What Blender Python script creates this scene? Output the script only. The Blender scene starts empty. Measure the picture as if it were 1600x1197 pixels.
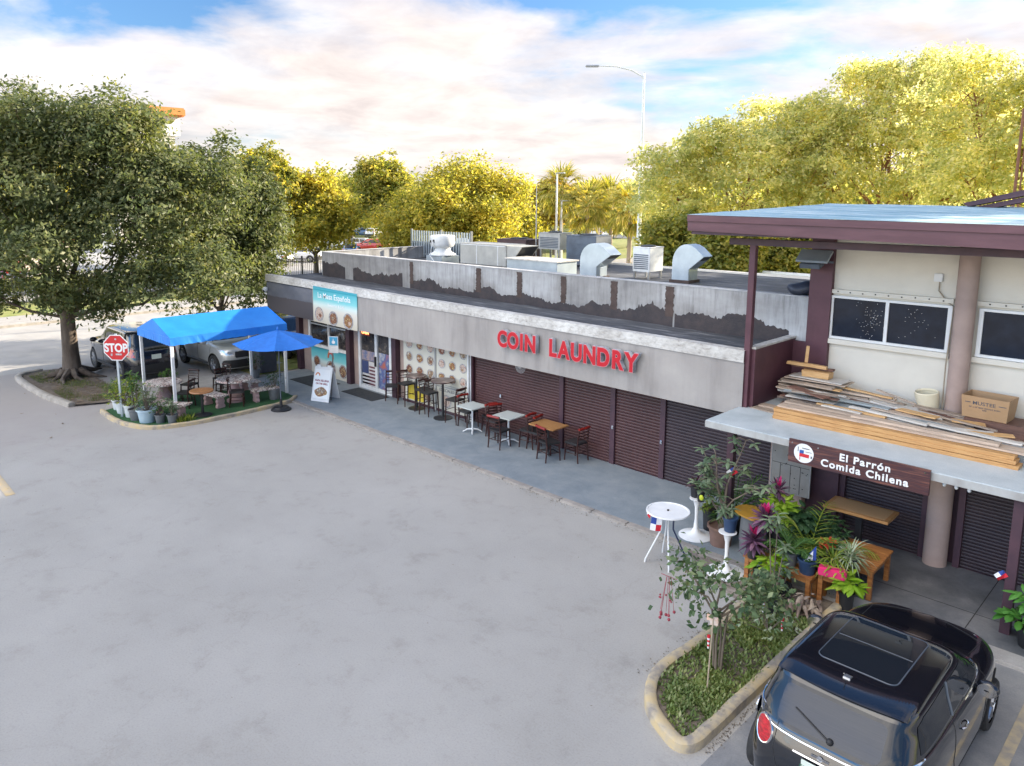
import bpy, bmesh, math, random
import numpy as np
from mathutils import Vector, Matrix, geometry
from mathutils.bvhtree import BVHTree
rnd = random.Random(7)
S = bpy.context.scene
C = S.collection
pi = math.pi
# ------------------------------------------------------------------ camera
cam_d = bpy.data.cameras.new('camera'); cam = bpy.data.objects.new('camera', cam_d); C.objects.link(cam)
cam.location = (0, 0, 6.3)
cam.rotation_euler = (math.radians(90-9.47), 0, math.radians(135.658-90))
cam_d.sensor_width = 36; cam_d.lens = 36*1181/1600
cam_d.shift_x = 0.025; cam_d.shift_y = -0.0584
cam_d.clip_end = 3000; cam_d.clip_start = 0.1
S.camera = cam
# ------------------------------------------------------------------ sky, sun, exposure
SUN_EL = math.radians(18.5); SUN_AZ = math.radians(19)     # azimuth from +Y towards +X
w = bpy.data.worlds.new('World'); S.world = w; w.use_nodes = True
nt = w.node_tree; nt.nodes.clear()
def wn(t, **k):
    n = nt.nodes.new(t)
    for a, b in k.items(): setattr(n, a, b)
    return n
sky = wn('ShaderNodeTexSky', sky_type='NISHITA', sun_disc=False, sun_elevation=SUN_EL, sun_rotation=SUN_AZ,
         altitude=0, air_density=1.0, dust_density=0.6, ozone_density=2.0)
tc = wn('ShaderNodeTexCoord')
sep = wn('ShaderNodeSeparateXYZ'); nt.links.new(tc.outputs['Generated'], sep.inputs[0])
zz = wn('ShaderNodeMath', operation='MAXIMUM'); nt.links.new(sep.outputs[2], zz.inputs[0]); zz.inputs[1].default_value = 0.0
za = wn('ShaderNodeMath', operation='ADD'); nt.links.new(zz.outputs[0], za.inputs[0]); za.inputs[1].default_value = 0.16
dv = wn('ShaderNodeVectorMath', operation='DIVIDE'); nt.links.new(tc.outputs['Generated'], dv.inputs[0])
cmb = wn('ShaderNodeCombineXYZ')
for i in range(3): nt.links.new(za.outputs[0], cmb.inputs[i])
nt.links.new(cmb.outputs[0], dv.inputs[1])
def wnoise(scale, loc, det=8, rough=.55, dist=.3):
    mp = wn('ShaderNodeMapping'); nt.links.new(dv.outputs[0], mp.inputs[0])
    mp.inputs['Location'].default_value = loc; mp.inputs['Scale'].default_value = (scale,)*3
    mp.inputs['Rotation'].default_value = (0, 0, .6)
    n = wn('ShaderNodeTexNoise'); nt.links.new(mp.outputs[0], n.inputs['Vector'])
    n.inputs['Scale'].default_value = 1; n.inputs['Detail'].default_value = det
    n.inputs['Roughness'].default_value = rough; n.inputs['Distortion'].default_value = dist
    return n
n1 = wnoise(.95, (3.3, 1.2, 0.4)); n2 = wnoise(2.6, (7.1, 4.7, 1.0), 6, .6)
def wramp(inp, stops):
    r = wn('ShaderNodeValToRGB'); nt.links.new(inp, r.inputs[0]); e = r.color_ramp.elements
    e[0].position, e[0].color = stops[0][0], (*stops[0][1], 1); e[1].position, e[1].color = stops[-1][0], (*stops[-1][1], 1)
    for p, c in stops[1:-1]:
        x = e.new(p); x.color = (*c, 1)
    return r
# cloud cover: more towards the horizon
cov = wn('ShaderNodeMath', operation='MULTIPLY_ADD'); nt.links.new(zz.outputs[0], cov.inputs[0]); cov.inputs[1].default_value = -1.05; cov.inputs[2].default_value = .25
cvm = wn('ShaderNodeMath', operation='MAXIMUM'); nt.links.new(cov.outputs[0], cvm.inputs[0]); cvm.inputs[1].default_value = .0
ad = wn('ShaderNodeMath', operation='ADD'); nt.links.new(n1.outputs[0], ad.inputs[0]); nt.links.new(cvm.outputs[0], ad.inputs[1])
cm = wramp(ad.outputs[0], [(.46, (0, 0, 0)), (.57, (.72, .72, .72)), (.70, (1, 1, 1))])
ccol = wramp(n2.outputs[0], [(.30, (5.9, 5.25, 5.2)), (.5, (7.2, 6.5, 6.3)), (.66, (8.2, 7.6, 7.3))])
CL = wn('ShaderNodeMixRGB'); CL.blend_type = 'MULTIPLY'; CL.inputs[0].default_value = 1
nt.links.new(ccol.outputs[0], CL.inputs[1])
# sky and clouds dimmed sunward, boosted overhead and behind the camera as added fill
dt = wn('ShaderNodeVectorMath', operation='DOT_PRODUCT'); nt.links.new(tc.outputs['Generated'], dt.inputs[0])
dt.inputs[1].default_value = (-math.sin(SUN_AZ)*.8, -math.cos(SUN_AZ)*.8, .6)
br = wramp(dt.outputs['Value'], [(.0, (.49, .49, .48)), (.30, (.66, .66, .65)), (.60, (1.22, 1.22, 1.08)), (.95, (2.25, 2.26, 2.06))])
CL.inputs[2].default_value = (1, 1, 1, 1)
mx = wn('ShaderNodeMixRGB'); nt.links.new(cm.outputs[0], mx.inputs[0]); skt = wn('ShaderNodeMixRGB'); skt.blend_type = 'MULTIPLY'; skt.inputs[0].default_value = 1; nt.links.new(sky.outputs[0], skt.inputs[1]); skt.inputs[2].default_value = (.72, 1.0, 1.35, 1); nt.links.new(skt.outputs[0], mx.inputs[1]); nt.links.new(CL.outputs[0], mx.inputs[2])
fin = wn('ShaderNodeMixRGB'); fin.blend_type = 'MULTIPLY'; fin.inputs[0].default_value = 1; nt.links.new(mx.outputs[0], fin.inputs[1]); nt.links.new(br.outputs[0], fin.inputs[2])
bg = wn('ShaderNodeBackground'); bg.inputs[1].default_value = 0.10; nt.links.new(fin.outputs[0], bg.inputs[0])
wo = wn('ShaderNodeOutputWorld'); nt.links.new(bg.outputs[0], wo.inputs[0])
sd = bpy.data.lights.new('sun', 'SUN'); sd.energy = 5.0; sd.angle = math.radians(.6); sd.color = (1, .88, .70)
sun = bpy.data.objects.new('sun', sd); C.objects.link(sun)
sv = Vector((math.sin(SUN_AZ)*math.cos(SUN_EL), math.cos(SUN_AZ)*math.cos(SUN_EL), math.sin(SUN_EL)))
sun.rotation_euler = sv.to_track_quat('Z', 'Y').to_euler(); sun.location = (0, 0, 40)
S.view_settings.view_transform = 'Standard'; S.view_settings.look = 'None'
S.view_settings.exposure = 1.66; S.view_settings.gamma = 1
S.render.engine = 'CYCLES'
S.cycles.max_bounces = 8; S.cycles.transparent_max_bounces = 8

# ------------------------------------------------------------------ materials
MATS = {}
def newmat(name):
    m = bpy.data.materials.new(name); m.use_nodes = True; t = m.node_tree
    return m, t, t.nodes['Principled BSDF']
def nd(t, typ, **k):
    n = t.nodes.new(typ)
    for a, b in k.items(): setattr(n, a, b)
    return n
def ramp(t, inp, stops):
    r = nd(t, 'ShaderNodeValToRGB'); t.links.new(inp, r.inputs[0]); e = r.color_ramp.elements
    e[0].position, e[0].color = stops[0][0], (*stops[0][1], 1); e[1].position, e[1].color = stops[-1][0], (*stops[-1][1], 1)
    for p, c in stops[1:-1]:
        x = e.new(p); x.color = (*c, 1)
    return r
def noise(t, scale, stretch=(1, 1, 1), det=6, rough=.6, coord='Object', loc=(0, 0, 0), rot=(0, 0, 0), dist=0):
    c = nd(t, 'ShaderNodeTexCoord'); mp = nd(t, 'ShaderNodeMapping'); t.links.new(c.outputs[coord], mp.inputs[0])
    mp.inputs['Scale'].default_value = stretch; mp.inputs['Location'].default_value = loc; mp.inputs['Rotation'].default_value = rot
    n = nd(t, 'ShaderNodeTexNoise'); t.links.new(mp.outputs[0], n.inputs['Vector'])
    n.inputs['Scale'].default_value = scale; n.inputs['Detail'].default_value = det; n.inputs['Roughness'].default_value = rough
    n.inputs['Distortion'].default_value = dist
    return n
def mixc(t, f, a, b, bt='MIX'):
    m = nd(t, 'ShaderNodeMixRGB'); m.blend_type = bt
    if hasattr(f, 'is_linked'): t.links.new(f, m.inputs[0])
    else: m.inputs[0].default_value = f
    for i, v in ((1, a), (2, b)):
        if isinstance(v, tuple): m.inputs[i].default_value = (*v, 1)
        else: t.links.new(v, m.inputs[i])
    return m
def bump(t, p, h, strength=.3, dist=.02):
    b = nd(t, 'ShaderNodeBump'); b.inputs['Strength'].default_value = strength; b.inputs['Distance'].default_value = dist
    t.links.new(h, b.inputs['Height']); t.links.new(b.outputs[0], p.inputs['Normal']); return b
def mat(name, c1, c2=None, rough=.7, scale=4, stretch=(1, 1, 1), metal=0, bmp=.15, coat=0, lo=.35, hi=.65, det=6, spec=.5, vary=0, c3=None):
    """two-tone noise material; vary adds a per-object value shift"""
    if name in MATS: return MATS[name]
    m, t, p = newmat(name)
    c2 = c2 or tuple(x*.82 for x in c1)
    n = noise(t, scale, stretch, det)
    st = [(lo, c1), (hi, c2)] if c3 is None else [(lo, c1), ((lo+hi)/2, c2), (hi, c3)]
    r = ramp(t, n.outputs[0], st); out = r.outputs[0]
    if vary:
        oi = nd(t, 'ShaderNodeObjectInfo'); hs = nd(t, 'ShaderNodeHueSaturation')
        ma = nd(t, 'ShaderNodeMath', operation='MULTIPLY_ADD'); t.links.new(oi.outputs['Random'], ma.inputs[0])
        ma.inputs[1].default_value = vary; ma.inputs[2].default_value = 1-vary/2
        t.links.new(ma.outputs[0], hs.inputs['Value']); t.links.new(out, hs.inputs['Color']); out = hs.outputs[0]
    t.links.new(out, p.inputs['Base Color'])
    p.inputs['Roughness'].default_value = rough; p.inputs['Metallic'].default_value = metal
    p.inputs['Specular IOR Level'].default_value = spec
    if coat: p.inputs['Coat Weight'].default_value = coat; p.inputs['Coat Roughness'].default_value = .03
    if bmp:
        n2 = noise(t, scale*7, stretch, 4); bump(t, p, n2.outputs[0], bmp, .01)
    MATS[name] = m; return m
def glow(name, c, s):
    m, t, p = newmat(name); p.inputs['Base Color'].default_value = (*c, 1)
    p.inputs['Emission Color'].default_value = (*c, 1); p.inputs['Emission Strength'].default_value = s; return m
def leafmat(name, c1, c2, trans=.45, c3=None, rough=.5, warm=(1.45, 1.3, .55)):
    if name in MATS: return MATS[name]
    m = bpy.data.materials.new(name); m.use_nodes = True; t = m.node_tree; t.nodes.clear()
    g = nd(t, 'ShaderNodeNewGeometry')
    r = ramp(t, g.outputs['Random Per Island'], [(0, c1), (1, c2)] if c3 is None else [(0, c1), (.6, c2), (1, c3)])
    n = noise(t, .75, det=4); r2 = ramp(t, n.outputs[0], [(.32, (.62, .70, .70)), (.5, (1, 1, 1)), (.68, (1.35, 1.25, 1.05))])
    mm = mixc(t, 1.0, r.outputs[0], r2.outputs[0], 'MULTIPLY')
    d = nd(t, 'ShaderNodeBsdfPrincipled'); t.links.new(mm.outputs[0], d.inputs['Base Color']); d.inputs['Roughness'].default_value = rough
    d.inputs['Specular IOR Level'].default_value = .35
    tr = nd(t, 'ShaderNodeBsdfTranslucent'); wm_ = mixc(t, 1.0, mm.outputs[0], warm, 'MULTIPLY'); t.links.new(wm_.outputs[0], tr.inputs[0])
    mxs = nd(t, 'ShaderNodeMixShader'); mxs.inputs[0].default_value = trans
    t.links.new(d.outputs[0], mxs.inputs[1]); t.links.new(tr.outputs[0], mxs.inputs[2])
    o = nd(t, 'ShaderNodeOutputMaterial'); t.links.new(mxs.outputs[0], o.inputs[0])
    MATS[name] = m; return m

# ------------------------------------------------------------------ mesh builder
def smooth_by_angle(me, ang=35):
    bm = bmesh.new(); bm.from_mesh(me)
    for f in bm.faces: f.smooth = True
    for e in bm.edges:
        if len(e.link_faces) == 2:
            if e.calc_face_angle(0) > math.radians(ang): e.smooth = False
    bm.to_mesh(me); bm.free()
class M:
    def __init__(s): s.v = []; s.f = []; s.mi = []; s.cur = 0
    def add(s, vs, fs):
        o = len(s.v); s.v += [tuple(v) for v in vs]; s.f += [tuple(i+o for i in f) for f in fs]; s.mi += [s.cur]*len(fs); return s
    def box(s, x0, x1, y0, y1, z0, z1, mtx=None):
        vs = [Vector(p) for p in ((x0,y0,z0),(x1,y0,z0),(x1,y1,z0),(x0,y1,z0),(x0,y0,z1),(x1,y0,z1),(x1,y1,z1),(x0,y1,z1))]
        if mtx is not None: vs = [mtx @ v for v in vs]
        return s.add(vs, [(3,2,1,0),(4,5,6,7),(0,1,5,4),(1,2,6,5),(2,3,7,6),(3,0,4,7)])
    def cbox(s, c, d, rz=0, rx=0, ry=0):
        from mathutils import Euler
        m = Matrix.Translation(c) @ Euler((rx, ry, rz)).to_matrix().to_4x4()
        return s.box(-d[0]/2, d[0]/2, -d[1]/2, d[1]/2, -d[2]/2, d[2]/2, m)
    def quad(s, a, b, c, d): return s.add([a, b, c, d], [(0, 1, 2, 3)])
    def tube(s, pts, r, n=8, cap=True):
        pts = [Vector(p) for p in pts]; rs = r if isinstance(r, (list, tuple)) else [r]*len(pts)
        rings = []; up = Vector((0, 0, 1)); prev = None
        for i, p in enumerate(pts):
            a = pts[max(i-1, 0)]; b = pts[min(i+1, len(pts)-1)]; t = (b-a)
            if t.length < 1e-9: t = Vector((0, 0, 1))
            t.normalize()
            if prev is None:
                x = t.cross(up)
                if x.length < 1e-3: x = t.cross(Vector((1, 0, 0)))
            else: x = prev - t*prev.dot(t)
            x.normalize(); prev = x; y = t.cross(x)
            rings.append([p + (x*math.cos(2*pi*k/n) + y*math.sin(2*pi*k/n))*rs[i] for k in range(n)])
        vs = [v for g in rings for v in g]; fs = []
        for i in range(len(pts)-1):
            for k in range(n): fs.append((i*n+k, i*n+(k+1) % n, (i+1)*n+(k+1) % n, (i+1)*n+k))
        if cap: fs.append(tuple(range(n-1, -1, -1))); fs.append(tuple((len(pts)-1)*n+k for k in range(n)))
        return s.add(vs, fs)
    def bar(s, a, b, w=.03, h=None): 
        return s.tube([a, b], w/2*1.414, 4)
    def lathe(s, prof, n=24, c=(0, 0, 0), cap=True):
        vs = []; fs = []
        for r, z in prof:
            for k in range(n): vs.append((c[0]+r*math.cos(2*pi*k/n), c[1]+r*math.sin(2*pi*k/n), c[2]+z))
        for i in range(len(prof)-1):
            for k in range(n): fs.append((i*n+k, i*n+(k+1) % n, (i+1)*n+(k+1) % n, (i+1)*n+k))
        if cap:
            if prof[0][0] > 1e-4: fs.append(tuple(range(n-1, -1, -1)))
            if prof[-1][0] > 1e-4: fs.append(tuple((len(prof)-1)*n+k for k in range(n)))
        return s.add(vs, fs)
    def prism(s, poly, z0, z1, axis='z', mtx=None):
        n = len(poly)
        if axis == 'z': lo = [(x, y, z0) for x, y in poly]; hi = [(x, y, z1) for x, y in poly]
        elif axis == 'y': lo = [(x, z0, y) for x, y in poly]; hi = [(x, z1, y) for x, y in poly]
        else: lo = [(z0, x, y) for x, y in poly]; hi = [(z1, x, y) for x, y in poly]
        vs = [Vector(p) for p in lo+hi]
        if mtx is not None: vs = [mtx @ v for v in vs]
        return s.add(vs, [tuple(range(n-1, -1, -1)), tuple(range(n, 2*n))]+[(i, (i+1) % n, n+(i+1) % n, n+i) for i in range(n)])
    def ball(s, c, r, n=12, m=8, sq=(1, 1, 1)):
        prof = [(max(math.sin(pi*i/m), 1e-4), -math.cos(pi*i/m)) for i in range(m+1)]
        o = len(s.v); s.lathe(prof, n, cap=False)
        for i in range(o, len(s.v)):
            v = s.v[i]; s.v[i] = (c[0]+v[0]*r*sq[0], c[1]+v[1]*r*sq[1], c[2]+v[2]*r*sq[2])
        return s
    def build(s, name, mats, parent=None, world=False, smooth=None, bevel=0, recalc=True):
        me = bpy.data.meshes.new(name)
        off = Vector((0, 0, 0))
        if world and parent is not None:
            q = parent
            while q is not None: off += Vector(q.location); q = q.parent
        me.from_pydata([tuple(Vector(v)-off) for v in s.v], [], s.f)
        mats = mats if isinstance(mats, (list, tuple)) else [mats]
        for m in mats: me.materials.append(m)
        if len(mats) > 1: me.polygons.foreach_set('material_index', s.mi)
        bm = bmesh.new(); bm.from_mesh(me)
        if bevel:
            es = [e for e in bm.edges if len(e.link_faces) == 2 and e.calc_face_angle(0) > .6]
            bmesh.ops.bevel(bm, geom=es, offset=bevel, segments=2, affect='EDGES', clamp_overlap=True)
        if recalc: bmesh.ops.recalc_face_normals(bm, faces=bm.faces)
        bm.to_mesh(me); bm.free()
        if smooth: smooth_by_angle(me, smooth)
        o = bpy.data.objects.new(name, me); C.objects.link(o)
        if parent is not None: o.parent = parent
        return o
def jitter(m, a, seed=1):
    r = random.Random(seed); m.v = [(x+r.uniform(-a, a), y+r.uniform(-a, a), z+r.uniform(-a, a)) for x, y, z in m.v]; return m
def tag(o, label, cat, group=None):
    o['label'] = label; o['category'] = cat
    if group: o['group'] = group
    return o
def struct(o): o['kind'] = 'structure'; return o
def thing(name, label, cat, loc=(0, 0, 0), rz=0, group=None):
    o = bpy.data.objects.new(name, None); C.objects.link(o); o.empty_display_size = .1
    o.location = loc; o.rotation_euler = (0, 0, rz); return tag(o, label, cat, group)
def dup(o, loc, rz=0, label=None, scale=None, group=None):
    kids = {}
    for x in C.objects:
        if x.parent is not None: kids.setdefault(x.parent.name, []).append(x)
    def cp(q, par):
        c = q.copy(); C.objects.link(c); c.parent = par
        for ch in kids.get(q.name, []): cp(ch, c)
        return c
    c = cp(o, None); c.location = loc; c.rotation_euler = (0, 0, rz)
    if label: c['label'] = label
    if group: c['group'] = group
    if scale: c.scale = scale if isinstance(scale, tuple) else (scale,)*3
    return c
def text(name, s, size, m, parent, mtx, extrude=.004, offset=0, align='CENTER', spacing=1, line=1, sx=1):
    cu = bpy.data.curves.new(name, 'FONT'); cu.body = s; cu.size = size; cu.extrude = extrude; cu.offset = offset
    cu.align_x = align; cu.space_character = spacing; cu.space_line = line; cu.resolution_u = 6
    t = bpy.data.objects.new(name, cu); C.objects.link(t)
    dg = bpy.context.evaluated_depsgraph_get(); me = bpy.data.meshes.new_from_object(t.evaluated_get(dg))
    bpy.data.objects.remove(t); me.name = name
    me.transform(Matrix.Diagonal((sx, 1, 1, 1))); me.transform(mtx)
    me.materials.clear(); me.materials.append(m)
    o = bpy.data.objects.new(name, me); C.objects.link(o)
    if parent is not None: o.parent = parent
    return o
FRONT = lambda x, y, z: Matrix.Translation((x, y, z)) @ Matrix.Rotation(pi/2, 4, 'X')   # text facing -Y
# ------------------------------------------------------------------ shared materials
m_asph, t, p = newmat('asphalt')
n = noise(t, .35, det=8, rough=.6); n2 = noise(t, 38, det=5, rough=.75); n3 = noise(t, 1.6, (1, 1, 1), 6, .7, loc=(5, 3, 0))
r = ramp(t, n.outputs[0], [(.25, (.315, .302, .280)), (.5, (.360, .346, .322)), (.75, (.395, .380, .355))])
r2 = ramp(t, n2.outputs[0], [(.34, (.84, .84, .84)), (.46, (.98, .98, .98)), (.70, (1.06, 1.06, 1.05))])
r3 = ramp(t, n3.outputs[0], [(.30, (.86, .85, .84)), (.45, (1, 1, 1)), (.8, (1.04, 1.04, 1.05))])
a = mixc(t, 1, r.outputs[0], r2.outputs[0], 'MULTIPLY'); b = mixc(t, 1, a.outputs[0], r3.outputs[0], 'MULTIPLY')
# brownish dirt near the driveway end
c = nd(t, 'ShaderNodeTexCoord'); sx = nd(t, 'ShaderNodeSeparateXYZ'); t.links.new(c.outputs['Object'], sx.inputs[0])
nx = noise(t, .8, det=7); ad2 = nd(t, 'ShaderNodeMath', operation='MULTIPLY_ADD'); t.links.new(nx.outputs[0], ad2.inputs[0]); ad2.inputs[1].default_value = 9
t.links.new(sx.outputs[0], ad2.inputs[2]); mr = nd(t, 'ShaderNodeMapRange'); t.links.new(ad2.outputs[0], mr.inputs[0])
mr.inputs[1].default_value = -15; mr.inputs[2].default_value = -20; mr.inputs[3].default_value = 0; mr.inputs[4].default_value = .75
d = mixc(t, mr.outputs[0], b.outputs[0], (.33, .30, .285)); 
# fine cracks
vo = nd(t, 'ShaderNodeTexVoronoi'); vo.feature = 'DISTANCE_TO_EDGE'; vo.inputs['Scale'].default_value = .22
nn = noise(t, 1.2, det=4); va = nd(t, 'ShaderNodeVectorMath', operation='MULTIPLY_ADD'); t.links.new(nn.outputs['Color'], va.inputs[0]); va.inputs[1].default_value = (1.2,)*3
t.links.new(c.outputs['Object'], va.inputs[2]); t.links.new(va.outputs[0], vo.inputs['Vector'])
rc = ramp(t, vo.outputs['Distance'], [(.0, (.62, .6, .58)), (.006, (1, 1, 1))]); e = mixc(t, .16, d.outputs[0], rc.outputs[0], 'MULTIPLY')
t.links.new(e.outputs[0], p.inputs['Base Color']); p.inputs['Roughness'].default_value = .85; bump(t, p, n2.outputs[0], .35, .01)
def floor_mat(name, c1, c2, c3, scale=1.2, wave=None, rough=.6):
    m, t, p = newmat(name); n = noise(t, scale, det=8, rough=.65, dist=.4); r = ramp(t, n.outputs[0], [(.3, c1), (.5, c2), (.72, c3)])
    n2 = noise(t, 50, det=3); r2 = ramp(t, n2.outputs[0], [(.3, (.9, .9, .9)), (.65, (1.06, 1.06, 1.06))]); a = mixc(t, 1, r.outputs[0], r2.outputs[0], 'MULTIPLY')
    t.links.new(a.outputs[0], p.inputs['Base Color']); p.inputs['Roughness'].default_value = rough; bump(t, p, n2.outputs[0], .2, .01); return m
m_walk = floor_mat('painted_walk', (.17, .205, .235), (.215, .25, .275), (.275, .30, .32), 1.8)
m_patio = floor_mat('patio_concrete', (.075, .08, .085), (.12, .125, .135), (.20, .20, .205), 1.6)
m_conc = floor_mat('concrete', (.28, .265, .25), (.36, .345, .325), (.43, .41, .39), 2.5)
m_stall = floor_mat('stall_asphalt', (.16, .165, .175), (.235, .235, .235), (.33, .32, .30), 1.1)
m_road = floor_mat('road', (.30, .29, .28), (.36, .35, .335), (.42, .40, .38), .7)
m_kerby = mat('kerb_yellow', (.50, .39, .22), (.43, .36, .25), .85, 4.0, bmp=.5, lo=.38, hi=.62, det=12, c3=(.27, .24, .205))
m_kerbg = mat('kerb_grey', (.40, .37, .33), (.25, .23, .20), .9, 3, bmp=.4, lo=.4, hi=.7, det=9)
m_soil = mat('soil', (.11, .085, .065), (.20, .165, .13), .95, 5, bmp=.6, det=9)
m_lawn = mat('lawn', (.10, .15, .03), (.22, .24, .06), .9, .9, bmp=.4, det=9, c3=(.30, .27, .12))
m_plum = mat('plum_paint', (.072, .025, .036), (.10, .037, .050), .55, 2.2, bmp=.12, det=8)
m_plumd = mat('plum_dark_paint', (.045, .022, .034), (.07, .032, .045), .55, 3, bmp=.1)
m_cream = mat('cream_stucco', (.69, .655, .575), (.61, .575, .505), .85, 1.1, bmp=.35, det=8, lo=.4, hi=.75)
m_pink = mat('pinkish_stucco', (.40, .30, .26), (.34, .255, .225), .85, 3, bmp=.25)
m_black = mat('black_plastic', (.014, .015, .018), (.022, .023, .026), .45, 6, bmp=.05)
m_rubber = mat('rubber', (.015, .015, .016), (.03, .03, .03), .8, 10)
m_white = mat('white_paint', (.78, .79, .79), (.68, .69, .69), .45, 3, bmp=.05)
m_wmetal = mat('white_metal', (.72, .74, .75), (.60, .62, .63), .4, 5, bmp=.05)
m_galv = mat('galvanised', (.50, .58, .64), (.40, .47, .53), .35, 2.5, metal=.55, bmp=.08)
m_steel = mat('steel', (.45, .46, .48), (.36, .37, .39), .35, 5, metal=.9, bmp=.03)
m_chrome = mat('chrome', (.75, .76, .78), (.7, .7, .72), .08, 5, metal=1, bmp=0)
m_acg = mat('unit_beige', (.42, .42, .39), (.33, .33, .31), .6, 3, bmp=.1)
m_acd = mat('unit_dark', (.10, .125, .16), (.075, .09, .115), .6, 4, bmp=.1)
m_bark = mat('bark', (.075, .055, .042), (.15, .12, .095), .95, 6, (1, 1, .25), bmp=.9, det=9)
m_barkr = mat('bark_red', (.20, .085, .045), (.30, .15, .09), .9, 5, (1, 1, .3), bmp=.7, det=8)
m_stem = mat('stem', (.13, .10, .075), (.20, .16, .12), .9, 9, (1, 1, .3), bmp=.4)
m_darkglass, t, p = newmat('dark_glass')
n = noise(t, 3.0, det=4); r = ramp(t, n.outputs[0], [(.3, (.006, .010, .020)), (.7, (.014, .022, .040))]); t.links.new(r.outputs[0], p.inputs['Base Color'])
p.inputs['Roughness'].default_value = .04; p.inputs['Specular IOR Level'].default_value = .3
m_concw, t, p = newmat('weathered_concrete')      # fascia: grey cement with rain streaks
n = noise(t, 1.0, (.6, 1, .6), 8, .6); s1 = noise(t, 1.6, (1.6, 1, .22), 9, .62); s2 = noise(t, 30, det=3)
r = ramp(t, n.outputs[0], [(.3, (.26, .24, .225)), (.55, (.325, .303, .285)), (.75, (.39, .365, .34))])
r1 = ramp(t, s1.outputs[0], [(.32, (.76, .75, .76)), (.5, (1, 1, 1)), (.75, (1.12, 1.11, 1.10))]); a = mixc(t, .8, r.outputs[0], r1.outputs[0], 'MULTIPLY')
t.links.new(a.outputs[0], p.inputs['Base Color']); p.inputs['Roughness'].default_value = .85; bump(t, p, s2.outputs[0], .25, .01)
m_parap, t, p = newmat('parapet_coating')     # old silver coating, streaked grey and white
n = noise(t, .7, (.5, 1, .9), 8, .6, loc=(2, 0, 0)); s1 = noise(t, 4.5, (2.2, 1, .22), 7, .72); s2 = noise(t, 26, det=3)
r = ramp(t, n.outputs[0], [(.32, (.16, .155, .155)), (.5, (.28, .275, .27)), (.7, (.44, .45, .46))])
r1 = ramp(t, s1.outputs[0], [(.32, (.62, .60, .60)), (.5, (1, 1, 1)), (.72, (1.22, 1.22, 1.22))]); a = mixc(t, .9, r.outputs[0], r1.outputs[0], 'MULTIPLY')
t.links.new(a.outputs[0], p.inputs['Base Color']); p.inputs['Roughness'].default_value = .7; bump(t, p, s2.outputs[0], .25, .01)
m_drip, t, p = newmat('peeling_drip_band')
n = noise(t, 7, (1, 1, 2.2), 12, .72, dist=.6); n0 = noise(t, 1.2, det=4)
r = ramp(t, n.outputs[0], [(.30, (.20, .185, .17)), (.40, (.44, .425, .40)), (.52, (.58, .57, .545)), (.8, (.70, .69, .66))])
r0 = ramp(t, n0.outputs[0], [(.35, (.72, .7, .68)), (.65, (1.05, 1.05, 1.04))]); a = mixc(t, 1, r.outputs[0], r0.outputs[0], 'MULTIPLY')
t.links.new(a.outputs[0], p.inputs['Base Color']); p.inputs['Roughness'].default_value = .85; bump(t, p, n.outputs[0], .5, .01)
m_tar = mat('tar', (.030, .026, .030), (.055, .042, .042), .65, 5, bmp=.9, det=9)
m_tarb = mat('tar_brown', (.050, .032, .026), (.085, .058, .05), .75, 4, bmp=.9, det=9)
m_roofd, t, p = newmat('roof_felt')
n = noise(t, 2.2, (.35, 2.4, 1), 9, .75, dist=.5); n0 = noise(t, .8, (.5, 1.2, 1), 5)
r = ramp(t, n.outputs[0], [(.40, (.045, .048, .055)), (.55, (.085, .09, .10)), (.64, (.22, .225, .235)), (.74, (.42, .42, .42))])
r0 = ramp(t, n0.outputs[0], [(.35, (.7, .7, .72)), (.65, (1.15, 1.15, 1.15))]); a = mixc(t, 1, r.outputs[0], r0.outputs[0], 'MULTIPLY')
t.links.new(a.outputs[0], p.inputs['Base Color']); p.inputs['Roughness'].default_value = .75; bump(t, p, n.outputs[0], .5, .02)
m_roofb, t, p = newmat('roof_silver_blue')
n = noise(t, 1.6, (.22, 5.0, 1), 10, .78, dist=.5)
r = ramp(t, n.outputs[0], [(.40, (.06, .16, .24)), (.47, (.16, .32, .42)), (.53, (.36, .50, .56)), (.60, (.66, .72, .74))])
t.links.new(r.outputs[0], p.inputs['Base Color']); p.inputs['Roughness'].default_value = .55; bump(t, p, n.outputs[0], .4, .02)
m_slab = floor_mat('canopy_slab', (.36, .41, .43), (.45, .50, .52), (.53, .57, .58), 1.5)
m_slabe = mat('slab_edge', (.42, .43, .42), (.27, .26, .25), .85, 3.5, (1, 1, .5), bmp=.3, det=9, lo=.35, hi=.75)
m_shut, t, p = newmat('shutter_brown')
n = noise(t, .8, (1, 1, .8), 6); r = ramp(t, n.outputs[0], [(.3, (.052, .020, .021)), (.7, (.090, .037, .037))])
n2 = noise(t, 9, (3, 1, .4), 6); r2 = ramp(t, n2.outputs[0], [(.35, (.82, .8, .8)), (.7, (1.1, 1.1, 1.1))]); a = mixc(t, 1, r.outputs[0], r2.outputs[0], 'MULTIPLY')
t.links.new(a.outputs[0], p.inputs['Base Color']); p.inputs['Roughness'].default_value = .5
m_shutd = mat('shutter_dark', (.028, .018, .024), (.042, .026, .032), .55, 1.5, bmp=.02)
def woodmat(name, c1, c2, sc=3, st=(1, 12, 12), rough=.6, vary=0, c3=None): return mat(name, c1, c2, rough, sc, st, bmp=.25, lo=.35, hi=.62, det=8, vary=vary, c3=c3)
m_wgold = woodmat('wood_golden', (.56, .33, .13), (.40, .20, .07), st=(1, 14, 14))
m_wtan = woodmat('wood_tan', (.42, .225, .085), (.32, .155, .055), rough=.4)
m_wgrey = woodmat('wood_weathered', (.50, .40, .31), (.32, .25, .20), vary=.55)
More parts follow.
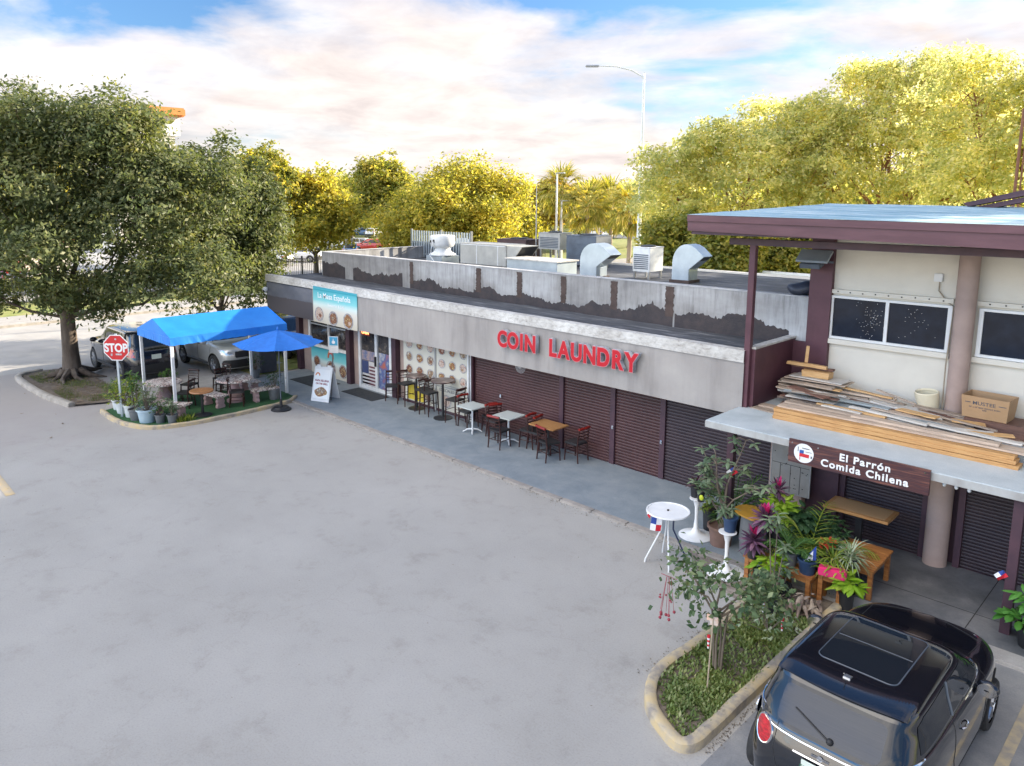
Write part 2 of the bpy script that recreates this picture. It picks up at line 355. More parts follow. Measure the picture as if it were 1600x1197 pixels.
m_wbrown = woodmat('wood_reddish', (.20, .10, .07), (.12, .06, .045), vary=.3)
m_wblue = woodmat('board_bluegrey', (.33, .38, .40), (.25, .29, .31))
m_wpale = woodmat('board_pale', (.62, .60, .56), (.50, .47, .43))
m_wpine = woodmat('wood_pine', (.66, .42, .20), (.52, .31, .13))
m_wchair = mat('mahogany_lacquer', (.028, .010, .009), (.05, .014, .011), .3, 5, bmp=.03)
m_wchairr = mat('red_lacquer', (.30, .022, .014), (.20, .016, .012), .3, 5, bmp=.03)
m_seat = mat('black_vinyl', (.018, .018, .02), (.03, .03, .032), .45, 8, bmp=.05)

# ------------------------------------------------------------------ ground, road, pavements (the setting)
def sheet(name, poly, z, m, kind='structure'):
    o = M().add([(x, y, z) for x, y in poly], [tuple(range(len(poly)))]).build(name, m, recalc=False)
    if kind: o['kind'] = kind
    if o.data.polygons[0].normal.z < 0: o.data.flip_normals()
    return o
sheet('ground', [(-600, -600), (600, -600), (600, 700), (-600, 700)], -.012, m_lawn)
sheet('car_park', [(-31, -40), (30, -40), (30, 14.3), (-31, 14.3)], 0.0, m_asph)
sheet('road', [(-42.5, -120), (-31, -120), (-31, 14.3), (-31, 200), (-42.5, 200)], 0.0, m_road)
sheet('parking_bays', [(-31, 14.3), (-24.2, 14.3), (-24.2, 11.6), (-31, 11.6)], .004, m_road)
sheet('far_pavement', [(-46, -120), (-42.5, -120), (-42.5, 200), (-46, 200)], .05, m_conc)
sheet('far_car_park', [(-100, -20), (-52, -20), (-52, 45), (-100, 45)], .03, m_road)
sheet('far_road', [(-160, 55), (-20, 120), (-20, 132), (-160, 67)], .03, m_road)
sheet('stall_floor', [(-3.72, -5), (4, -5), (4, 11.6), (-3.72, 11.6)], .004, m_stall)
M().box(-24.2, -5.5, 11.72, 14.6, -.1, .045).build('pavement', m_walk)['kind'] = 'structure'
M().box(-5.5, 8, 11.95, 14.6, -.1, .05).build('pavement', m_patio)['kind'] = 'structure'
km = M()
for i in range(18):
    x0 = -20.6 + i*.84; km.box(x0+.008, x0+.832, 11.60+rnd.uniform(-.006, .006), 11.74, -.1, .047+rnd.uniform(0, .004))
km.build('pavement_kerb', mat('kerb_flush', (.34, .31, .28), (.22, .205, .19), .9, 3, bmp=.4, lo=.4, hi=.7, det=9), bevel=.006)['kind'] = 'structure'
km = M()
for i in range(8):
    x0 = -5.5 + i*1.5; km.box(x0+.006, x0+1.494, 11.62, 11.95, -.1, .056)
km.build('pavement_kerb', m_conc, bevel=.012)['kind'] = 'structure'
for x in (-1.42, 1.10): M().box(x, x+.12, -3, 11.3, .0045, .009).build('parking_line', mat('worn_line', (.50, .40, .24), (.28, .26, .23), .8, 5, det=9, bmp=.2))['kind'] = 'structure'
for k in range(2): lm = M(); lm.add([(-20.3+k*.0, 3.6-k*.45, .006), (-20.3, 3.42-k*.45, .006), (-18.1, 3.36-k*.45, .006), (-18.1, 3.54-k*.45, .006)], [(0, 1, 2, 3)]); lm.build('parking_line', mat('yellow_line', (.50, .38, .20), (.38, .34, .28), .8, 4, det=9, bmp=.2))['kind'] = 'structure'
M().box(-31.1, -30.9, -20, 5.6, .001, .10).build('road_kerb', m_kerbg)['kind'] = 'structure'; M().box(-42.6, -42.4, -60, 120, .001, .12).build('road_kerb', m_kerbg)['kind'] = 'structure'
lm = M(); lm.box(-30.6, -30.35, -20, 5.2, .004, .010); lm.build('road_line', m_white)['kind'] = 'structure'

def kerb(name, pts, w, h, m, closed=False, z0=-.05, seg=1.0, seed=3):
    r = random.Random(seed); pts = [Vector((x, y, 0)) for x, y in pts]; n = len(pts)
    L = []
    for i, q in enumerate(pts):
        a = pts[(i-1) % n] if (closed or i) else q; b = pts[(i+1) % n] if (closed or i < n-1) else q
        t = (b-a).normalized(); L.append((q, Vector((-t.y, t.x, 0))))
    vs = []; fs = []
    for q, nn_ in L:
        j = r.uniform(-.008, .008)
        vs += [q-nn_*w*.5+Vector((0, 0, z0)), q-nn_*(w*.5-.01)+Vector((0, 0, h-.02+j)), q-nn_*(w*.5-.035)+Vector((0, 0, h+j)),
               q+nn_*(w*.5-.035)+Vector((0, 0, h+j)), q+nn_*(w*.5-.01)+Vector((0, 0, h-.02+j)), q+nn_*w*.5+Vector((0, 0, z0))]
    k = 6
    for i in range(n if closed else n-1):
        j = (i+1) % n
        for s_ in range(k-1): fs.append((i*k+s_, i*k+s_+1, j*k+s_+1, j*k+s_))
    if not closed: fs += [tuple(range(k)), tuple(range((n-1)*k+k-1, (n-1)*k-1, -1))]
    m_ = M(); m_.add(vs, fs); o = m_.build(name, m, smooth=40); return o
def smoothpoly(pts, closed=True, sub=4):
    out = []; n = len(pts)
    for i in range(n if closed else n-1):
        P = [pts[(i+k) % n] if closed else pts[min(max(i+k, 0), n-1)] for k in (-1, 0, 1, 2)]
        for s_ in range(sub):
            t = s_/sub; a = [.5*((2*P[1][d_])+(-P[0][d_]+P[2][d_])*t+(2*P[0][d_]-5*P[1][d_]+4*P[2][d_]-P[3][d_])*t*t+(-P[0][d_]+3*P[1][d_]-3*P[2][d_]+P[3][d_])*t**3) for d_ in (0, 1)]
            out.append(tuple(a))
    if not closed: out.append(pts[-1])
    return out
bed = [(-3.92, 11.5), (-3.92, 10.0), (-3.92, 8.5), (-3.92, 7.6), (-3.93, 7.22), (-4.02, 7.08), (-4.2, 7.12), (-4.58, 7.35), (-4.85, 7.72), (-4.97, 8.2), (-4.93, 9.0), (-4.97, 10.2), (-5.02, 10.95)]
pb = smoothpoly(bed, False, 3)
o = kerb('planter_kerb', pb, .165, .13, m_kerby); o['kind'] = 'structure'
sheet('planter_soil', pb, .075, m_soil)
isl = [(-23.45, 7.0), (-22.3, 6.95), (-21.3, 7.12), (-20.7, 7.5), (-20.42, 8.3), (-20.35, 9.4), (-20.42, 10.6), (-20.55, 11.5), (-20.9, 11.95)]
pi_ = smoothpoly(isl, False, 4)
o = kerb('patio_kerb', pi_, .14, .11, m_kerby, seed=5); o['kind'] = 'structure'
m_turf = mat('artificial_turf', (.018, .075, .022), (.03, .11, .035), .9, 30, bmp=.8)
sheet('turf_base', pi_+[(-22.1, 12.0), (-23.6, 10.2), (-24.0, 8.6)], .05, m_turf)
sheet('patio_floor', [(-20.9, 12.0), (-22.1, 12.0), (-23.6, 10.2), (-24.0, 8.6), (-23.5, 7.05), (-24.6, 7.6), (-25.9, 9.3), (-25.6, 12.2), (-24.3, 14.4), (-20.9, 14.4)], .03, m_conc)
til = [(-30.6, 7.2), (-30.2, 6.4), (-28.9, 6.25), (-26.5, 6.3), (-24.75, 6.55)]
o = kerb('tree_island_kerb', smoothpoly(til, False, 4), .22, .14, m_kerbg, seed=9); o['kind'] = 'structure'
sheet('tree_island', smoothpoly(til, False, 4)+[(-24.3, 7.6), (-26.4, 8.2), (-30.4, 8.4)], .06, m_soil)
sheet('path', [(-6.75, 11.63), (-6.3, 11.25), (-5.6, 10.75), (-5.05, 10.55), (-5.0, 11.2), (-3.75, 11.45), (-3.3, 11.63)], .0045, mat('dirty_concrete', (.30, .255, .215), (.20, .165, .14), .9, 3.5, bmp=.3, det=9, c3=(.36, .32, .28)))
jm = M()
for x in (-4.6, -2.4, -.2): jm.box(x, x+.012, 11.96, 14.2, .0505, .0525)
jm.box(-5.4, 3, 12.72, 12.732, .0505, .0522)
jm.build('pavement_joint', m_rubber)['kind'] = 'structure'
sheet('lawn_strip', [(-50, -40), (-46, -40), (-46, 120), (-50, 120)], .02, m_lawn)
sheet('lawn_strip', [(-31, 14.3), (-25.6, 14.3), (-25.6, 22), (-31, 22)], .02, m_lawn)
sheet('lawn_strip', [(-25.6, 12.4), (-24.4, 12.4), (-24.4, 14.3), (-25.6, 14.3)], .06, m_lawn)

# ------------------------------------------------------------------ low laundry building
def Z(a, b): return lambda x: a+(b-a)*(x+25.5)/18.8
ZT = Z(3.50, 3.37); ZB = Z(2.16, 2.06)          # the fascia sags a little towards the right
lb = thing('laundry_building', 'low single-storey grey concrete shop building with brown roller shutters and a tarred flat roof', 'building', (-16, 15, 0))
XL, XR, YF, YW, YP = -25.5, -6.75, 13.58, 14.25, 15.5
fx = [XL+i*(XR-XL)/12 for i in range(13)]
m = M()
for a_, b_ in zip(fx[:-1], fx[1:]):
    if b_ <= -22.3: continue
    a_ = max(a_, -22.35)
    m.add([(a_, YF, ZB(a_)), (b_, YF, ZB(b_)), (b_, YF, ZT(b_)-.225), (a_, YF, ZT(a_)-.225), (a_, YF+.12, ZB(a_)), (b_, YF+.12, ZB(b_)), (b_, YF+.12, ZT(b_)-.02), (a_, YF+.12, ZT(a_)-.02)],
          [(0, 1, 2, 3), (7, 6, 5, 4), (0, 4, 5, 1)])
m.box(XR-.12, XR, YF+.12, YP, 2.1, 3.2)
m.build('fascia', m_concw, lb, True)
m_fdark, t, p = newmat('fascia_dark_paint')
n = noise(t, 1.5, (.5, 1, 1), 7); r = ramp(t, n.outputs[0], [(.3, (.075, .082, .105)), (.5, (.11, .12, .15)), (.7, (.17, .175, .20))])
c = nd(t, 'ShaderNodeTexCoord'); sx = nd(t, 'ShaderNodeSeparateXYZ'); t.links.new(c.outputs['Object'], sx.inputs[0])
nz = noise(t, 6, det=6); q_ = nd(t, 'ShaderNodeMath', operation='MULTIPLY_ADD'); t.links.new(nz.outputs[0], q_.inputs[0]); q_.inputs[1].default_value = .12; t.links.new(sx.outputs[2], q_.inputs[2])
rz_ = ramp(t, q_.outputs[0], [(.0, (1, 1, 1)), (1, (1, 1, 1))]); mr = nd(t, 'ShaderNodeMapRange'); t.links.new(q_.outputs[0], mr.inputs[0]); mr.inputs[1].default_value = 2.82; mr.inputs[2].default_value = 2.79
a = mixc(t, mr.outputs[0], r.outputs[0], (.075, .068, .078)); t.links.new(a.outputs[0], p.inputs['Base Color']); p.inputs['Roughness'].default_value = .8; bump(t, p, n.outputs[0], .3, .01)
m = M(); m.add([(XL, YF, ZB(XL)), (-22.35, YF, ZB(-22.35)), (-22.35, YF, ZT(-22.35)-.27), (XL, YF, ZT(XL)-.27), (XL, YF+.12, ZB(XL)), (-22.35, YF+.12, ZB(-22.35)), (-22.35, YF+.12, 3.4), (XL, YF+.12, 3.4)],
      [(0, 1, 2, 3), (7, 6, 5, 4), (0, 4, 5, 1), (0, 3, 7, 4)])
m.add([(XL, YF+.12, 2.16), (XL, 23.3, 2.16), (XL, 23.3, 3.4), (XL, YF+.12, 3.4)], [(0, 1, 2, 3)])
m.build('fascia', m_fdark, lb, True)
m = M()
for i in range(len(fx)-1):
    a_, b_ = fx[i], fx[i+1]; 
    if i == 0: a_ = XL-.03
    y0 = YF-.03
    m.add([(a_, y0, ZT(a_)-.235), (b_, y0, ZT(b_)-.235), (b_, y0+.015, ZT(b_)), (a_, y0+.015, ZT(a_)), (a_, YF+.22, ZT(a_)-.235), (b_, YF+.22, ZT(b_)-.235), (b_, YF+.22, ZT(b_)+.0), (a_, YF+.22, ZT(a_)+.0)],
          [(0, 1, 2, 3), (3, 2, 6, 7), (0, 4, 5, 1)])
m.build('drip_band', m_drip, lb, True)
# soffit and roof ledge
M().box(XL+.02, XR, YF+.12, YW+.3, 2.28, 2.34).build('soffit', m_plumd, lb, True)
led = M(); NX = 60
r_ = random.Random(4)
for i in range(NX+1):
    x = XL+(XR-XL)*i/NX
    for j, yy in enumerate((YF+.2, 13.95, 14.3, 14.7, 15.1, YP)): led.v.append((x, yy, ZT(x)-.03-.09*j/5+r_.uniform(-.012, .012)))
for i in range(NX):
    for j in range(5): led.f.append((i*6+j, i*6+j+1, (i+1)*6+j+1, (i+1)*6+j)); led.mi.append(0)
o = led.build('roof_ledge', m_roofd, lb, True, recalc=False)
if o.data.polygons[0].normal.z < 0: o.data.flip_normals()
# parapet
m = M(); m.box(XL+.75, -6.0, YP, YP+.16, 3.2, 4.26); m.box(XL+.75, XL+.9, YP+.16, 23.2, 3.2, 4.26)
m.build('parapet', m_parap, lb, True)
cpn = M()
for i in range(12):
    a_ = XL+.73+i*1.56; cpn.box(a_+.004, min(a_+1.556, -6.02), YP-.012, YP+.18, 4.262, 4.285)
cpn.box(XL+.73, XL+.92, YP+.182, 23.2, 4.262, 4.285)
cpn.build('parapet_coping', mat('coping', (.50, .50, .50), (.33, .33, .34), .8, 3, bmp=.3, det=8), lb, True)
# torn tar skirting at the foot of the parapet and up its joints
def tar_strip(x0, x1, hfun, seed):
    r = random.Random(seed); m = M(); n = max(int((x1-x0)/.035), 3); h = 0; top = []; 
    for i in range(n+1):
        x = x0+(x1-x0)*i/n; h = h*.80+r.uniform(-.035, .035); top.append((x, hfun(x)+h+.10*math.sin(x*1.9+seed)*math.sin(x*.83)+.05*math.sin(x*4.7)+(r.uniform(0, .07) if r.random() < .06 else 0)))
    y = YP-.007
    for i in range(n):
        (xa, za_), (xb, zb_) = top[i], top[i+1]
        m.add([(xa, y, 3.24), (xb, y, 3.24), (xb, y, zb_), (xa, y, za_), (xa, YP+.002, za_), (xb, YP+.002, zb_)], [(0, 1, 2, 3), (3, 2, 5, 4)])
    return m
def hz(x):
    pts = [(-25, 3.86), (-23.2, 3.82), (-22.8, 3.76), (-19.6, 3.66), (-16.5, 3.56), (-13, 3.55), (-10.5, 3.58), (-8.8, 3.70), (-7.0, 3.68), (-6.6, 3.6)]
    for (a_, za_), (b_, zb_) in zip(pts[:-1], pts[1:]):
        if x <= b_: return za_+(zb_-za_)*(x-a_)/(b_-a_)
    return 3.6
tm = M()
for x0, x1, sd_ in ((-24.7, -23.2, 1), (-22.7, -19.85, 2), (-19.45, -16.4, 3), (-16.4, -11.5, 4), (-11.5, -9.55, 5), (-9.5, -6.75, 6)):
    tar_strip(x0, x1, hz, sd_).build('tar_skirting', m_tar, lb, True)
r_ = random.Random(11)
for xc, wd in ((-19.36, .09), (-16.19, .11), (-14.52, .10), (-12.91, .09), (-11.26, .10), (-9.65, .12)):
    L = []; R = []; n = 22; tm = M()
    for i in range(n+1):
        z = 3.5+(4.22-3.5)*i/n; L.append((xc-wd*(.8+.35*r_.random()), z)); R.append((xc+wd*(.8+.35*r_.random()), z))
    for i in range(n): tm.add([(L[i][0], YP-.011, L[i][1]), (R[i][0], YP-.011, R[i][1]), (R[i+1][0], YP-.011, R[i+1][1]), (L[i+1][0], YP-.011, L[i+1][1])], [(0, 1, 2, 3)])
    tm.build('joint_tar', m_tarb, lb, True)
M().box(XL+.9, -6.0, YP+.16, 23.3, 3.6, 3.8).build('main_roof', m_roofd, lb, True)
M().box(XL+.75, -6, 23.3, 23.5, 0, 3.86).box(XL+.2, XL+.74, 15.6, 23.3, 0, 3.3).build('rear_wall', m_cream, lb, True)
# ground floor wall behind everything
for x0, x1 in ((-24.3, -23.75), (-18.5, -18.2), (-21.1, -20.62)): M().box(x0, x1, 14.3, 14.5, 0, 2.28).build('pilaster', m_pink, lb, True)
M().box(-23.95, -6.3, 14.8, 14.95, 0, 2.28).build('wall', m_pink, lb, True)
for x in (-24.35, -21.14, -18.62): M().box(x-.11, x+.11, 14.12, 14.3, .045, 2.28).build('wall_post', m_plumd, lb, True)
def shutter(x0, x1, m_, par, z1=2.28, y=14.2, pitch=.072, z0=.05):
    s = M(); n = int((z1-z0)/pitch); pr = []
    for i in range(n):
        zb = z0+i*pitch; pr += [(0, zb), (.018, zb+pitch*.12), (.024, zb+pitch*.5), (.018, zb+pitch*.86), (0, zb+pitch*.93)]
    pr.append((0, z0+n*pitch))
    for (d0, za_), (d1, zb_) in zip(pr[:-1], pr[1:]): s.quad((x0, y-d0, za_), (x1, y-d0, za_), (x1, y-d1, zb_), (x0, y-d1, zb_))
    o = s.build('roller_shutter', m_, par, True, smooth=60, recalc=False); 
    b = M().box(x0, x1, y-.035, y-.004, z0-.045 if z0 > .09 else .046, z0+.0).build('bottom_bar', m_plumd, o, False)
    b.data.transform(Matrix.Translation(-Vector(par.location)))
    return o
for x0, x1 in ((-14.95, -11.86), (-11.72, -10.29)): shutter(x0, x1, m_shut, lb)
shutter(-10.15, -8.93, m_shut, lb); shutter(-8.79, -6.3, m_shutd, lb)
for x in (-11.79, -10.22, -8.86): M().box(x-.065, x+.065, 14.13, 14.22, .046, 2.28).build('shutter_guide', m_plumd, lb, True)
m = M(); m.box(-15.06, -15.0, 14.12, 14.2, .046, 2.28); m.build('shutter_guide', m_plum, lb, True)
M().tube([(-15.13, 14.08, .05), (-15.13, 14.08, 2.28)], .035, 10).build('downpipe', m_wmetal, lb, True, smooth=40); M().tube([(-15.02, 14.06, .05), (-15.02, 14.06, 2.28)], .02, 8).build('downpipe', m_wmetal, lb, True, smooth=40)
for x, z in ((-13.9, 1.0), (-10.2, .95), (-8.87, .9)):
    M().cbox((x, 14.12, z), (.05, .03, .08)).build('lock', m_chrome, lb, True, bevel=.006)
# ------------------------------------------------------------------ shop front of the cafe (left tenant)
m_food = []
for i, (a_, b_, c_) in enumerate([((.42, .20, .07), (.16, .06, .03), (.62, .48, .22)), ((.30, .10, .05), (.10, .04, .03), (.55, .38, .20)), ((.20, .12, .10), (.60, .50, .42), (.30, .10, .06)), ((.45, .30, .16), (.14, .08, .05), (.65, .60, .50))]):
    m_food.append(mat('printed_food_%s' % 'abcd'[i], a_, b_, .5, 16, bmp=0, c3=c_, det=5))
m_plate = mat('printed_plate', (.22, .21, .22), (.46, .45, .45), .5, 14, bmp=0, lo=.4, hi=.6)
m_cprint = mat('printed_cream', (.60, .58, .50), (.55, .53, .45), .45, 1, bmp=0)
def disc(m, x, y, z, r, sz=1, n=20, rot=0):
    m.add([(x+r*math.cos(2*pi*k/n+rot), y, z+r*sz*math.sin(2*pi*k/n+rot)) for k in range(n)], [tuple(range(n))])
def plates(spots, y, par, seed=1, world=True):
    r = random.Random(seed)
    for x, z, rad in spots:
        m = M(); m.cur = 4; disc(m, x, y, z, rad, .92)
        m.cur = r.randrange(4); n = 14
        m.add([(x+rad*(.84+r.uniform(-.16, .06))*math.cos(2*pi*k/n), y-.002, z+rad*(.78+r.uniform(-.16, .06))*math.sin(2*pi*k/n)) for k in range(n)], [tuple(range(n))])
        if r.random() < .7:
            m.cur = r.randrange(4); dx, dz = r.uniform(-.3, .3)*rad, r.uniform(-.3, .3)*rad; disc(m, x+dx, y-.004, z+dz, rad*.3, .8, 9)
        m.build('printed_plate', m_food+[m_plate], par, world, recalc=False)
def beachmat(name, z0, z1, nz=.06):
    m, t, p = newmat(name); c = nd(t, 'ShaderNodeTexCoord'); s_ = nd(t, 'ShaderNodeSeparateXYZ'); t.links.new(c.outputs['Object'], s_.inputs[0])
    n = noise(t, 3, (1, 1, 5), 6); q = nd(t, 'ShaderNodeMath', operation='MULTIPLY_ADD'); t.links.new(n.outputs[0], q.inputs[0]); q.inputs[1].default_value = nz; t.links.new(s_.outputs[2], q.inputs[2])
    mr = nd(t, 'ShaderNodeMapRange'); t.links.new(q.outputs[0], mr.inputs[0]); mr.inputs[1].default_value = z0; mr.inputs[2].default_value = z1
    r = ramp(t, mr.outputs[0], [(.0, (.55, .50, .40)), (.42, (.66, .63, .55)), (.55, (.62, .74, .70)), (.68, (.22, .58, .60)), (.85, (.12, .47, .52)), (1, (.05, .33, .42))])
    t.links.new(r.outputs[0], p.inputs['Base Color']); p.inputs['Roughness'].default_value = .4; return m
# banner on the fascia
bn = thing('cafe_banner', 'turquoise beach banner with three plates of food hung on the low concrete fascia', 'banner', (-20.98, 13.545, 2.72))
M().add([(-1.30, 0, -.58), (1.28, 0, -.61), (1.30, 0, .58), (-1.26, 0, .63), (-1.30, .02, -.58), (1.28, .02, -.61), (1.30, .02, .58), (-1.26, .02, .63)], [(0, 1, 2, 3), (7, 6, 5, 4), (0, 4, 5, 1), (1, 5, 6, 2), (2, 6, 7, 3), (3, 7, 4, 0)]).build('banner_panel', beachmat('banner_print', -.62, .62), bn)
m_wprint = mat('printed_white', (.86, .87, .86), (.80, .82, .82), .5, 2, bmp=0)
plates([(-.92, -.30, .27), (-.08, -.36, .27), (.78, -.36, .29)], -.004, bn, 5, False)
text('lettering', 'La Mesa Española', .26, m_wprint, bn, FRONT(-.02, -.006, .26), .002, .002, sx=1.05)
text('lettering', 'Restaurant & Café', .13, m_wprint, bn, FRONT(.1, -.006, .02), .002, .001)
M().box(-1.24, 1.28, -.004, -.001, .50, .54).build('printed_stripe', mat('teal_print', (.03, .30, .36), (.04, .34, .40), .5, 2, bmp=0), bn)
# window over the lower print
m_glass, t, p = newmat('shop_glass'); n = noise(t, 2.6, det=8, rough=.7); r = ramp(t, n.outputs[0], [(.36, (.02, .02, .025)), (.55, (.055, .05, .05)), (.64, (.22, .17, .12)), (.74, (.10, .09, .09))])
t.links.new(r.outputs[0], p.inputs['Base Color']); p.inputs['Roughness'].default_value = .05; p.inputs['Specular IOR Level'].default_value = .8
wf = M().box(-23.62, -21.26, 14.24, 14.3, 1.10, 2.28).build('window', m_glass, lb, True)
f = M(); 
for b_ in ((-23.72, -23.60), (-22.46, -22.38), (-21.30, -21.24)): f.box(b_[0], b_[1], 14.19, 14.27, 1.14, 2.28)
f.box(-23.74, -21.22, 14.16, 14.3, 1.04, 1.135).box(-23.72, -21.24, 14.2, 14.27, 1.83, 1.87).box(-23.72, -21.24, 14.2, 14.27, 1.93, 1.95)
o = f.build('window_frame', m_wmetal, wf, False); o.data.transform(Matrix.Translation(-Vector(lb.location)))
M().box(-23.62, -21.26, 14.22, 14.3, .045, 1.04).build('window_print', beachmat('window_print', .02+0, 1.02), lb, True)
plates([(-23.25, .50, .22), (-22.35, .36, .30), (-21.60, .36, .26)], 14.215, lb, 8)
m = M()
for r_0, cidx in ((.20, 0), (.15, 1)):
    n = 12; 
    m.cur = cidx; m.add([(-22.35+r_0*math.cos(pi*k/n), 14.214-.002*cidx, .72+r_0*1.5*math.sin(pi*k/n)) for k in range(n+1)]+[(-22.35+(r_0-.04)*math.cos(pi*k/n), 14.214-.002*cidx, .72+(r_0-.04)*1.5*math.sin(pi*k/n)) for k in range(n, -1, -1)], [tuple(range(2*n+2))])
m.build('printed_arch', [mat('orange_print', (.70, .22, .05), (.6, .2, .06), .5, 3, bmp=0), mat('red_print', (.55, .04, .04), (.5, .05, .05), .5, 3, bmp=0)], lb, True, recalc=False)
# door
dr = M().box(-20.50, -18.82, 14.22, 14.27, .05, 2.2).build('door', m_glass, lb, True)
f = M()
for x0, x1 in ((-20.58, -20.46), (-19.66, -19.54), (-18.90, -18.78)): f.box(x0, x1, 14.16, 14.27, .046, 2.28)
f.box(-20.46, -18.9, 14.17, 14.26, .046, .16).box(-20.46, -18.9, 14.17, 14.26, 2.05, 2.15)
o = f.build('door_frame', m_wmetal, dr, False); o.data.transform(Matrix.Translation(-Vector(lb.location)))
o = M().cbox((-19.60, 14.13, 1.05), (.06, .05, .32)).build('handle', m_black, dr); o.data.transform(Matrix.Translation(-Vector(lb.location)))
fl = M(); fl.cur = 1; fl.box(-20.44, -19.68, 14.212, 14.218, .17, .98); fl.cur = 2
for k in range(6): fl.box(-20.44 if k < 3 else -20.05, -19.68, 14.206, 14.2115, .20+.115*(k if k < 3 else k), .255+.115*k)
for k in range(3): fl.box(-20.44, -20.06, 14.206, 14.2115, .20+.115*k, .255+.115*k)
fl.cur = 0; fl.box(-20.44, -20.08, 14.20, 14.2055, .56, .98)
fl.build('flag_print', [mat('navy_print', (.03, .05, .14), (.04, .06, .16), .5, 3, bmp=0), mat('paper_print', (.62, .60, .60), (.55, .54, .55), .5, 3, bmp=0), mat('darkred_print', (.10, .03, .05), (.14, .04, .06), .5, 3, bmp=0)], lb, True, recalc=False)
M().box(-20.44, -19.68, 14.206, 14.218, 1.0, 1.32).build('door_poster', mat('door_poster_print', (.08, .14, .30), (.40, .30, .28), .5, 8, bmp=0), lb, True)
M().box(-19.5, -18.95, 14.206, 14.218, .17, 1.35).build('door_poster', mat('door_poster_b', (.42, .42, .44), (.06, .12, .30), .5, 3, (1, 1, 1), bmp=0, c3=(.40, .12, .08)), lb, True)
op = M().box(-20.42, -19.98, 14.19, 14.21, 1.83, 2.03).build('open_sign', mat('open_backing', (.25, .02, .02), (.35, .05, .03), .4, 9, bmp=0), lb, True)
o = text('neon_letters', 'OPEN', .15, glow('neon_red', (1, .25, .08), 2.5), op, FRONT(-20.2, 14.186, 1.88) , .004, .001); o.data.transform(Matrix.Translation(-Vector(lb.location)))
# menu panels
mp_ = M(); mp_.box(-18.15, -16.66, 14.16, 14.28, .12, 2.28).box(-16.60, -15.2, 14.16, 14.28, .12, 2.28); mp_.build('menu_panel', m_cprint, lb, True)
mp_ = M(); mp_.box(-16.66, -16.60, 14.13, 14.28, .046, 2.28).box(-18.2, -15.16, 14.135, 14.158, .80, .835).box(-18.2, -15.16, 14.135, 14.158, .87, .885)
mp_.build('menu_frame', mat('frame_grey', (.36, .36, .35), (.30, .30, .30), .5, 3), lb, True)
M().box(-18.2, -15.16, 14.14, 14.28, .046, .12).build('menu_base', m_plumd, lb, True)
sp = []
for c_ in range(3):
    for r0 in range(3): sp += [(-17.86+c_*.50, 1.10+r0*.40, .165), (-16.35+c_*.46, 1.10+r0*.40, .155)]
plates(sp, 14.15, lb, 21)
m_ink = mat('ink', (.07, .07, .09), (.09, .09, .1), .6, 2, bmp=0)
def ptext(s_, size, x, y, z, par, mm=None, ex=.002, off=0, **k):
    o = text('lettering', s_, size, mm or m_ink, par, Matrix.Translation(-Vector(par.location)) @ FRONT(x, y, z), ex, off, **k); return o
ptext('CON ARROZ Y FRIJOL', .125, -17.38, 14.155, .68, lb); ptext('ESPECIALES DEL DIA', .125, -15.9, 14.155, .68, lb)
M().box(-17.95, -17.15, 14.15, 14.158, .16, .62).build('menu_photo', mat('yellow_print', (.72, .58, .06), (.62, .45, .05), .5, 3, bmp=0), lb, True)
plates([(-16.15, .40, .22), (-15.5, .36, .18), (-17.0, .38, .18)], 14.148, lb, 30)
# wall camera and round light
cm_ = thing('security_camera', 'small white dome camera fixed to the left corner of the grey fascia', 'camera', (-25.46, 13.50, 2.95))
M().ball((0, 0, 0), .10, 14, 8).tube([(0, .0, .02), (0, .08, .06)], .03, 8).build('camera_body', m_wmetal, cm_, smooth=50)
M().ball((0, -.04, -.03), .065, 12, 8).build('lens', m_black, cm_, smooth=50)
sl = thing('wall_light', 'round silver light under the concrete fascia above the brown shutters', 'light', (-12.75, 13.66, 2.08))
mm_ = M()
for k in range(6): mm_.tube([(.17*math.cos(a_*2*pi/20)*(1-k*.17), -.02*k*.3, .17*math.sin(a_*2*pi/20)*(1-k*.17)) for a_ in range(21)], .008, 5, False)
mm_.tube([(0, .04, 0), (0, -.03, 0)], .05, 12); mm_.build('cage', m_steel, sl, smooth=50)
# COIN LAUNDRY letters
cs = thing('shop_sign', 'red channel letters COIN LAUNDRY standing off the grey fascia', 'sign', (-11.2, 13.47, 2.78))
m_red, t, p = newmat('sign_red'); p.inputs['Base Color'].default_value = (.46, .004, .016, 1); p.inputs['Roughness'].default_value = .35
m_ret = mat('letter_return', (.44, .46, .50), (.30, .31, .35), .5, 5)
adv = {'C': .40, 'O': .44, 'I': .22, 'N': .43, 'L': .35, 'A': .42, 'U': .43, 'D': .43, 'R': .42, 'Y': .42, ' ': .42}
xx = -2.13; tot = sum(adv[q] for q in 'COIN LAUNDRY'); kx = 4.27/tot
for i, ch in enumerate('COIN LAUNDRY'):
    wd = adv[ch]*kx
    if ch != ' ':
        T = FRONT(xx+wd/2, 0, -.20)
        o = text('letter', ch, .555, m_ret, cs, Matrix.Translation((0, .0, 0)) @ T, .055, .034, sx=.86)
        l2 = text('letter_edge', ch, .555, mat('letter_edge', (.60, .25, .28), (.56, .22, .25), .4, 5), o, Matrix.Translation((0, -.058, 0)) @ T, .002, .034, sx=.86)
        l3 = text('letter_face', ch, .555, m_red, o, Matrix.Translation((0, -.062, 0)) @ T, .002, .022, sx=.86)
    xx += wd
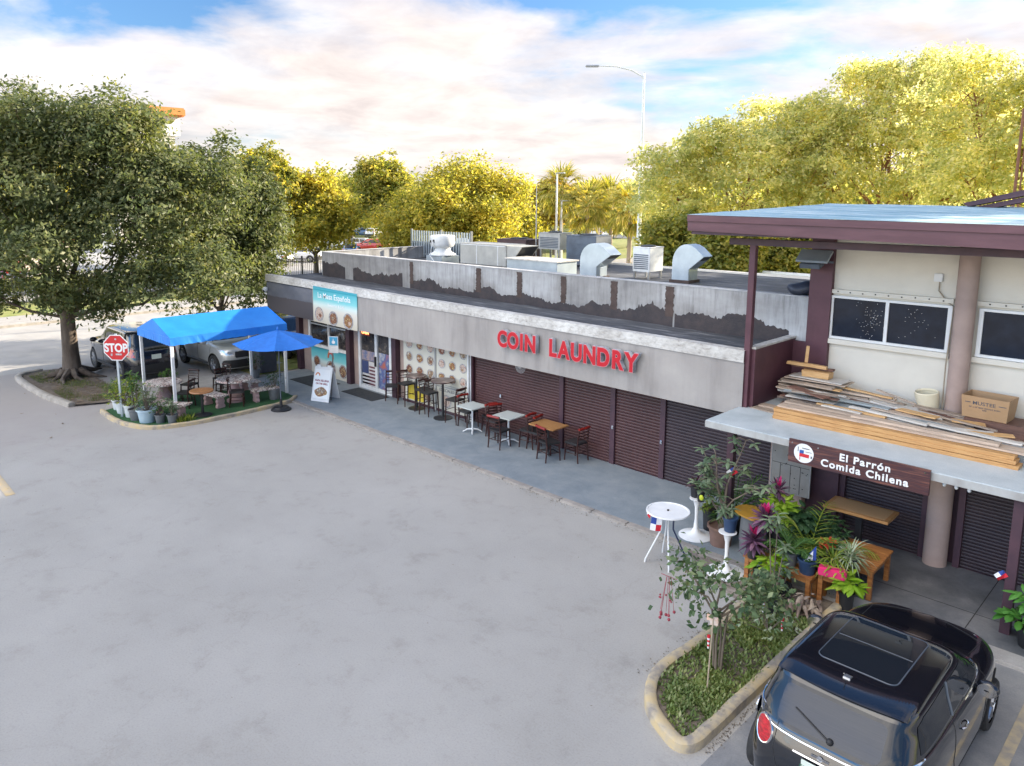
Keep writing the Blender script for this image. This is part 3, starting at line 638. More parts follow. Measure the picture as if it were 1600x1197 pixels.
# ------------------------------------------------------------------ two-storey building on the right
tb = thing('restaurant_building', 'two-storey cream building with plum posts, canopy slab and flat blue-silver roof', 'building', (-3, 15.5, 0))
M().box(-6.82, 6, 12.33, 15.6, 2.11, 2.24).build('canopy_slab', [m_slab], tb, True, bevel=.008)
M().box(-6.823, 6, 12.326, 12.3295, 2.108, 2.225).build('slab_edge', m_slabe, tb, True)
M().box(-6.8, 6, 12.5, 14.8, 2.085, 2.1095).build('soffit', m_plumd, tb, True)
M().box(-5.90, 6, 15.5, 15.7, 2.24, 5.75).build('wall', m_cream, tb, True)
M().box(-6.34, -5.90, 15.38, 15.82, 2.1, 5.62).build('corner_column', m_plum, tb, True)
M().box(-6.74, -6.60, 13.72, 15.5, 2.1, 3.40).box(-6.60, -6.34, 15.40, 15.5, 2.1, 3.35).build('side_wall', m_plum, tb, True)
M().box(-6.755, -6.585, 13.70, 15.5, 3.402, 3.44).build('side_coping', m_drip, tb, True)
M().box(-6.79, -6.67, 13.62, 13.735, 2.242, 5.52).build('post', m_plum, tb, True, bevel=.005)
M().box(-7.2, 6, 13.60, 13.74, 5.40, 5.52).build('beam', m_plumd, tb, True)
# roof: front fascia in two plies, low pitched deck behind
def RZ(x): return 5.965-.012*(x+7.7)
m = M()
for (z0, z1, y0, y1) in ((-.12, -.0, 12.96, 13.02), (-.30, -.123, 12.99, 13.04)):
    m.add([(-7.76, y0, RZ(-7.76)+z0-(.0)), (6, y0, RZ(6)+z0-.12*(z0 < -.2)), (6, y0, RZ(6)+z1), (-7.76, y0, RZ(-7.76)+z1), (-7.76, y1, RZ(-7.76)+z0), (6, y1, RZ(6)+z0), (6, y1, RZ(6)+z1), (-7.76, y1, RZ(-7.76)+z1)],
          [(0, 1, 2, 3), (7, 6, 5, 4), (0, 4, 5, 1), (3, 2, 6, 7), (0, 3, 7, 4), (1, 5, 6, 2)])
m.box(-7.78, -7.72, 13.02, 19.6, 5.70, 5.955)
m.build('roof_fascia', mat('plum_fascia', (.085, .033, .043), (.13, .055, .068), .5, 2.5, (.5, 1, 3), bmp=.1, det=9, lo=.4, hi=.75), tb, True)
led = M(); r_ = random.Random(14); NX, NY = 40, 14
for i in range(NX+1):
    x = -7.77+(6+7.77)*i/NX
    for j in range(NY+1): led.v.append((x, 12.95+6.7*j/NY, RZ(x)+.004+.17*j/NY+r_.uniform(-.008, .008)*(j > 0)))
for i in range(NX):
    for j in range(NY): led.f.append((i*(NY+1)+j, (i+1)*(NY+1)+j, (i+1)*(NY+1)+j+1, i*(NY+1)+j+1)); led.mi.append(0)
led.build('roof', m_roofb, tb, True, recalc=False)
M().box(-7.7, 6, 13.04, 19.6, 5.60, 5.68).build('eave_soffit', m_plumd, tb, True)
M().box(-5.9, 6, 19.3, 19.6, 0, 5.7).box(-5.9, -5.7, 15.7, 19.3, 3.3, 5.7).build('rear_wall', m_cream, tb, True)
# raised roof part at the far right, seen as a sloping plum barge board
mm_ = M(); A_ = Vector((-4.55, 19.0, 6.12)); B_ = Vector((-.5, 18.6, 7.05))
for dz, dy, wd in ((0, 0, .17), (-.13, .06, .10)):
    mm_.add([A_+Vector((0, dy, dz-.02)), B_+Vector((0, dy, dz-.02)), B_+Vector((0, dy, dz+wd)), A_+Vector((-.1, dy, dz+.05)), A_+Vector((0, dy+.5, dz-.02)), B_+Vector((0, dy+.5, dz-.02)), B_+Vector((0, dy+.5, dz+wd)), A_+Vector((-.1, dy+.5, dz+.05))],
            [(0, 1, 2, 3), (7, 6, 5, 4), (0, 4, 5, 1), (3, 2, 6, 7), (0, 3, 7, 4), (1, 5, 6, 2)])
mm_.build('barge_board', m_plumd, tb, True)
# upper windows
def window(x0, x1, z0, z1, mid):
    g = M().box(x0, x1, 15.47, 15.52, z0, z1).build('window', m_darkglass, tb, True)
    f = M(); f.box(x0-.05, x0+.02, 15.44, 15.49, z0, z1).box(x1-.02, x1+.05, 15.44, 15.49, z0, z1)
    if mid: f.box(mid-.03, mid+.03, 15.435, 15.49, z0, z1)
    f.box(x0-.05, x1+.05, 15.43, 15.49, z1, z1+.045).box(x0-.05, x1+.05, 15.43, 15.49, z0-.05, z0)
    o = f.build('window_frame', m_white, g, False); o.data.transform(Matrix.Translation(-Vector(tb.location)))
    s = M().box(x0-.09, x1+.07, 15.39, 15.5, z0-.15, z0-.055).box(x0-.1, x1+.06, 15.42, 15.5, z1+.09, z1+.17); o = s.build('sill', m_cream, g, False); o.data.transform(Matrix.Translation(-Vector(tb.location)))
    b = M()
    for k in range(9): b.cbox((x0+.1+(x1-x0-.2)*k/8, 15.412, z1+.13+rnd.uniform(-.012, .012)), (.022, .012, .022))
    o = b.build('bolt', m_rubber, g, False); o.data.transform(Matrix.Translation(-Vector(tb.location)))
window(-5.88, -3.82, 3.55, 4.32, -4.86); window(-3.30, -1.2, 3.55, 4.32, -2.2); window(-.7, 1.5, 3.55, 4.32, .4)
# paint splashes on the first pane
sp_ = M(); r_ = random.Random(5)
for k in range(70):
    x = -5.12+r_.gauss(0, .13); z = 3.95+r_.gauss(0, .2)
    if 3.58 < z < 4.28: sp_.add([(x+r_.uniform(.002, .008)*math.cos(a_), 15.466, z+r_.uniform(.002, .009)*math.sin(a_)) for a_ in (0, 1, 2, 3, 4, 5)], [tuple(range(6))])
for k in range(26):
    x = -4.35+r_.gauss(0, .12); z = 3.95+r_.gauss(0, .22)
    if 3.58 < z < 4.28: sp_.add([(x+.005*math.cos(a_), 15.466, z+.005*math.sin(a_)) for a_ in (0, 1, 2, 3, 4, 5)], [tuple(range(6))])
sp_.build('paint_spatter', m_white, tb, True)
for xx in (-3.54, -.9): M().lathe([(.165, 2.242), (.165, 5.6)], 28, (xx, 15.3, 0)).build('round_column', m_pink, tb, True, smooth=40)
xx = -3.33; M().lathe([(.185, .046), (.185, 2.08)], 28, (xx, 14.1, 0)).build('round_column', m_pink, tb, True, smooth=40)
m = M(); m.tube([(-4.02, 15.46, 4.80), (-4.02, 15.45, 4.62), (-3.86, 15.45, 4.42), (-3.74, 15.40, 4.36), (-3.735, 15.22, 3.3), (-3.72, 15.2, 2.5)], .012, 6); m.build('cable', mat('cable_tan', (.30, .25, .18), (.25, .2, .15), .6, 5), tb, True, smooth=60)
M().box(-4.12, -3.98, 15.44, 15.5, 4.78, 4.93).build('junction_box', m_white, tb, True, bevel=.008)
# ground floor of the restaurant
M().box(-6.28, -5.62, 13.95, 14.25, .05, 2.085).build('pilaster', m_pink, tb, True)
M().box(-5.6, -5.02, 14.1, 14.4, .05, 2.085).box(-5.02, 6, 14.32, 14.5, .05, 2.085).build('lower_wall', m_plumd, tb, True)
def shut2(x0, x1): return shutter(x0, x1, m_shutd, tb, 2.085, 14.26, .06, .052)
shut2(-4.92, -3.62); shut2(-2.98, -1.0); shut2(-.9, 1.2)
for x in (-4.97, -3.57, -3.03, -.95): M().box(x-.05, x+.05, 14.17, 14.32, .05, 2.085).build('shutter_guide', m_plumd, tb, True)
def slabpost(x, y):
    return M().box(x-.065, x+.065, y-.065, y+.065, .05, 2.085).build('canopy_post', m_plumd, tb, True, bevel=.004)
slabpost(-1.96, 12.47); slabpost(-6.42, 12.62)
# mail panel
mb = thing('notice_board', 'weathered grey panel board with screw holes hanging from the canopy beside the pilaster', 'board', (-5.83, 13.9, 1.12))
M().box(-.37, .37, -.03, .0, -.45, .5).build('board', mat('panel_grey', (.30, .285, .26), (.24, .225, .205), .7, 3, bmp=.2), mb)
q = M()
for x in (-.2, 0, .19): q.box(x-.004, x+.004, -.034, -.031, -.44, .10)
q.box(-.36, .36, -.034, -.031, .10, .108)
r_ = random.Random(3)
for k in range(26): q.cbox((r_.uniform(-.33, .33), -.034, r_.uniform(-.4, .46)), (.018, .006, .014))
q.build('screw_holes', m_rubber, mb)
M().box(-.385, -.372, -.035, .0, -.46, .51).box(.372, .385, -.035, 0, -.46, .51).box(-.372, .372, -.035, 0, -.465, -.452).build('board_frame', mat('frame_grey', (0, 0, 0)), mb)
# El Parron sign
es = thing('restaurant_sign', 'dark wood-grain sign with round emblem reading El Parrón Comida Chilena on the slab edge', 'sign', (-4.12, 12.27, 2.07))
M().box(-1.09, 1.06, -.012, .03, -.19, .205).build('sign_board', mat('sign_woodprint', (.10, .036, .032), (.045, .022, .03), .35, 4, (.35, 1, 7), bmp=0, det=8, lo=.38, hi=.62, c3=(.16, .065, .05)), es)
m = M(); n = 36
m.add([(-.83+.165*math.cos(2*pi*k/n), -.016, .005+.165*math.sin(2*pi*k/n)) for k in range(n)], [tuple(range(n))])
m.build('emblem', m_white, es, recalc=False)
em = M(); em.cur = 0; em.box(-.90, -.83, -.021, -.017, .0, .055); em.cur = 1; em.box(-.90, -.74, -.021, -.017, -.06, -.002); em.box(-.895, -.885, -.021, -.017, -.12, -.06)
em.cur = 2; em.box(-.93, -.92, -.021, -.017, .02, .10).box(-.86, -.74, -.021, -.017, .085, .098).box(-.80, -.70, -.021, -.017, .035, .042).box(-.71, -.69, -.021, -.017, -.06, -.02)
em.build('emblem_marks', [mat('blue_ink', (.02, .08, .35), (.02, .08, .3), .5, 3, bmp=0), mat('red_ink', (.6, .02, .03), (.5, .02, .03), .5, 3, bmp=0), m_ink], es)
def deco(s_, size, x, z, wtot):
    o = text('lettering', s_, size, m_white, es, FRONT(x, -.016, z), .004, .0048, spacing=1.18)
    xs = [v.co.x for v in o.data.vertices]; k_ = wtot/(max(xs)-min(xs)); mid = (max(xs)+min(xs))/2
    for v in o.data.vertices: v.co.x = x+(v.co.x-mid)*k_
deco('El Parrón', .165, .13, .032, .76); deco('Comida Chilena', .165, .12, -.128, 1.32)
mm_ = M()
for x in (-1.03, -.60, .99): mm_.cbox((x, -.016, .15), (.02, .01, .02))
mm_.build('screw', m_chrome, es)
for x in (-2.93, -2.77, -2.60):
    mm_ = M(); mm_.tube([(0, 0, 0), (0, 0, -.03)], .005, 6).ball((0, 0, -.06), .028, 10, 8, (1, 1, 1.3)); o = mm_.build('light_bulb', m_white, None, smooth=50); o.location = (x, 12.52, 2.085)
    tag(o, 'small white bulb hanging under the canopy slab beside the round column', 'bulb', 'bulbs under the canopy')
# solar flood light
so = thing('flood_lamp', 'blue-grey flood lamp on a bracket fixed to the plum corner column', 'lamp', (-6.15, 15.05, 5.12))
M().cbox((0, 0, .03), (.62, .34, .05), rx=math.radians(38)).build('panel', m_galv, so, bevel=.006)
M().cbox((-.06, .05, -.14), (.40, .22, .10), rx=.3).tube([(.1, .05, -.05), (.25, .33, -.1)], .025, 8).build('lamp_housing', m_acd, so, bevel=.01)
# ------------------------------------------------------------------ timber lying on the canopy slab
Ztop = 2.243
def board(x0, x1, y, wd, th, z, m_, rz=0, ry=0, rx=0, label=None, cat='board', group='scrap boards piled on the canopy', name='board'):
    L = x1-x0; r = random.Random(int((x0*97+y*31+z*11)*100)); mm_ = M(); ns = 6; vs = []
    for i in range(ns+1):
        x = -L/2+L*i/ns; dz = r.uniform(-.004, .004); e = r.uniform(-.012, .012)
        if i in (0, ns): x += r.uniform(-.02, .02)
        vs += [(x+e, -wd/2, dz), (x, wd/2, dz), (x-e, wd/2, th+dz), (x, -wd/2, th+dz)]
    fs = [(3, 2, 1, 0), (ns*4, ns*4+1, ns*4+2, ns*4+3)]
    for i in range(ns):
        for k in range(4): fs.append((i*4+k, i*4+(k+1) % 4, (i+1)*4+(k+1) % 4, (i+1)*4+k))
    mm_.add(vs, fs); o = mm_.build(name, m_, None)
    o.location = ((x0+x1)/2, y, z); o.rotation_euler = (rx, ry, rz)
    return tag(o, label or 'weathered scrap board in the jumbled heap on the canopy slab', cat, group)
for k, lab in enumerate(('lowest of the three long golden planks stacked at the front of the canopy slab', 'middle one of the three long golden planks stacked at the front of the slab', 'topmost long golden plank of the front stack on the canopy slab')):
    board(-6.0+.01*k, -2.18-.03*k, 13.42+.012*k, .24, .062, Ztop+.066*k, m_wgold, label=lab, cat='plank', group='long golden planks', rz=.003*k)
board(-6.0, -2.15, 13.60, .30, .03, Ztop+.2, m_wgrey, label='long grey plank lying on top of the golden plank stack', rz=.005)
board(-5.95, -3.7, 13.70, .14, .04, Ztop+.235, m_wgrey, rz=-.03); board(-4.7, -2.5, 13.62, .16, .04, Ztop+.235, m_wgrey, rz=-.02)
board(-6.6, -5.5, 13.75, .34, .02, Ztop, m_wgrey, rz=-.15); board(-6.55, -4.4, 13.92, .2, .03, Ztop+.02, m_wgrey, rz=-.03)
pile = random.Random(2)
for k in range(34):
    x0 = pile.uniform(-6.5, -5.2); L = pile.uniform(.9, 2.6); y = pile.uniform(13.95, 14.9); x1 = min(x0+L, -2.3)
    board(x0, x1, y, pile.uniform(.09, .24), pile.uniform(.018, .04), Ztop+.03+.33*((y-13.95)/.95)*pile.random()*max(0, 1-(x0+6.5)/3)+.05*pile.random(), pile.choice([m_wgrey, m_wgrey, m_wgrey, m_wbrown, m_wpale]), rz=pile.uniform(-.17, .13), ry=pile.uniform(-.035, .05))
for k in range(11):
    x0 = -6.5+pile.uniform(-.06, .15); board(x0, x0+pile.uniform(.7, 1.25), 14.6+pile.uniform(-.2, .2), pile.uniform(.1, .2), .025, Ztop+.10+.035*k, pile.choice([m_wgrey, m_wgrey, m_wbrown]), rz=pile.uniform(-.22, .05))
for k in range(24):
    x0 = pile.uniform(-5.2, -3.0); board(x0, min(x0+pile.uniform(.8, 1.9), -2.2), pile.uniform(13.85, 15.0), pile.uniform(.08, .18), .03, Ztop+.10+.20*pile.random(), pile.choice([m_wgrey, m_wgrey, m_wgrey, m_wbrown, m_wpale]), rz=pile.uniform(-.24, .10), ry=pile.uniform(-.02, .06))
for k in range(20):
    x0 = pile.uniform(-6.4, -2.9); L = pile.uniform(.35, .95); y = pile.uniform(13.95, 14.9); zt_ = .20+.26*max(0, 1-(x0+6.4)/2.6)
    board(x0, min(x0+L, -2.3), y, pile.uniform(.06, .22), .022, Ztop+zt_+pile.uniform(0, .07), pile.choice([m_wgrey, m_wgrey, m_wpine, m_wpale, m_wbrown]), rz=pile.uniform(-.55, .35), ry=pile.uniform(-.05, .09), rx=pile.uniform(-.06, .06))
board(-6.25, -4.3, 14.35, .14, .03, Ztop+.30, m_wblue, rz=-.04, label='blue-grey narrow board across the left heap')
board(-5.2, -2.55, 14.15, .36, .02, Ztop+.24, m_wblue, rz=-.07, label='wide blue-grey painted board lying on the scrap timber', )
board(-5.3, -4.6, 13.78, .07, .02, Ztop+.28, m_wpale, rz=-.10, label='short white painted strip near the golden planks')
board(-5.9, -5.1, 14.42, .06, .02, Ztop+.36, m_wpale, rz=-.05, label='short white painted strip across the left heap')
board(-5.45, -4.2, 13.86, .08, .03, Ztop+.27, m_wpine, rz=-.08, label='narrow fresh pine batten in the middle of the heap')
board(-6.45, -5.25, 14.95, .5, .018, Ztop+.47, m_wgrey, rz=.03, label='broad plywood sheet carrying the pine block by the plum column'); board(-6.35, -5.3, 14.95, .42, .02, Ztop+.50, m_wpale, rz=-.06)
board(-6.16, -5.62, 14.95, .22, .12, Ztop+.53, m_wpine, rz=.02, label='thick pale pine block sitting on the plywood sheet', cat='wood block', name='timber_block')
board(-6.45, -5.62, 15.05, .10, .045, Ztop+.66, m_wbrown, rz=.02, label='dark reddish stick lying over the pine block')
board(-6.5, -5.72, 14.95, .09, .06, Ztop+.71, m_wpine, rz=.0, label='pine batten on top of the left timber heap under the upright stick')
o = M().box(-.03, .03, -.015, .015, 0, .34).build('stick', m_wpine, None, bevel=.004); o.location = (-6.14, 15.0, Ztop+.775); o.rotation_euler = (0, .05, .3)
tag(o, 'short upright pine stick standing on top of the timber heap', 'stick')
board(-4.85, -3.75, 15.12, .05, .03, Ztop+.30, m_wgrey, rz=-.15, ry=.18, label='thin stick slanting down towards the round column')
# cardboard box
cb = thing('cardboard_box', 'open brown cardboard box with black lettering beside the round column', 'box', (-2.96, 14.98, 2.56), rz=-.06)
m_card = mat('cardboard', (.40, .255, .14), (.35, .22, .115), .85, 3, bmp=.1)
bx = M(); W2, D2, Hh = .33, .22, .38
bx.box(-W2, W2, -D2, -D2+.012, 0, Hh).box(-W2, W2, D2-.012, D2, 0, Hh).box(-W2, -W2+.012, -D2+.012, D2-.012, 0, Hh).box(W2-.012, W2, -D2+.012, D2-.012, 0, Hh).box(-W2+.012, W2-.012, -D2+.012, D2-.012, 0, .012)
bx.v = [(x*(1+.08*z/Hh), y*(1+.18*z/Hh), z) for x, y, z in bx.v]; bx.build('box_body', m_card, cb)
text('lettering', 'MUSTEE', .085, m_ink, cb, Matrix.Translation((-.01, -.246, .24)) @ Matrix.Rotation(pi/2+.10, 4, 'X'), .001, .001, sx=1.15)
text('lettering', '24" x 24" MOP SERVICE BASIN\n63M', .036, m_ink, cb, Matrix.Translation((0, -.240, .18)) @ Matrix.Rotation(pi/2+.10, 4, 'X'), .001, .0004)
M().cbox((-.255, -.2495, .27), (.085, .004, .012), rx=.10).build('printed_line', m_ink, cb); M().cbox((.26, -.2495, .27), (.11, .004, .012), rx=.10).build('printed_line', m_ink, cb)
o = M().box(-.5, .5, -.3, .3, 0, .31).build('timber_block', m_wbrown); o.location = (-2.75, 15.0, 2.245); tag(o, 'dark reddish timber under the cardboard box', 'timber')
# cream basin leaning at the column
bs = M().lathe([(.0, 0), (.10, .0), (.17, .05), (.20, .22), (.205, .32), (.19, .33), (.18, .30)], 24, cap=False).build('basin', mat('cream_plastic', (.72, .66, .50), (.64, .58, .42), .4, 4, bmp=.05), None, smooth=40)
bs.location = (-3.93, 15.2, 2.44); bs.rotation_euler = (.25, -.1, 0); bs.scale = (1, .7, 1.15); tag(bs, 'cream plastic basin standing behind the timber left of the round column', 'basin')
# black bags on the low roof edge
for (x, y, sx_, r0, lab) in ((-6.62, 15.72, .30, 0, 'dark navy bag lying on the parapet beside the plum column'), (-6.38, 16.0, .34, 1, 'brown-grey sack slumped behind the navy bag on the parapet')):
    q = M().ball((0, 0, .12), 1, 20, 12, (sx_, .24, .15)); rr = random.Random(r0)
    q.v = [(a_*(1+.10*math.sin(7*b_+9*c_)), b_*(1+.12*math.sin(9*a_+4)), c_+.03*math.sin(11*a_+5*b_)) for a_, b_, c_ in q.v]
    o = q.build('bag', mat('bag_navy', (.02, .025, .04), (.035, .04, .06), .5, 8, bmp=.3) if r0 == 0 else mat('sack_brown', (.06, .05, .045), (.09, .08, .07), .8, 8, bmp=.3), None, smooth=60)
    o.location = (x, y, 4.29 if y < 15.9 else 4.2); tag(o, lab, 'bag')
# ------------------------------------------------------------------ things on the low roof
def at(px, d, z=0):
    """ground position d metres ahead of the drone's viewpoint, in direction px (0..1600 across)"""
    s = (px-760)/1197*d; return Vector((-.7152*d+.6989*s, .6989*d+.7152*s, z))
ZR_ = 3.8
def gooseneck(loc, sc, label, rz=0):
    g = thing('roof_vent', label, 'roof vent', loc, rz, 'gooseneck vents on the low roof')
    pf = [(-.5, 0), (-.5, .5)]+[(-.5*math.cos(a*pi/2/8), .5+.5*math.sin(a*pi/2/8)) for a in range(1, 9)]+[(.16, .98), (.34, .91), (.50, .80), (.64, .70)]
    inner = [(.12, .36), (.12, 0)]
    m = M(); m.prism(pf+inner, -.32, .32, 'y'); m.build('duct', m_galv, g, bevel=.008)
    m = M(); dx, dz = .64-.12, .70-.36; L = math.hypot(dx, dz); nx_, nz_ = dz/L, -dx/L
    e = .004
    m.add([(.13+nx_*e, -.29, .385+nz_*e), (.62+nx_*e, -.29, .685+nz_*e), (.62+nx_*e, .29, .685+nz_*e), (.13+nx_*e, .29, .385+nz_*e)], [(0, 1, 2, 3)]); m.build('opening', m_black, g)
    m = M(); m.box(-.56, .18, -.38, .38, 0, .07); jitter(m, .01, 3); m.build('flashing', m_tarb, g)
    m = M()
    for z in (.30, .5): m.box(-.506, .126, -.326, .326, z, z+.012)
    m.build('seam', m_galv, g); g.scale = sc; return g
gooseneck((-11.75, 19.9, ZR_), (.90, .80, 1.14), 'large silver gooseneck vent standing alone nearest the restaurant roof')
gooseneck((-14.35, 18.9, ZR_), (1.04, .86, 1.10), 'large silver gooseneck vent in front of the dark blue-grey unit')
def ac(loc, d, m_, label, name='roof_unit', rz=0, grille=True, fan=True, leg=.12):
    a = thing(name, label, 'roof unit', (loc[0], loc[1], ZR_), rz, 'air-conditioning units on the low roof'); w_, dp, h = d
    M().box(-w_/2, w_/2, -dp/2, dp/2, leg, leg+h).build('casing', m_, a, bevel=.012)
    f = M()
    for sx_ in (-1, 1):
        for sy in (-1, 1): M().box(sx_*w_*.42-.03, sx_*w_*.42+.03, sy*dp*.42-.03, sy*dp*.42+.03, 0, leg).build('foot', m_steel, a)
    if grille:
        q = M(); n = int(h*.7/.06)
        for k in range(n): q.box(-w_*.42, w_*.42, -dp/2-.012, -dp/2-.002, leg+h*.12+k*.06, leg+h*.12+k*.06+.03)
        q.build('grille', m_acd, a)
    q = M(); q.box(-w_/2-.01, w_/2+.01, -dp/2-.01, dp/2+.01, leg+h, leg+h+.02); q.build('lid', m_, a)
    if fan: M().lathe([(min(w_, dp)*.38, 0), (min(w_, dp)*.38, .04), (min(w_, dp)*.33, .045), (.05, .06)], 20, (0, 0, leg+h+.021)).build('fan_guard', m_black, a)
    return a
# long beige package unit with angled intake hood
a = ac((-19.35, 19.2), (2.3, 1.0, .72), m_acg, 'long beige package unit with an angled intake hood on the low roof', grille=False, fan=False)
q = M(); q.box(-.30, -.27, -.512, -.502, .14, .8).box(.75, .78, -.512, -.502, .14, .8).box(-1.1, 1.1, -.51, -.502, .80, .83); q.build('panel_seam', m_wmetal, a)
q = M(); q.prism([(1.15, .84), (1.15, .20), (1.35, .26), (1.85, .84)], -.46, .46, 'y'); q.build('intake_hood', m_acg, a)
M().add([(1.36, -.42, .262), (1.83, -.42, .815), (1.83, .42, .815), (1.36, .42, .262)], [(0, 1, 2, 3)]).build('hood_screen', m_black, a)
a.rotation_euler.z = .02
ac((-17.1, 21.9), (1.35, .9, 1.0), m_acd, 'tall dark blue-grey louvred unit behind the left gooseneck vent')
ac((-19.3, 22.6), (1.1, .7, .62), m_acg, 'small grey condenser on a stand behind the long beige unit', leg=.5)
ac((-21.0, 22.4), (1.6, 1.0, .7), mat('unit_maroon', (.06, .035, .035), (.09, .05, .05), .6, 4), 'low dark brown unit at the back of the low roof')
a = ac((-13.35, 20.1), (.62, .75, .74), m_wmetal, 'rusty white condenser with open base between the two gooseneck vents', leg=.22)
# low silver curb duct
d_ = thing('roof_duct', 'low silver duct lying behind the parapet beside the beige unit', 'duct', (-16.5, 18.7, ZR_)); M().box(-1.15, 1.05, -.5, .5, 0, .46).build('duct_body', m_galv, d_, bevel=.01)
M().box(-1.2, 1.1, -.55, .55, .462, .50).build('duct_lid', m_drip, d_)
# mushroom exhaust fan
ef = thing('exhaust_fan', 'white upblast mushroom exhaust fan in front of the slatted screen on the low roof', 'exhaust fan', (-21.95, 19.1, ZR_))
M().box(-.45, .45, -.45, .45, 0, .3).build('curb', m_galv, ef, bevel=.01)
M().lathe([(.52, .32), (.50, .36), (.34, .44), (.30, .52), (.30, .60)], 28).build('fan_base', m_wmetal, ef, smooth=40)
M().lathe([(.33, .60), (.42, .64), (.47, .74), (.48, 1.02), (.46, 1.06), (.40, 1.07), (.0, 1.09)], 28).build('fan_hood', m_wmetal, ef, smooth=40)
M().cbox((.04, -.475, .86), (.07, .03, .11)).cbox((-.16, -.45, .84), (.09, .03, .09)).build('switch', m_black, ef)
M().tube([(.04, -.49, .84), (.05, -.6, .6), (0, -.62, .3), (.4, -.7, .06), (1.1, -.8, .05)], .012, 6).build('cable', m_wmetal, ef)
# slatted metal screen
fs_ = thing('roof_screen', 'grey vertical-slat metal screen behind the exhaust fan on the low roof', 'screen', (-23.6, 20.3, ZR_))
q = M()
for k in range(24): q.box(-1.7+k*.155, -1.7+k*.155+.055, -.02, .02, .05, 1.12)
q.build('slats', m_galv, fs_)
q = M(); q.box(-1.75, 1.95, .022, .05, .62, .68).box(-1.75, 1.95, .022, .05, .12, .18); 
for x in (-1.75, .15, 1.95): q.box(x-.04, x+.04, .0, .08, 0, 1.18)
q.build('frame', m_steel, fs_)
M().box(-1.75, 1.95, .10, .14, .0, .62).build('backing_board', m_acd, fs_)
lw = thing('roof_box', 'small pale gabled vent box on the far corner of the low roof', 'vent box', (-24.9+.6, 22.3, ZR_)); M().prism([(-.3, 0), (-.3, .45), (0, .75), (.3, .45), (.3, 0)], -.3, .3, 'y').build('vent_housing', m_wmetal, lw)
an = M(); an.tube([(0, 0, 0), (0, 0, 3.0)], [.03, .012], 8).tube([(-.0, 0, 1.1), (.0, 0, 1.12)], .03, 8); o = an.build('antenna_mast', m_steel); o.location = (-19.3, 21.5, ZR_); tag(o, 'thin vertical antenna mast rising from the low roof', 'mast')
q = M(); r_ = random.Random(8)
for k in range(6):
    x = -16.5+k*1.6; q.tube([(x, 17.2+r_.random()*.6, ZR_+.06), (x+1.2, 17.6+r_.random()*.6, ZR_+.06)], .022, 6)
tag(q.build('conduit', m_steel), 'grey pipes lying on the low roof behind the parapet', 'pipes')
# ------------------------------------------------------------------ street lamp, poles
P0 = at(1000, 50)
sl_ = thing('street_lamp', 'tall tapered street lamp with one long curved arm above the trees', 'street lamp', P0)
M().tube([(0, 0, 0), (0, 0, 7), (0, 0, 14.1)], [.17, .12, .065], 12).build('pole', m_wmetal, sl_, smooth=50)
ax = Vector((-.6989, -.7152, 0))
M().tube([Vector((0, 0, 13.7)), Vector((0, 0, 13.9))+ax*.15, Vector((0, 0, 14.25))+ax*.8, Vector((0, 0, 14.48))+ax*1.8, Vector((0, 0, 14.52))+ax*2.9], [.06, .05, .045, .04, .035], 8).build('arm', m_wmetal, sl_, smooth=50)
M().cbox(Vector((0, 0, 14.5))+ax*3.3, (.85, .28, .12), rz=math.atan2(ax.y, ax.x)).build('lamp_head', m_steel, sl_, bevel=.04)
M().tube([(0, 0, 0), (0, 0, .3)], .26, 12).build('base', m_conc, sl_)
for i, (px, d, h, lab) in enumerate(((870, 62, 8.2, 'slim pale lamp post by the palm, nearer of the two'), (878, 66, 6.0, 'shorter slim pale post behind the palm'))):
    l = thing('lamp_post', lab, 'lamp post', at(px, d), 0, 'pale posts by the palms')
    M().tube([(0, 0, 0), (0, 0, h)], [.11, .07], 8).build('pole', m_white, l, smooth=50); M().cbox((.35, 0, h), (.9, .25, .1)).build('lamp_head', m_steel, l, bevel=.03)
bb = thing('street_board', 'white blank board on a post on the sunny lawn', 'board', at(900, 72)); M().box(-.55, .55, -.04, .04, 1.4, 2.4).build('board', m_white, bb); M().tube([(0, 0, 0), (0, 0, 1.4)], .06, 8).build('post', m_steel, bb)
# ------------------------------------------------------------------ canopy tent
tn = thing('canopy_tent', 'blue gabled canopy tent on white posts over the stone tables', 'canopy tent', (-22.68, 10.2, 0))
m_blue, t, p = newmat('blue_canvas'); n = noise(t, 2, det=6); n2 = noise(t, 5, (1, 1, .3), 5)
r = ramp(t, n.outputs[0], [(.3, (.012, .17, .60)), (.7, (.02, .23, .70))]); t.links.new(r.outputs[0], p.inputs['Base Color']); p.inputs['Roughness'].default_value = .45; bump(t, p, n2.outputs[0], .25, .02)
x0, x1, y0, y1, ze, zr = -1.26, 1.22, -1.85, 1.86, 2.33, 2.76
cv = M(); NU, NV = 10, 12
for sgn in (0, 1):
    o0 = len(cv.v)
    for i in range(NU+1):
        for j in range(NV+1):
            u, v_ = i/NU, j/NV; x = (x0+(0-x0)*u) if sgn == 0 else (x1+(0-x1)*u); y = y0+(y1-y0)*v_
            z = ze+(zr-ze)*u-.04*math.sin(pi*u)*(1+.5*math.sin(pi*v_))-.02*math.sin(3*pi*v_)*math.sin(pi*u); cv.v.append((x, y, z))
    for i in range(NU):
        for j in range(NV): q = o0+i*(NV+1)+j; cv.f.append((q, q+1, q+NV+2, q+NV+1)); cv.mi.append(0)
for y in (y0, y1): cv.add([(x0, y, ze), (x1, y, ze), (0, y, zr)], [(0, 1, 2)])
cv.build('canopy', m_blue, tn, smooth=30)
vl = M()
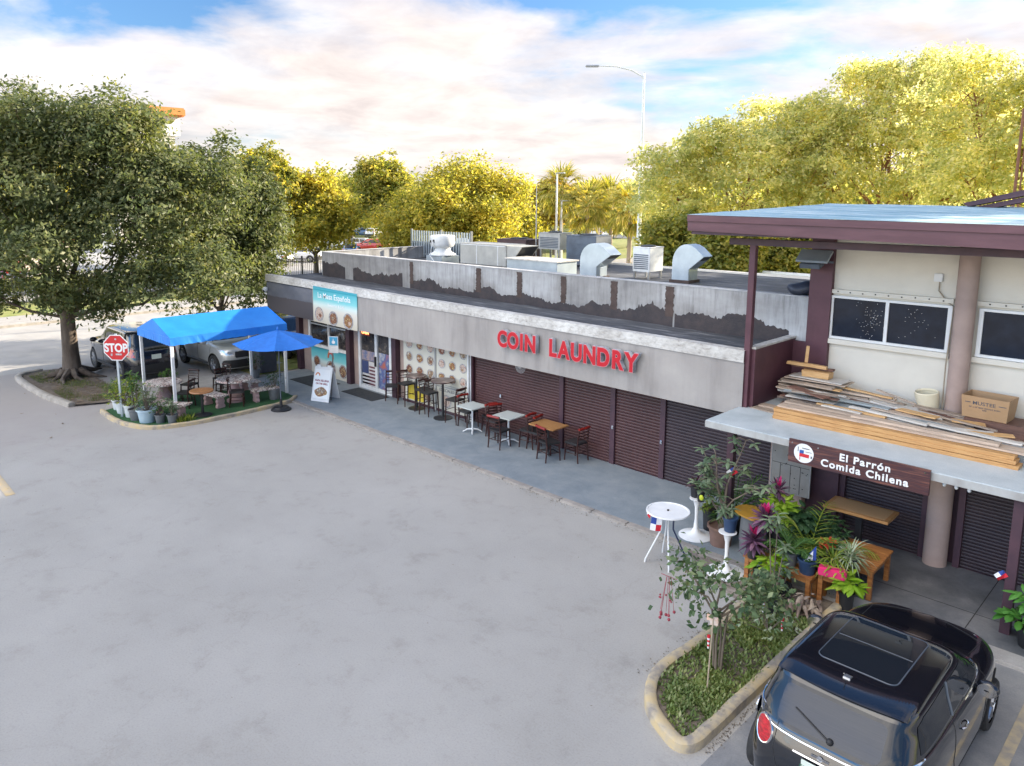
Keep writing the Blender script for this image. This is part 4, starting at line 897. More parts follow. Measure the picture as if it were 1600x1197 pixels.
def valance(a, b, n):
    a = Vector(a); b = Vector(b); nrm = (b-a).normalized().cross(Vector((0, 0, 1)))
    for i in range(n):
        u0, u1 = i/n, (i+1)/n; A = a.lerp(b, u0); B = a.lerp(b, u1); mid = a.lerp(b, (u0+u1)/2)
        w_ = .012*math.sin(i*1.7); L0 = Vector((0, 0, -.22)); L1 = Vector((0, 0, -.238))
        vl.add([A, mid, B, B+L0+nrm*.008, mid+L1+nrm*w_, A+L0+nrm*.008], [(0, 1, 4, 5), (1, 2, 3, 4)])
e = .004
valance((x0-e, y0-e, ze), (x1+e, y0-e, ze), 14); valance((x1+e, y0-e, ze), (x1+e, y1+e, ze), 14); valance((x1+e, y1+e, ze), (x0-e, y1+e, ze), 14); valance((x0-e, y1+e, ze), (x0-e, y0-e, ze), 14)
vl.build('valance', m_blue, tn)
for x in (x0+.06, x1-.06):
    for y in (y0+.06, y1-.06):
        M().box(x-.04, x+.04, y-.04, y+.04, .05, ze-.01).build('post', m_white, tn, bevel=.004)
q = M(); q.box(x0+.03, x1-.03, y0+.04, y0+.075, ze-.06, ze-.02).box(x0+.03, x1-.03, y1-.075, y1-.04, ze-.06, ze-.02).box(x1-.08, x1-.045, y0+.08, y1-.08, ze-.06, ze-.02).box(x0+.045, x0+.08, y0+.08, y1-.08, ze-.06, ze-.02); q.build('top_rail', m_wmetal, tn)
# umbrella
um = thing('patio_umbrella', 'open blue market umbrella on a round black base beside the tent', 'umbrella', (-20.02, 10.95, 0))
M().lathe([(.30, 0), (.30, .03), (.26, .06), (.24, .07), (.22, .095), (.05, .11), (.035, .34), (.02, .35)], 28).build('base', m_black, um, smooth=40)
M().tube([(0, 0, .05), (0, 0, 2.42)], .019, 10).tube([(0, 0, 1.05), (.02, 0, 1.1)], .035, 8).build('pole', mat('pole_grey', (.08, .10, .13), (.10, .12, .15), .4, 5), um)
m_blue2 = mat('blue_fabric', (.015, .14, .52), (.02, .17, .60), .55, 6, bmp=.15)
c_ = M(); n = 8; K = 6; R0 = 1.32
for i in range(n):
    a0, a1 = 2*pi*i/n+.2, 2*pi*(i+1)/n+.2; o0 = len(c_.v)
    for j in range(K+1):
        rr = R0*j/K; z = 2.42-.37*(j/K)**1.1
        for s_ in range(5):
            u = s_/4; v_ = Vector((math.cos(a0), math.sin(a0), 0)).lerp(Vector((math.cos(a1), math.sin(a1), 0)), u)*rr; sag = -.05*math.sin(pi*u)*(j/K)
            c_.v.append((v_.x*(1-.06*math.sin(pi*u)*(j/K)), v_.y*(1-.06*math.sin(pi*u)*(j/K)), z+sag+.01))
    for j in range(K):
        for s_ in range(4): q = o0+j*5+s_; c_.f.append((q, q+1, q+6, q+5)); c_.mi.append(0)
c_.build('canopy', m_blue2, um, smooth=25)
c_ = M()
for i in range(n): a0 = 2*pi*i/n+.2; c_.tube([(0, 0, 2.40), (R0*.97*math.cos(a0), R0*.97*math.sin(a0), 2.03)], .008, 5)
c_.build('ribs', m_steel, um); M().lathe([(.03, 2.44), (.035, 2.48), (.0, 2.54)], 12).build('finial', m_blue2, um)
# stop sign
STOPLOC = (-22.42, 7.2, 0)
st = thing('stop_sign', 'red octagonal STOP sign on a steel post beside the tent', 'road sign', STOPLOC, rz=math.radians(40))
o8 = [(.38*math.cos(pi/8+k*pi/4), .38*math.sin(pi/8+k*pi/4)) for k in range(8)]
zc = 2.08
M().prism([(x*1.06, y*1.06+zc) for x, y in o8], -.004, .0, 'y').build('sign_border', m_white, st)
M().prism([(x*.985, y*.985+zc) for x, y in o8], -.008, -.0045, 'y').build('sign_face', mat('stop_red', (.55, .012, .018), (.48, .012, .016), .35, 3, bmp=0), st)
text('lettering', 'STOP', .335, m_white, st, FRONT(0, -.010, zc-.115), .001, .012, sx=.86)
q = M(); q.box(-.02, .03, -.0105, -.009, zc+.22, zc+.27).box(-.02, .16, -.0115, -.0105, zc-.215, zc-.165).box(-.17, -.12, -.0115, -.0105, zc-.24, zc-.17); q.build('sticker', mat('sticker', (.55, .5, .5), (.3, .28, .3), .5, 20, bmp=0), st)
M().box(-.03, .03, .002, .04, 0, zc+.40).build('post', m_galv, st)
# leaning handicap sign on its post
hs_ = thing('parking_sign', 'small blue accessible-parking sign on a thin leaning post by the window', 'sign', (-19.79, 12.55, .05), rz=math.radians(35))
q = M(); q.tube([(0, 0, 0), (.14, .02, 2.0)], .022, 8); q.build('post', mat('post_tan', (.20, .19, .18), (.16, .15, .14), .7, 4), hs_)
M().box(0, .30, -.02, -.012, 1.50, 2.02).build('sign_face', m_wmetal, hs_); M().box(.02, .28, -.025, -.021, 1.74, 2.0).build('sign_field', mat('sign_blue', (.05, .30, .50), (.06, .34, .52), .4, 4, bmp=0), hs_)
q = M(); q.cur = 0; n = 14
q.add([(.15+.055*math.cos(a*2*pi/n), -.028, 1.84+.055*math.sin(a*2*pi/n)) for a in range(n)], [tuple(range(n))]); q.box(.135, .155, -.030, -.0275, 1.86, 1.95)
for k in range(3): q.box(.05, .25, -.025, -.021, 1.66-.05*k, 1.68-.05*k)
q.build('symbol', m_white, hs_, recalc=False)
# A-frame board
af = thing('sandwich_board', 'white folding sandwich board with printed food on the pavement', 'sandwich board', (-19.95, 12.45, .05), rz=math.radians(22))
for s_ in (-1, 1):
    mm_ = M(); T = Matrix.Translation((0, s_*.30, 0)) @ Matrix.Rotation(s_*.27, 4, 'X')
    mm_.box(-.33, .33, -.015, .015, 0, 1.08, T); mm_.box(-.26, -.12, -.015, .015, 1.081, 1.14, T).box(.12, .26, -.015, .015, 1.081, 1.14, T); mm_.build('panel', m_white, af, bevel=.006)
T = Matrix.Translation((0, -.30, 0)) @ Matrix.Rotation(-.27, 4, 'X')
pm_ = M(); pm_.cur = 0
pm_.box(-.28, .28, -.02, -.017, .10, 1.0, T); pm_.build('poster', m_wprint, af)
text('lettering', 'PAPA RELLENA', .085, mat('maroon_ink', (.25, .01, .03), (.22, .01, .03), .5, 3, bmp=0), af, T @ FRONT(0, -.021, .62), .001, .003, sx=.9)
text('lettering', 'ON THE GRILL', .075, MATS['maroon_ink'], af, T @ FRONT(0, -.021, .53), .001, .003, sx=.9)
q = M(); q.cur = 0; n = 16
q.add([T @ Vector((.24*math.cos(a*2*pi/n), -.021, .30+.14*math.sin(a*2*pi/n)+.02*math.sin(a*5))) for a in range(n)], [tuple(range(n))]); q.cur = 1
q.add([T @ Vector((.15*math.cos(a*2*pi/n), -.0225, .33+.08*math.sin(a*2*pi/n))) for a in range(n)], [tuple(range(n))]); q.cur = 2
q.add([T @ Vector((-.18+.09*math.cos(pi*a/10), -.021, .80+.10*math.sin(pi*a/10))) for a in range(11)]+[T @ Vector((-.18+.05*math.cos(pi*a/10), -.021, .80+.06*math.sin(pi*a/10))) for a in range(10, -1, -1)], [tuple(range(22))])
q.build('printed_food', [m_food[0], m_food[3], MATS['orange_print']], af, recalc=False)
# mats, bin
for (x0_, x1_, y0_, y1_, lab) in ((-23.1, -21.3, 13.0, 13.9, 'dark door mat under the sandwich board by the cafe window'), (-20.45, -18.75, 13.35, 14.05, 'dark door mat in front of the glass cafe door')):
    o = M().box(x0_, x1_, y0_, y1_, .046, .058).build('door_mat', mat('mat_dark', (.025, .03, .035), (.045, .05, .055), .9, 12, bmp=.3), None, bevel=.004); tag(o, lab, 'mat')
tb_ = thing('litter_bin', 'square dark grey litter bin behind the umbrella', 'litter bin', (-24.75, 12.95, .06)); M().box(-.33, .33, -.33, .33, .03, 1.02).build('bin_body', mat('bin_grey', (.04, .045, .06), (.055, .06, .075), .6, 6), tb_, bevel=.03); M().box(-.36, .36, -.36, .36, 1.025, 1.10).build('lid', m_black, tb_, bevel=.02)
# ------------------------------------------------------------------ stone garden tables and benches
m_stone = mat('pink_cast_stone', (.52, .36, .35), (.42, .28, .28), .8, 6, bmp=.3)
m_terr, t, p = newmat('mosaic_top'); c = nd(t, 'ShaderNodeTexCoord'); vo = nd(t, 'ShaderNodeTexVoronoi'); vo.inputs['Scale'].default_value = 11; t.links.new(c.outputs['Object'], vo.inputs['Vector'])
ve = nd(t, 'ShaderNodeTexVoronoi'); ve.feature = 'DISTANCE_TO_EDGE'; ve.inputs['Scale'].default_value = 11; t.links.new(c.outputs['Object'], ve.inputs['Vector'])
r = ramp(t, vo.outputs['Color'], [(.0, (.16, .09, .08)), (.28, (.60, .46, .42)), (.5, (.72, .66, .60)), (.8, (.78, .72, .68))]); re_ = ramp(t, ve.outputs['Distance'], [(.04, (.14, .08, .07)), (.075, (1, 1, 1))]); a = mixc(t, 1, r.outputs[0], re_.outputs[0], 'MULTIPLY')
t.links.new(a.outputs[0], p.inputs['Base Color']); p.inputs['Roughness'].default_value = .35
def stone_table(loc, label):
    s = thing('stone_table', label, 'stone table', loc, 0, 'round stone tables under the tent')
    M().lathe([(.26, 0), (.26, .06), (.19, .09), (.17, .14), (.22, .24), (.21, .32), (.13, .46), (.12, .54), (.20, .62), (.22, .66)], 20).build('pedestal', m_stone, s, smooth=35)
    M().lathe([(.50, .66), (.55, .68), (.55, .72), (.53, .735), (0, .735)], 32).build('tabletop', m_terr, s, smooth=30); return s
stone_table((-21.75, 10.35, .05), 'pink round stone table with mosaic top on the right, beside the straight benches')
stone_table((-22.85, 8.6, .05), 'pink round stone table with mosaic top on the left, behind the potted plants')
def bench(loc, rz, label, L=1.05, curve=.25):
    s = thing('stone_bench', label, 'stone bench', loc, rz, 'stone benches under the tent')
    for x in (-L*.33, L*.33):
        pf = [(-.13, 0), (.13, 0), (.14, .06), (.10, .12), (.13, .2), (.10, .27), (.14, .34), (-.14, .34), (-.10, .27), (-.13, .2), (-.10, .12), (-.14, .06)]
        M().prism(pf, x-.06, x+.06, 'x').build('foot', m_stone, s, bevel=.01)
    n = 12; o_ = []; 
    for k in range(n+1): u = k/n*2-1; o_.append((u*L/2, -.19+curve*(1-u*u)*.5))
    for k in range(n, -1, -1): u = k/n*2-1; o_.append((u*L/2*.96, .19+curve*(1-u*u)*.5))
    M().prism([(x, y-curve*.25) for x, y in o_], .342, .40).build('bench_top', m_terr, s, bevel=.01); return s
bench((-21.55, 8.25, .05), .45, 'curved stone bench with mosaic top in front of the left stone table', 1.25, -.3)
bench((-21.65, 9.62, .05), .15, 'straight short stone bench with mosaic top between the two stone tables', .95, 0)
bench((-21.2, 11.05, .05), 1.5, 'stone bench with mosaic top at the right tent post', .85, .0)
bench((-22.5, 11.2, .05), .1, 'stone bench hidden behind the right stone table', .9, .1)
rt = thing('pedestal_table', 'small round brown table on a black pedestal on the turf', 'pedestal table', (-20.95, 8.95, .05))
M().lathe([(.27, 0), (.27, .02), (.04, .06), (.035, .66), (.1, .70)], 20).build('pedestal', m_black, rt, smooth=40); M().lathe([(.33, .70), (.34, .72), (.33, .745), (0, .746)], 28).build('tabletop', mat('round_wood', (.42, .20, .08), (.26, .12, .05), .35, 12, bmp=0, det=3), rt, smooth=30)
# ------------------------------------------------------------------ chairs
def make_chair(name, label, m_frame, m_back, m_seat_, sh=.46, bh=.42, group=None):
    s = thing(name, label, 'chair', (0, 0, 0), 0, group); w_ = .19
    M().box(-.205, .205, -.20, .20, sh-.035, sh+.015).build('seat', m_seat_, s, bevel=.014)
    for sx_ in (-1, 1): M().tube([(sx_*.18, -.17, sh-.036), (sx_*.20, -.19, 0)], [.023, .017], 6).build('leg', m_frame, s); M().tube([(sx_*.18, .18, sh-.036), (sx_*.19, .225, 0)], [.023, .017], 6).build('leg', m_frame, s)
    b = M()
    for sx_ in (-1, 1): b.tube([(sx_*.18, .195, sh-.03), (sx_*.182, .215, sh+.2), (sx_*.175, .26, sh+bh)], [.018, .017, .014], 6)
    for k, z in enumerate((.12, .20, .28)): b.tube([(-.18, .21+z*.06, sh+z), (0, .235+z*.06, sh+z), (.18, .21+z*.06, sh+z)], .012, 5)
    b.build('back_frame', m_frame, s)
    b = M(); b.tube([(-.19, .245, sh+bh-.04), (0, .275, sh+bh-.03), (.19, .245, sh+bh-.04)], .034, 8); b.build('top_rail', m_back, s, smooth=50)
    b = M()
    for sx_ in (-1, 1): b.tube([(sx_*.19, -.18, sh*.45), (sx_*.185, .2, sh*.45)], .009, 5)
    b.tube([(-.19, -.18, sh*.55), (.19, -.18, sh*.55)], .009, 5).tube([(-.19, .2, sh*.5), (.19, .2, sh*.5)], .009, 5)
    b.build('stretcher', m_frame, s); return s
cA = make_chair('bistro_chair', 'red-railed dark chair left of the middle white table', m_wchair, m_wchairr, m_seat, group='wooden chairs along the shutters')
cA.location = (-13.55, 13.62, .045); cA.rotation_euler.z = -1.3
for (x, y, rz, lab) in ((-13.93, 13.80, 1.2+pi, 'red-railed dark chair right of the leftmost white table'), (-12.95, 13.12, .1+pi, 'dark slatted chair in front of the middle white table, back to the car park'),
                        (-12.42, 13.68, -1.45, 'red-railed dark chair right of the middle white table'), (-12.15, 13.70, 1.62, 'dark chair left of the tan wooden table'),
                        (-11.45, 13.3, 2.9, 'dark chair tucked under the front of the tan wooden table'), (-10.98, 13.75, -1.6, 'red-railed chair alone at the right end of the row'),
                        (-14.75, 13.72, 1.5, 'dark chair left of the leftmost white table')):
    dup(cA, (x, y, .045), rz, lab)
cA.rotation_euler.z = 1.45
cD = make_chair('bistro_chair', 'dark mahogany chair beside the cafe door', m_wchair, m_wchair, m_seat, group='dark wooden chairs of the cafe')
cD.location = (-18.5, 13.95, .045); cD.rotation_euler.z = .9
for (x, y, rz, lab) in ((-22.15, 8.95, -.9, 'dark chair between the left stone table and the round brown table'), (-22.5, 10.35, 1.5, 'dark chair left of the right stone table'), (-21.2, 10.15, 2.6, 'reddish dark chair in front of the right stone table'),
                        (-23.2, 10.6, .3, 'dark chair at the back of the tent behind the right stone table'), (-23.1, 9.5, .5, 'dark chair behind the left stone table')):
    dup(cD, (x, y, .05), rz, lab)
bS = make_chair('bar_stool', 'tall dark bar stool at the far left against the menu panel', m_wchair, m_wchair, m_seat, sh=.68, bh=.36, group='bar stools by the menu panels')
bS.location = (-17.7, 13.9, .045); bS.rotation_euler.z = 1.5
for (x, y, rz, lab) in ((-16.75, 13.80, -1.5, 'tall bar stool right of the left round bar table'), (-16.4, 13.7, 1.6, 'tall bar stool left of the right round bar table'), (-15.3, 13.72, -1.5, 'tall bar stool right of the right round bar table')):
    dup(bS, (x, y, .045), rz, lab)
for i, (x, y, lab) in enumerate(((-17.17, 13.85, 'round dark bar table on a black pedestal, the left one by the menu panels'), (-15.85, 13.75, 'round dark bar table on a black pedestal, the right one by the menu panels'))):
    if i == 0:
        b0 = thing('bar_table', lab, 'bar table', (x, y, .045), 0, 'round bar tables')
        M().lathe([(.25, 0), (.25, .02), (.04, .05), (.03, .96), (.1, .98)], 18).build('pedestal', m_black, b0, smooth=40)
        M().lathe([(.30, .98), (.31, 1.0), (.30, 1.02), (0, 1.021)], 28).build('tabletop', mat('table_dark', (.07, .04, .035), (.30, .22, .18), .3, 3, (1, 5, 1), bmp=0, lo=.5, hi=.6), b0, smooth=30)
    else: dup(b0, (x, y, .045), .6, lab, 1.1)
def sq_table(name, lab, loc, w_, d_, mt, mp, grp=None, rz=0, star=True):
    s = thing(name, lab, 'table', loc, rz, grp)
    M().box(-w_/2, w_/2, -d_/2, d_/2, .715, .745).build('tabletop', mt, s, bevel=.006)
    q = M(); q.tube([(0, 0, .04), (0, 0, .715)], .025, 8)
    if star:
        for a in (.78, 2.35, 3.92, 5.5): q.tube([(0, 0, .10), (.14*math.cos(a), .14*math.sin(a), .09), (.26*math.cos(a), .26*math.sin(a), .02)], [.025, .022, .015], 6)
    q.build('pedestal', mp, s, smooth=50); return s
m_gt = mat('pale_green_top', (.52, .56, .53), (.46, .50, .48), .35, 3, bmp=0)
s0 = sq_table('cafe_table', 'leftmost pale square cafe table with white cross foot', (-14.3, 13.45, .045), .62, .62, m_gt, m_wmetal, 'pale square cafe tables')
dup(s0, (-13.0, 13.50, .045), .05, 'second pale square cafe table, between red-railed chairs')
sq_table('cafe_table', 'tan wooden topped table at the right of the row', (-11.75, 13.62, .045), .80, .60, m_wtan, m_black)
# wall table of the restaurant and the low wooden tables
wt = thing('counter_table', 'long tan counter table in front of the dark shutters under the restaurant sign', 'table', (-4.33, 13.30, .05), .02)
M().box(-.53, .53, -.30, .30, .88, .93).build('tabletop', m_wtan, wt, bevel=.006); M().box(-.46, .46, -.24, .24, .9305, .934).build('top_inlay', mat('inlay_tan', (.46, .29, .15), (.42, .26, .13), .4, 30, bmp=0), wt)
M().box(-.05, .05, -.05, .05, 0, .88).box(-.3, .3, -.22, .22, 0, .03).build('pedestal', m_black, wt)
m_knot = mat('wood_knotty', (.44, .20, .06), (.30, .115, .035), .45, 3, (1, 9, 9), bmp=.15, det=8, c3=(.16, .05, .02), lo=.35, hi=.75)
def low_table(lab, loc, w_, d_, h, rz=0, name='wooden_table', cat='table', grp=None):
    s = thing(name, lab, cat, loc, rz, grp); n = 4; q = M()
    for k in range(n): q.box(-w_/2+.0, w_/2, -d_/2+d_*k/n+.003, -d_/2+d_*(k+1)/n-.003, h-.035, h)
    q.build('tabletop', m_knot, s, bevel=.005)
    for sx_ in (-1, 1):
        for sy in (-1, 1): M().box(sx_*(w_/2-.06)-.035, sx_*(w_/2-.06)+.035, sy*(d_/2-.06)-.035, sy*(d_/2-.06)+.035, 0, h-.036).build('leg', m_knot, s, bevel=.004)
    q = M(); q.box(-w_/2+.10, w_/2-.10, -d_/2+.03, -d_/2+.055, h-.11, h-.037).box(-w_/2+.10, w_/2-.10, d_/2-.055, d_/2-.03, h-.11, h-.037).box(w_/2-.055, w_/2-.03, -d_/2+.1, d_/2-.1, h-.11, h-.037).box(-w_/2+.03, -w_/2+.055, -d_/2+.1, d_/2-.1, h-.11, h-.037); q.build('apron', m_knot, s); return s
low_table('low knotty pine table with thick legs right of the plant cluster', (-4.0, 12.42, .05), .74, .98, .52, .03)
low_table('low pine plant stand at the left end of the plant cluster', (-5.15, 11.36, .03), .50, .34, .46, .1, 'plant_stand', 'plant stand')
low_table('low pine plant stand under the grey and navy pots', (-4.55, 11.42, .03), .55, .36, .42, -.05, 'plant_stand', 'plant stand')
low_table('low pine plant stand under the pink planter near the black car', (-4.08, 11.55, .03), .40, .36, .50, .1, 'plant_stand', 'plant stand')
# white tulip tables
def tulip(lab, loc, top, h=.72, rtop=.13, rb=.30):
    s = thing('tulip_table', lab, 'pedestal table', loc, 0, 'white tulip pedestals')
    M().lathe([(rb, 0), (rb, .012), (rb*.7, .035), (.09, .075), (.045, .16), (.03, .34), (.035, .55), (.07, h-.05), (rtop, h-.012), (rtop, h), (0, h)], 32).build('pedestal', m_white, s, smooth=45); return s
tulip('white tulip pedestal without a top carrying two black pots', (-6.78, 12.1, .05), None, .74, .14, .31)
tulip('white tulip pedestal carrying a dark blue pot at the plant cluster', (-5.72, 11.27, .01), None, .74, .15, .33)
tt = thing('folding_table', 'round white folding table with splayed thin legs and small flags', 'folding table', (-6.64, 10.88, 0))
M().lathe([(.36, .93), (.375, .94), (.37, .965), (.345, .965), (.34, .955), (0, .956)], 36).build('tabletop', m_white, tt, smooth=30)
M().lathe([(.02, .957), (.02, .975), (0, .976)], 10).build('center_knob', m_black, tt)
for k, a in enumerate((.6, 2.3, 3.9, 5.4)):
    r1_, r2_ = .10, .36; M().tube([(r1_*math.cos(a), r1_*math.sin(a), .93), (r1_*math.cos(a), r1_*math.sin(a), .62), (r2_*math.cos(a), r2_*math.sin(a), .06), (r2_*1.02*math.cos(a), r2_*1.02*math.sin(a), 0)], .014, 6).build('leg', m_white if k else mat('navy_leg', (.02, .035, .09), (.02, .035, .09), .4, 5), tt)
mf = [mat('flag_red', (.62, .015, .03), (.52, .015, .03), .7, 8, bmp=0), mat('flag_white', (.75, .75, .75), (.65, .65, .68), .7, 8, bmp=0), mat('flag_blue', (.02, .06, .30), (.02, .05, .25), .7, 8, bmp=0)]
def flag(loc, rz, lab, s_=1, roll=.5):
    m = M(); 
    def pt(u, v): return (u*.20*s_, .015*math.sin(u*5+v*3), -v*.26*s_)
    def cell(u0, u1, v0, v1, ci):
        m.cur = ci; m.quad(pt(u0, v0), pt(u1, v0), pt(u1, v1), pt(u0, v1))
    cell(0, .5, 0, .5, 2); cell(0, .5, .5, 1, 1); cell(.5, 1, 0, .5, 0 if roll > .4 else 1); cell(.5, 1, .5, 1, 0)
    o = m.build('flag', mf, None, recalc=False); o.location = loc; o.rotation_euler = (.0, roll, rz); return tag(o, lab, 'flag')
flag((-6.72, 10.50, .93), .6, 'small red, white and blue flag hanging from the edge of the round folding table', .9, .1)
flag((-6.99, 10.85, .92), -.6, 'small dotted red and blue flag on the left of the round folding table', .7, .8)
flag((-6.30, 12.50, 1.42), .7, 'small Chilean-coloured flag hanging on the left canopy post', .65, .9)
flag((-2.05, 12.38, 1.02), .5, 'small Chilean-coloured flag tied to the right canopy post', .55, .9)
# ------------------------------------------------------------------ cars
def catm(L, t):
    n = len(L)-1; i = min(int(t), n-1); u = t-i; P = [L[max(i-1, 0)], L[i], L[i+1], L[min(i+2, n)]]
    return [.5*(2*b+(-a+c)*u+(2*a-5*b+4*c-d)*u*u+(-a+3*b-3*c+d)*u**3) for a, b, c, d in zip(*P)]
def car_mesh(secs, N=80, sub=3):
    rings = []; K = (len(secs)-1)*sub
    for i in range(K+1):
        z, y0, y1, hw, nr, nf = catm(secs, i/sub)
        yc, hl = (y0+y1)/2, (y1-y0)/2; ring = []
        for k in range(N):
            a = 2*pi*k/N; ca, sa = math.cos(a), math.sin(a); e = nf if sa > 0 else nr
            ring.append((hw*math.copysign(abs(ca)**(2/e), ca), yc+hl*math.copysign(abs(sa)**(2/e), sa), z))
        rings.append(ring)
    m = M(); m.v = [v for r in rings for v in r]
    for i in range(K):
        for k in range(N): m.f.append((i*N+k, i*N+(k+1) % N, (i+1)*N+(k+1) % N, (i+1)*N+k))
    m.f.append(tuple(range(N-1, -1, -1))); m.f.append(tuple(K*N+k for k in range(N))); m.mi = [0]*len(m.f); return m
m_blackp = mat('car_arch_black', (.012, .012, .013), (.018, .018, .02), .6, 6, bmp=.05)
m_cglass, t, p = newmat('car_glass'); p.inputs['Base Color'].default_value = (.012, .016, .022, 1); p.inputs['Roughness'].default_value = .02; p.inputs['Specular IOR Level'].default_value = .5
m_tail, t, p = newmat('tail_red'); n = noise(t, 14, (1, 1, 4), 3); r = ramp(t, n.outputs[0], [(.35, (.22, .004, .008)), (.65, (.55, .01, .02))]); t.links.new(r.outputs[0], p.inputs['Base Color']); p.inputs['Roughness'].default_value = .1; p.inputs['Coat Weight'].default_value = 1
m_rim = mat('alloy', (.42, .43, .45), (.34, .35, .37), .3, 6, metal=.9, bmp=0)
m_headl = mat('headlamp', (.55, .58, .60), (.30, .32, .35), .08, 9, metal=.4, bmp=0, coat=1)
def paint(name, c, rough=.22, metal=0): return mat(name, c, tuple(x*.9 for x in c), rough, 2, metal=metal, bmp=0, coat=1)
class Car:
    def __init__(s, name, label, secs, col, L, wb, front_axle, wr, tw, loc, rz, group=None, N=80, sub=3, hub=.86):
        s.root = thing(name, label, 'car', loc, rz, group); s.L = L
        m = car_mesh(secs, N, sub); body = m.build('body', [col, m_blackp], None)
        ax = [front_axle-wb, front_axle]; s.ax = ax
        c = M()
        for y in ax:
            c.prism([(y+(wr+.055)*math.cos(a*2*pi/32), wr+.01+(wr+.055)*math.sin(a*2*pi/32)) for a in range(32)], -1.2, -tw+.28, 'x')
            c.prism([(y+(wr+.055)*math.cos(a*2*pi/32), wr+.01+(wr+.055)*math.sin(a*2*pi/32)) for a in range(32)], tw-.28, 1.2, 'x')
        c.mi = [1]*len(c.f); cut = c.build('cut', [col, m_blackp], None)
        md = body.modifiers.new('b', 'BOOLEAN'); md.object = cut; md.operation = 'DIFFERENCE'; md.solver = 'EXACT'
        dg = bpy.context.evaluated_depsgraph_get(); me = bpy.data.meshes.new_from_object(body.evaluated_get(dg)); me.name = 'body'
        bpy.data.objects.remove(cut); bpy.data.objects.remove(body)
        smooth_by_angle(me, 32)
        s.body = bpy.data.objects.new('body', me); C.objects.link(s.body); s.body.parent = s.root
        bm = bmesh.new(); bm.from_mesh(me); s.bvh = BVHTree.FromBMesh(bm); bm.free()
        for y in ax:
            for sx_ in (-1, 1):
                xo = sx_*tw; w_ = .20
                ty = M(); prof = [(wr*.66, -w_/2), (wr*.93, -w_/2), (wr, -w_/2+.03), (wr, w_/2-.03), (wr*.93, w_/2), (wr*.66, w_/2)]
                T = Matrix.Translation((xo-sx_*w_/2, y, wr)) @ Matrix.Rotation(pi/2, 4, 'Y')
                ty.lathe(prof, 32, cap=False); ty.v = [tuple(T @ Vector(v)) for v in ty.v]; wheel = ty.build('wheel', m_rubber, s.root, smooth=40)
                rm = M(); rm.lathe([(wr*.66, -.02), (wr*.66, .07), (wr*.60, .075), (wr*.56, .03), (.0, .02)], 32, cap=False); rm.lathe([(wr*.18, .02), (wr*.16, .07), (0, .075)], 12, cap=False)
                for k in range(5):
                    a = 2*pi*k/5+.3; q = Vector((math.cos(a), math.sin(a), 0)); rm.tube([q*wr*.12+Vector((0, 0, .055)), q*wr*.60+Vector((0, 0, .062))], [.035, .024], 6)
                T2 = Matrix.Translation((xo-sx_*.085, y, wr)) @ Matrix.Rotation(sx_*pi/2, 4, 'Y'); rm.v = [tuple(T2 @ Vector(v)) for v in rm.v]
                rm.build('rim', m_rim, wheel, smooth=40)
    def hit(s, u, v, kind):
        o, d = {'top': ((u, v, 4), (0, 0, -1)), 'right': ((4, u, v), (-1, 0, 0)), 'left': ((-4, u, v), (1, 0, 0)), 'rear': ((u, -4, v), (0, 1, 0)), 'front': ((u, s.L+4, v), (0, -1, 0))}[kind]
        h = s.bvh.ray_cast(Vector(o), Vector(d))
        if h[0] is None:
            q = s.bvh.find_nearest(Vector({'top': (u, v, 1), 'right': (.8, u, v), 'left': (-.8, u, v), 'rear': (u, 0, v), 'front': (u, s.L, v)}[kind])); return q[0], q[1]
        n = h[1]
        if n.dot(Vector(d)) > 0: n = -n
        return h[0], n
    def decal(s, name, poly, kind, m_, off=.004, h=.05, par=None, trim=None, tr=.010, mats2=None):
        B = []
        for i in range(len(poly)):
            a = Vector(poly[i]); b = Vector(poly[(i+1) % len(poly)]); n = max(1, int((b-a).length/h))
            B += [a.lerp(b, k/n) for k in range(n)]
        xs = [p.x for p in B]; ys = [p.y for p in B]; I = []
        def inside(x, y):
            c = False; j = len(B)-1
            for i in range(len(B)):
                if (B[i].y > y) != (B[j].y > y) and x < (B[j].x-B[i].x)*(y-B[i].y)/(B[j].y-B[i].y)+B[i].x: c = not c
                j = i
            return c
        x = min(xs)+h*.5
        while x < max(xs):
            y = min(ys)+h*.5
            while y < max(ys):
                if inside(x, y) and min((Vector((x, y))-b).length for b in B) > h*.4: I.append(Vector((x, y)))
                y += h
            x += h
        r = geometry.delaunay_2d_cdt(B+I, [], [list(range(len(B)))], 1, 1e-5)
        vs = []
        for v in r[0]:
            q, n = s.hit(v.x, v.y, kind); vs.append(q+n*off)
        q = M(); q.add(vs, [tuple(f) for f in r[2]]); o = q.build(name, m_, par or s.root, smooth=60)
        if trim: s.line(name+'_trim', [tuple(b) for b in B]+[tuple(B[0])], kind, trim, tr, par=o)
        return o
    def line(s, name, pts, kind, m_, r=.005, par=None, off=.003, h=.05):
        L = []
        for a, b in zip(pts[:-1], pts[1:]):
            a = Vector(a); b = Vector(b); n = max(1, int((b-a).length/h)); L += [a.lerp(b, k/n) for k in range(n)]
        L.append(Vector(pts[-1])); P = []
        for v in L: q, n = s.hit(v.x, v.y, kind); P.append(q+n*off)
        return M().tube(P, r, 5).build(name, m_, par or s.root, smooth=60)
def rp(x0, x1, y0, y1, r, n=5):
    o = []
    for cx, cy, a0 in ((x1-r, y1-r, 0), (x0+r, y1-r, pi/2), (x0+r, y0+r, pi), (x1-r, y0+r, 3*pi/2)):
        for k in range(n+1): a = a0+pi/2*k/n; o.append((cx+r*math.cos(a), cy+r*math.sin(a)))
    return o
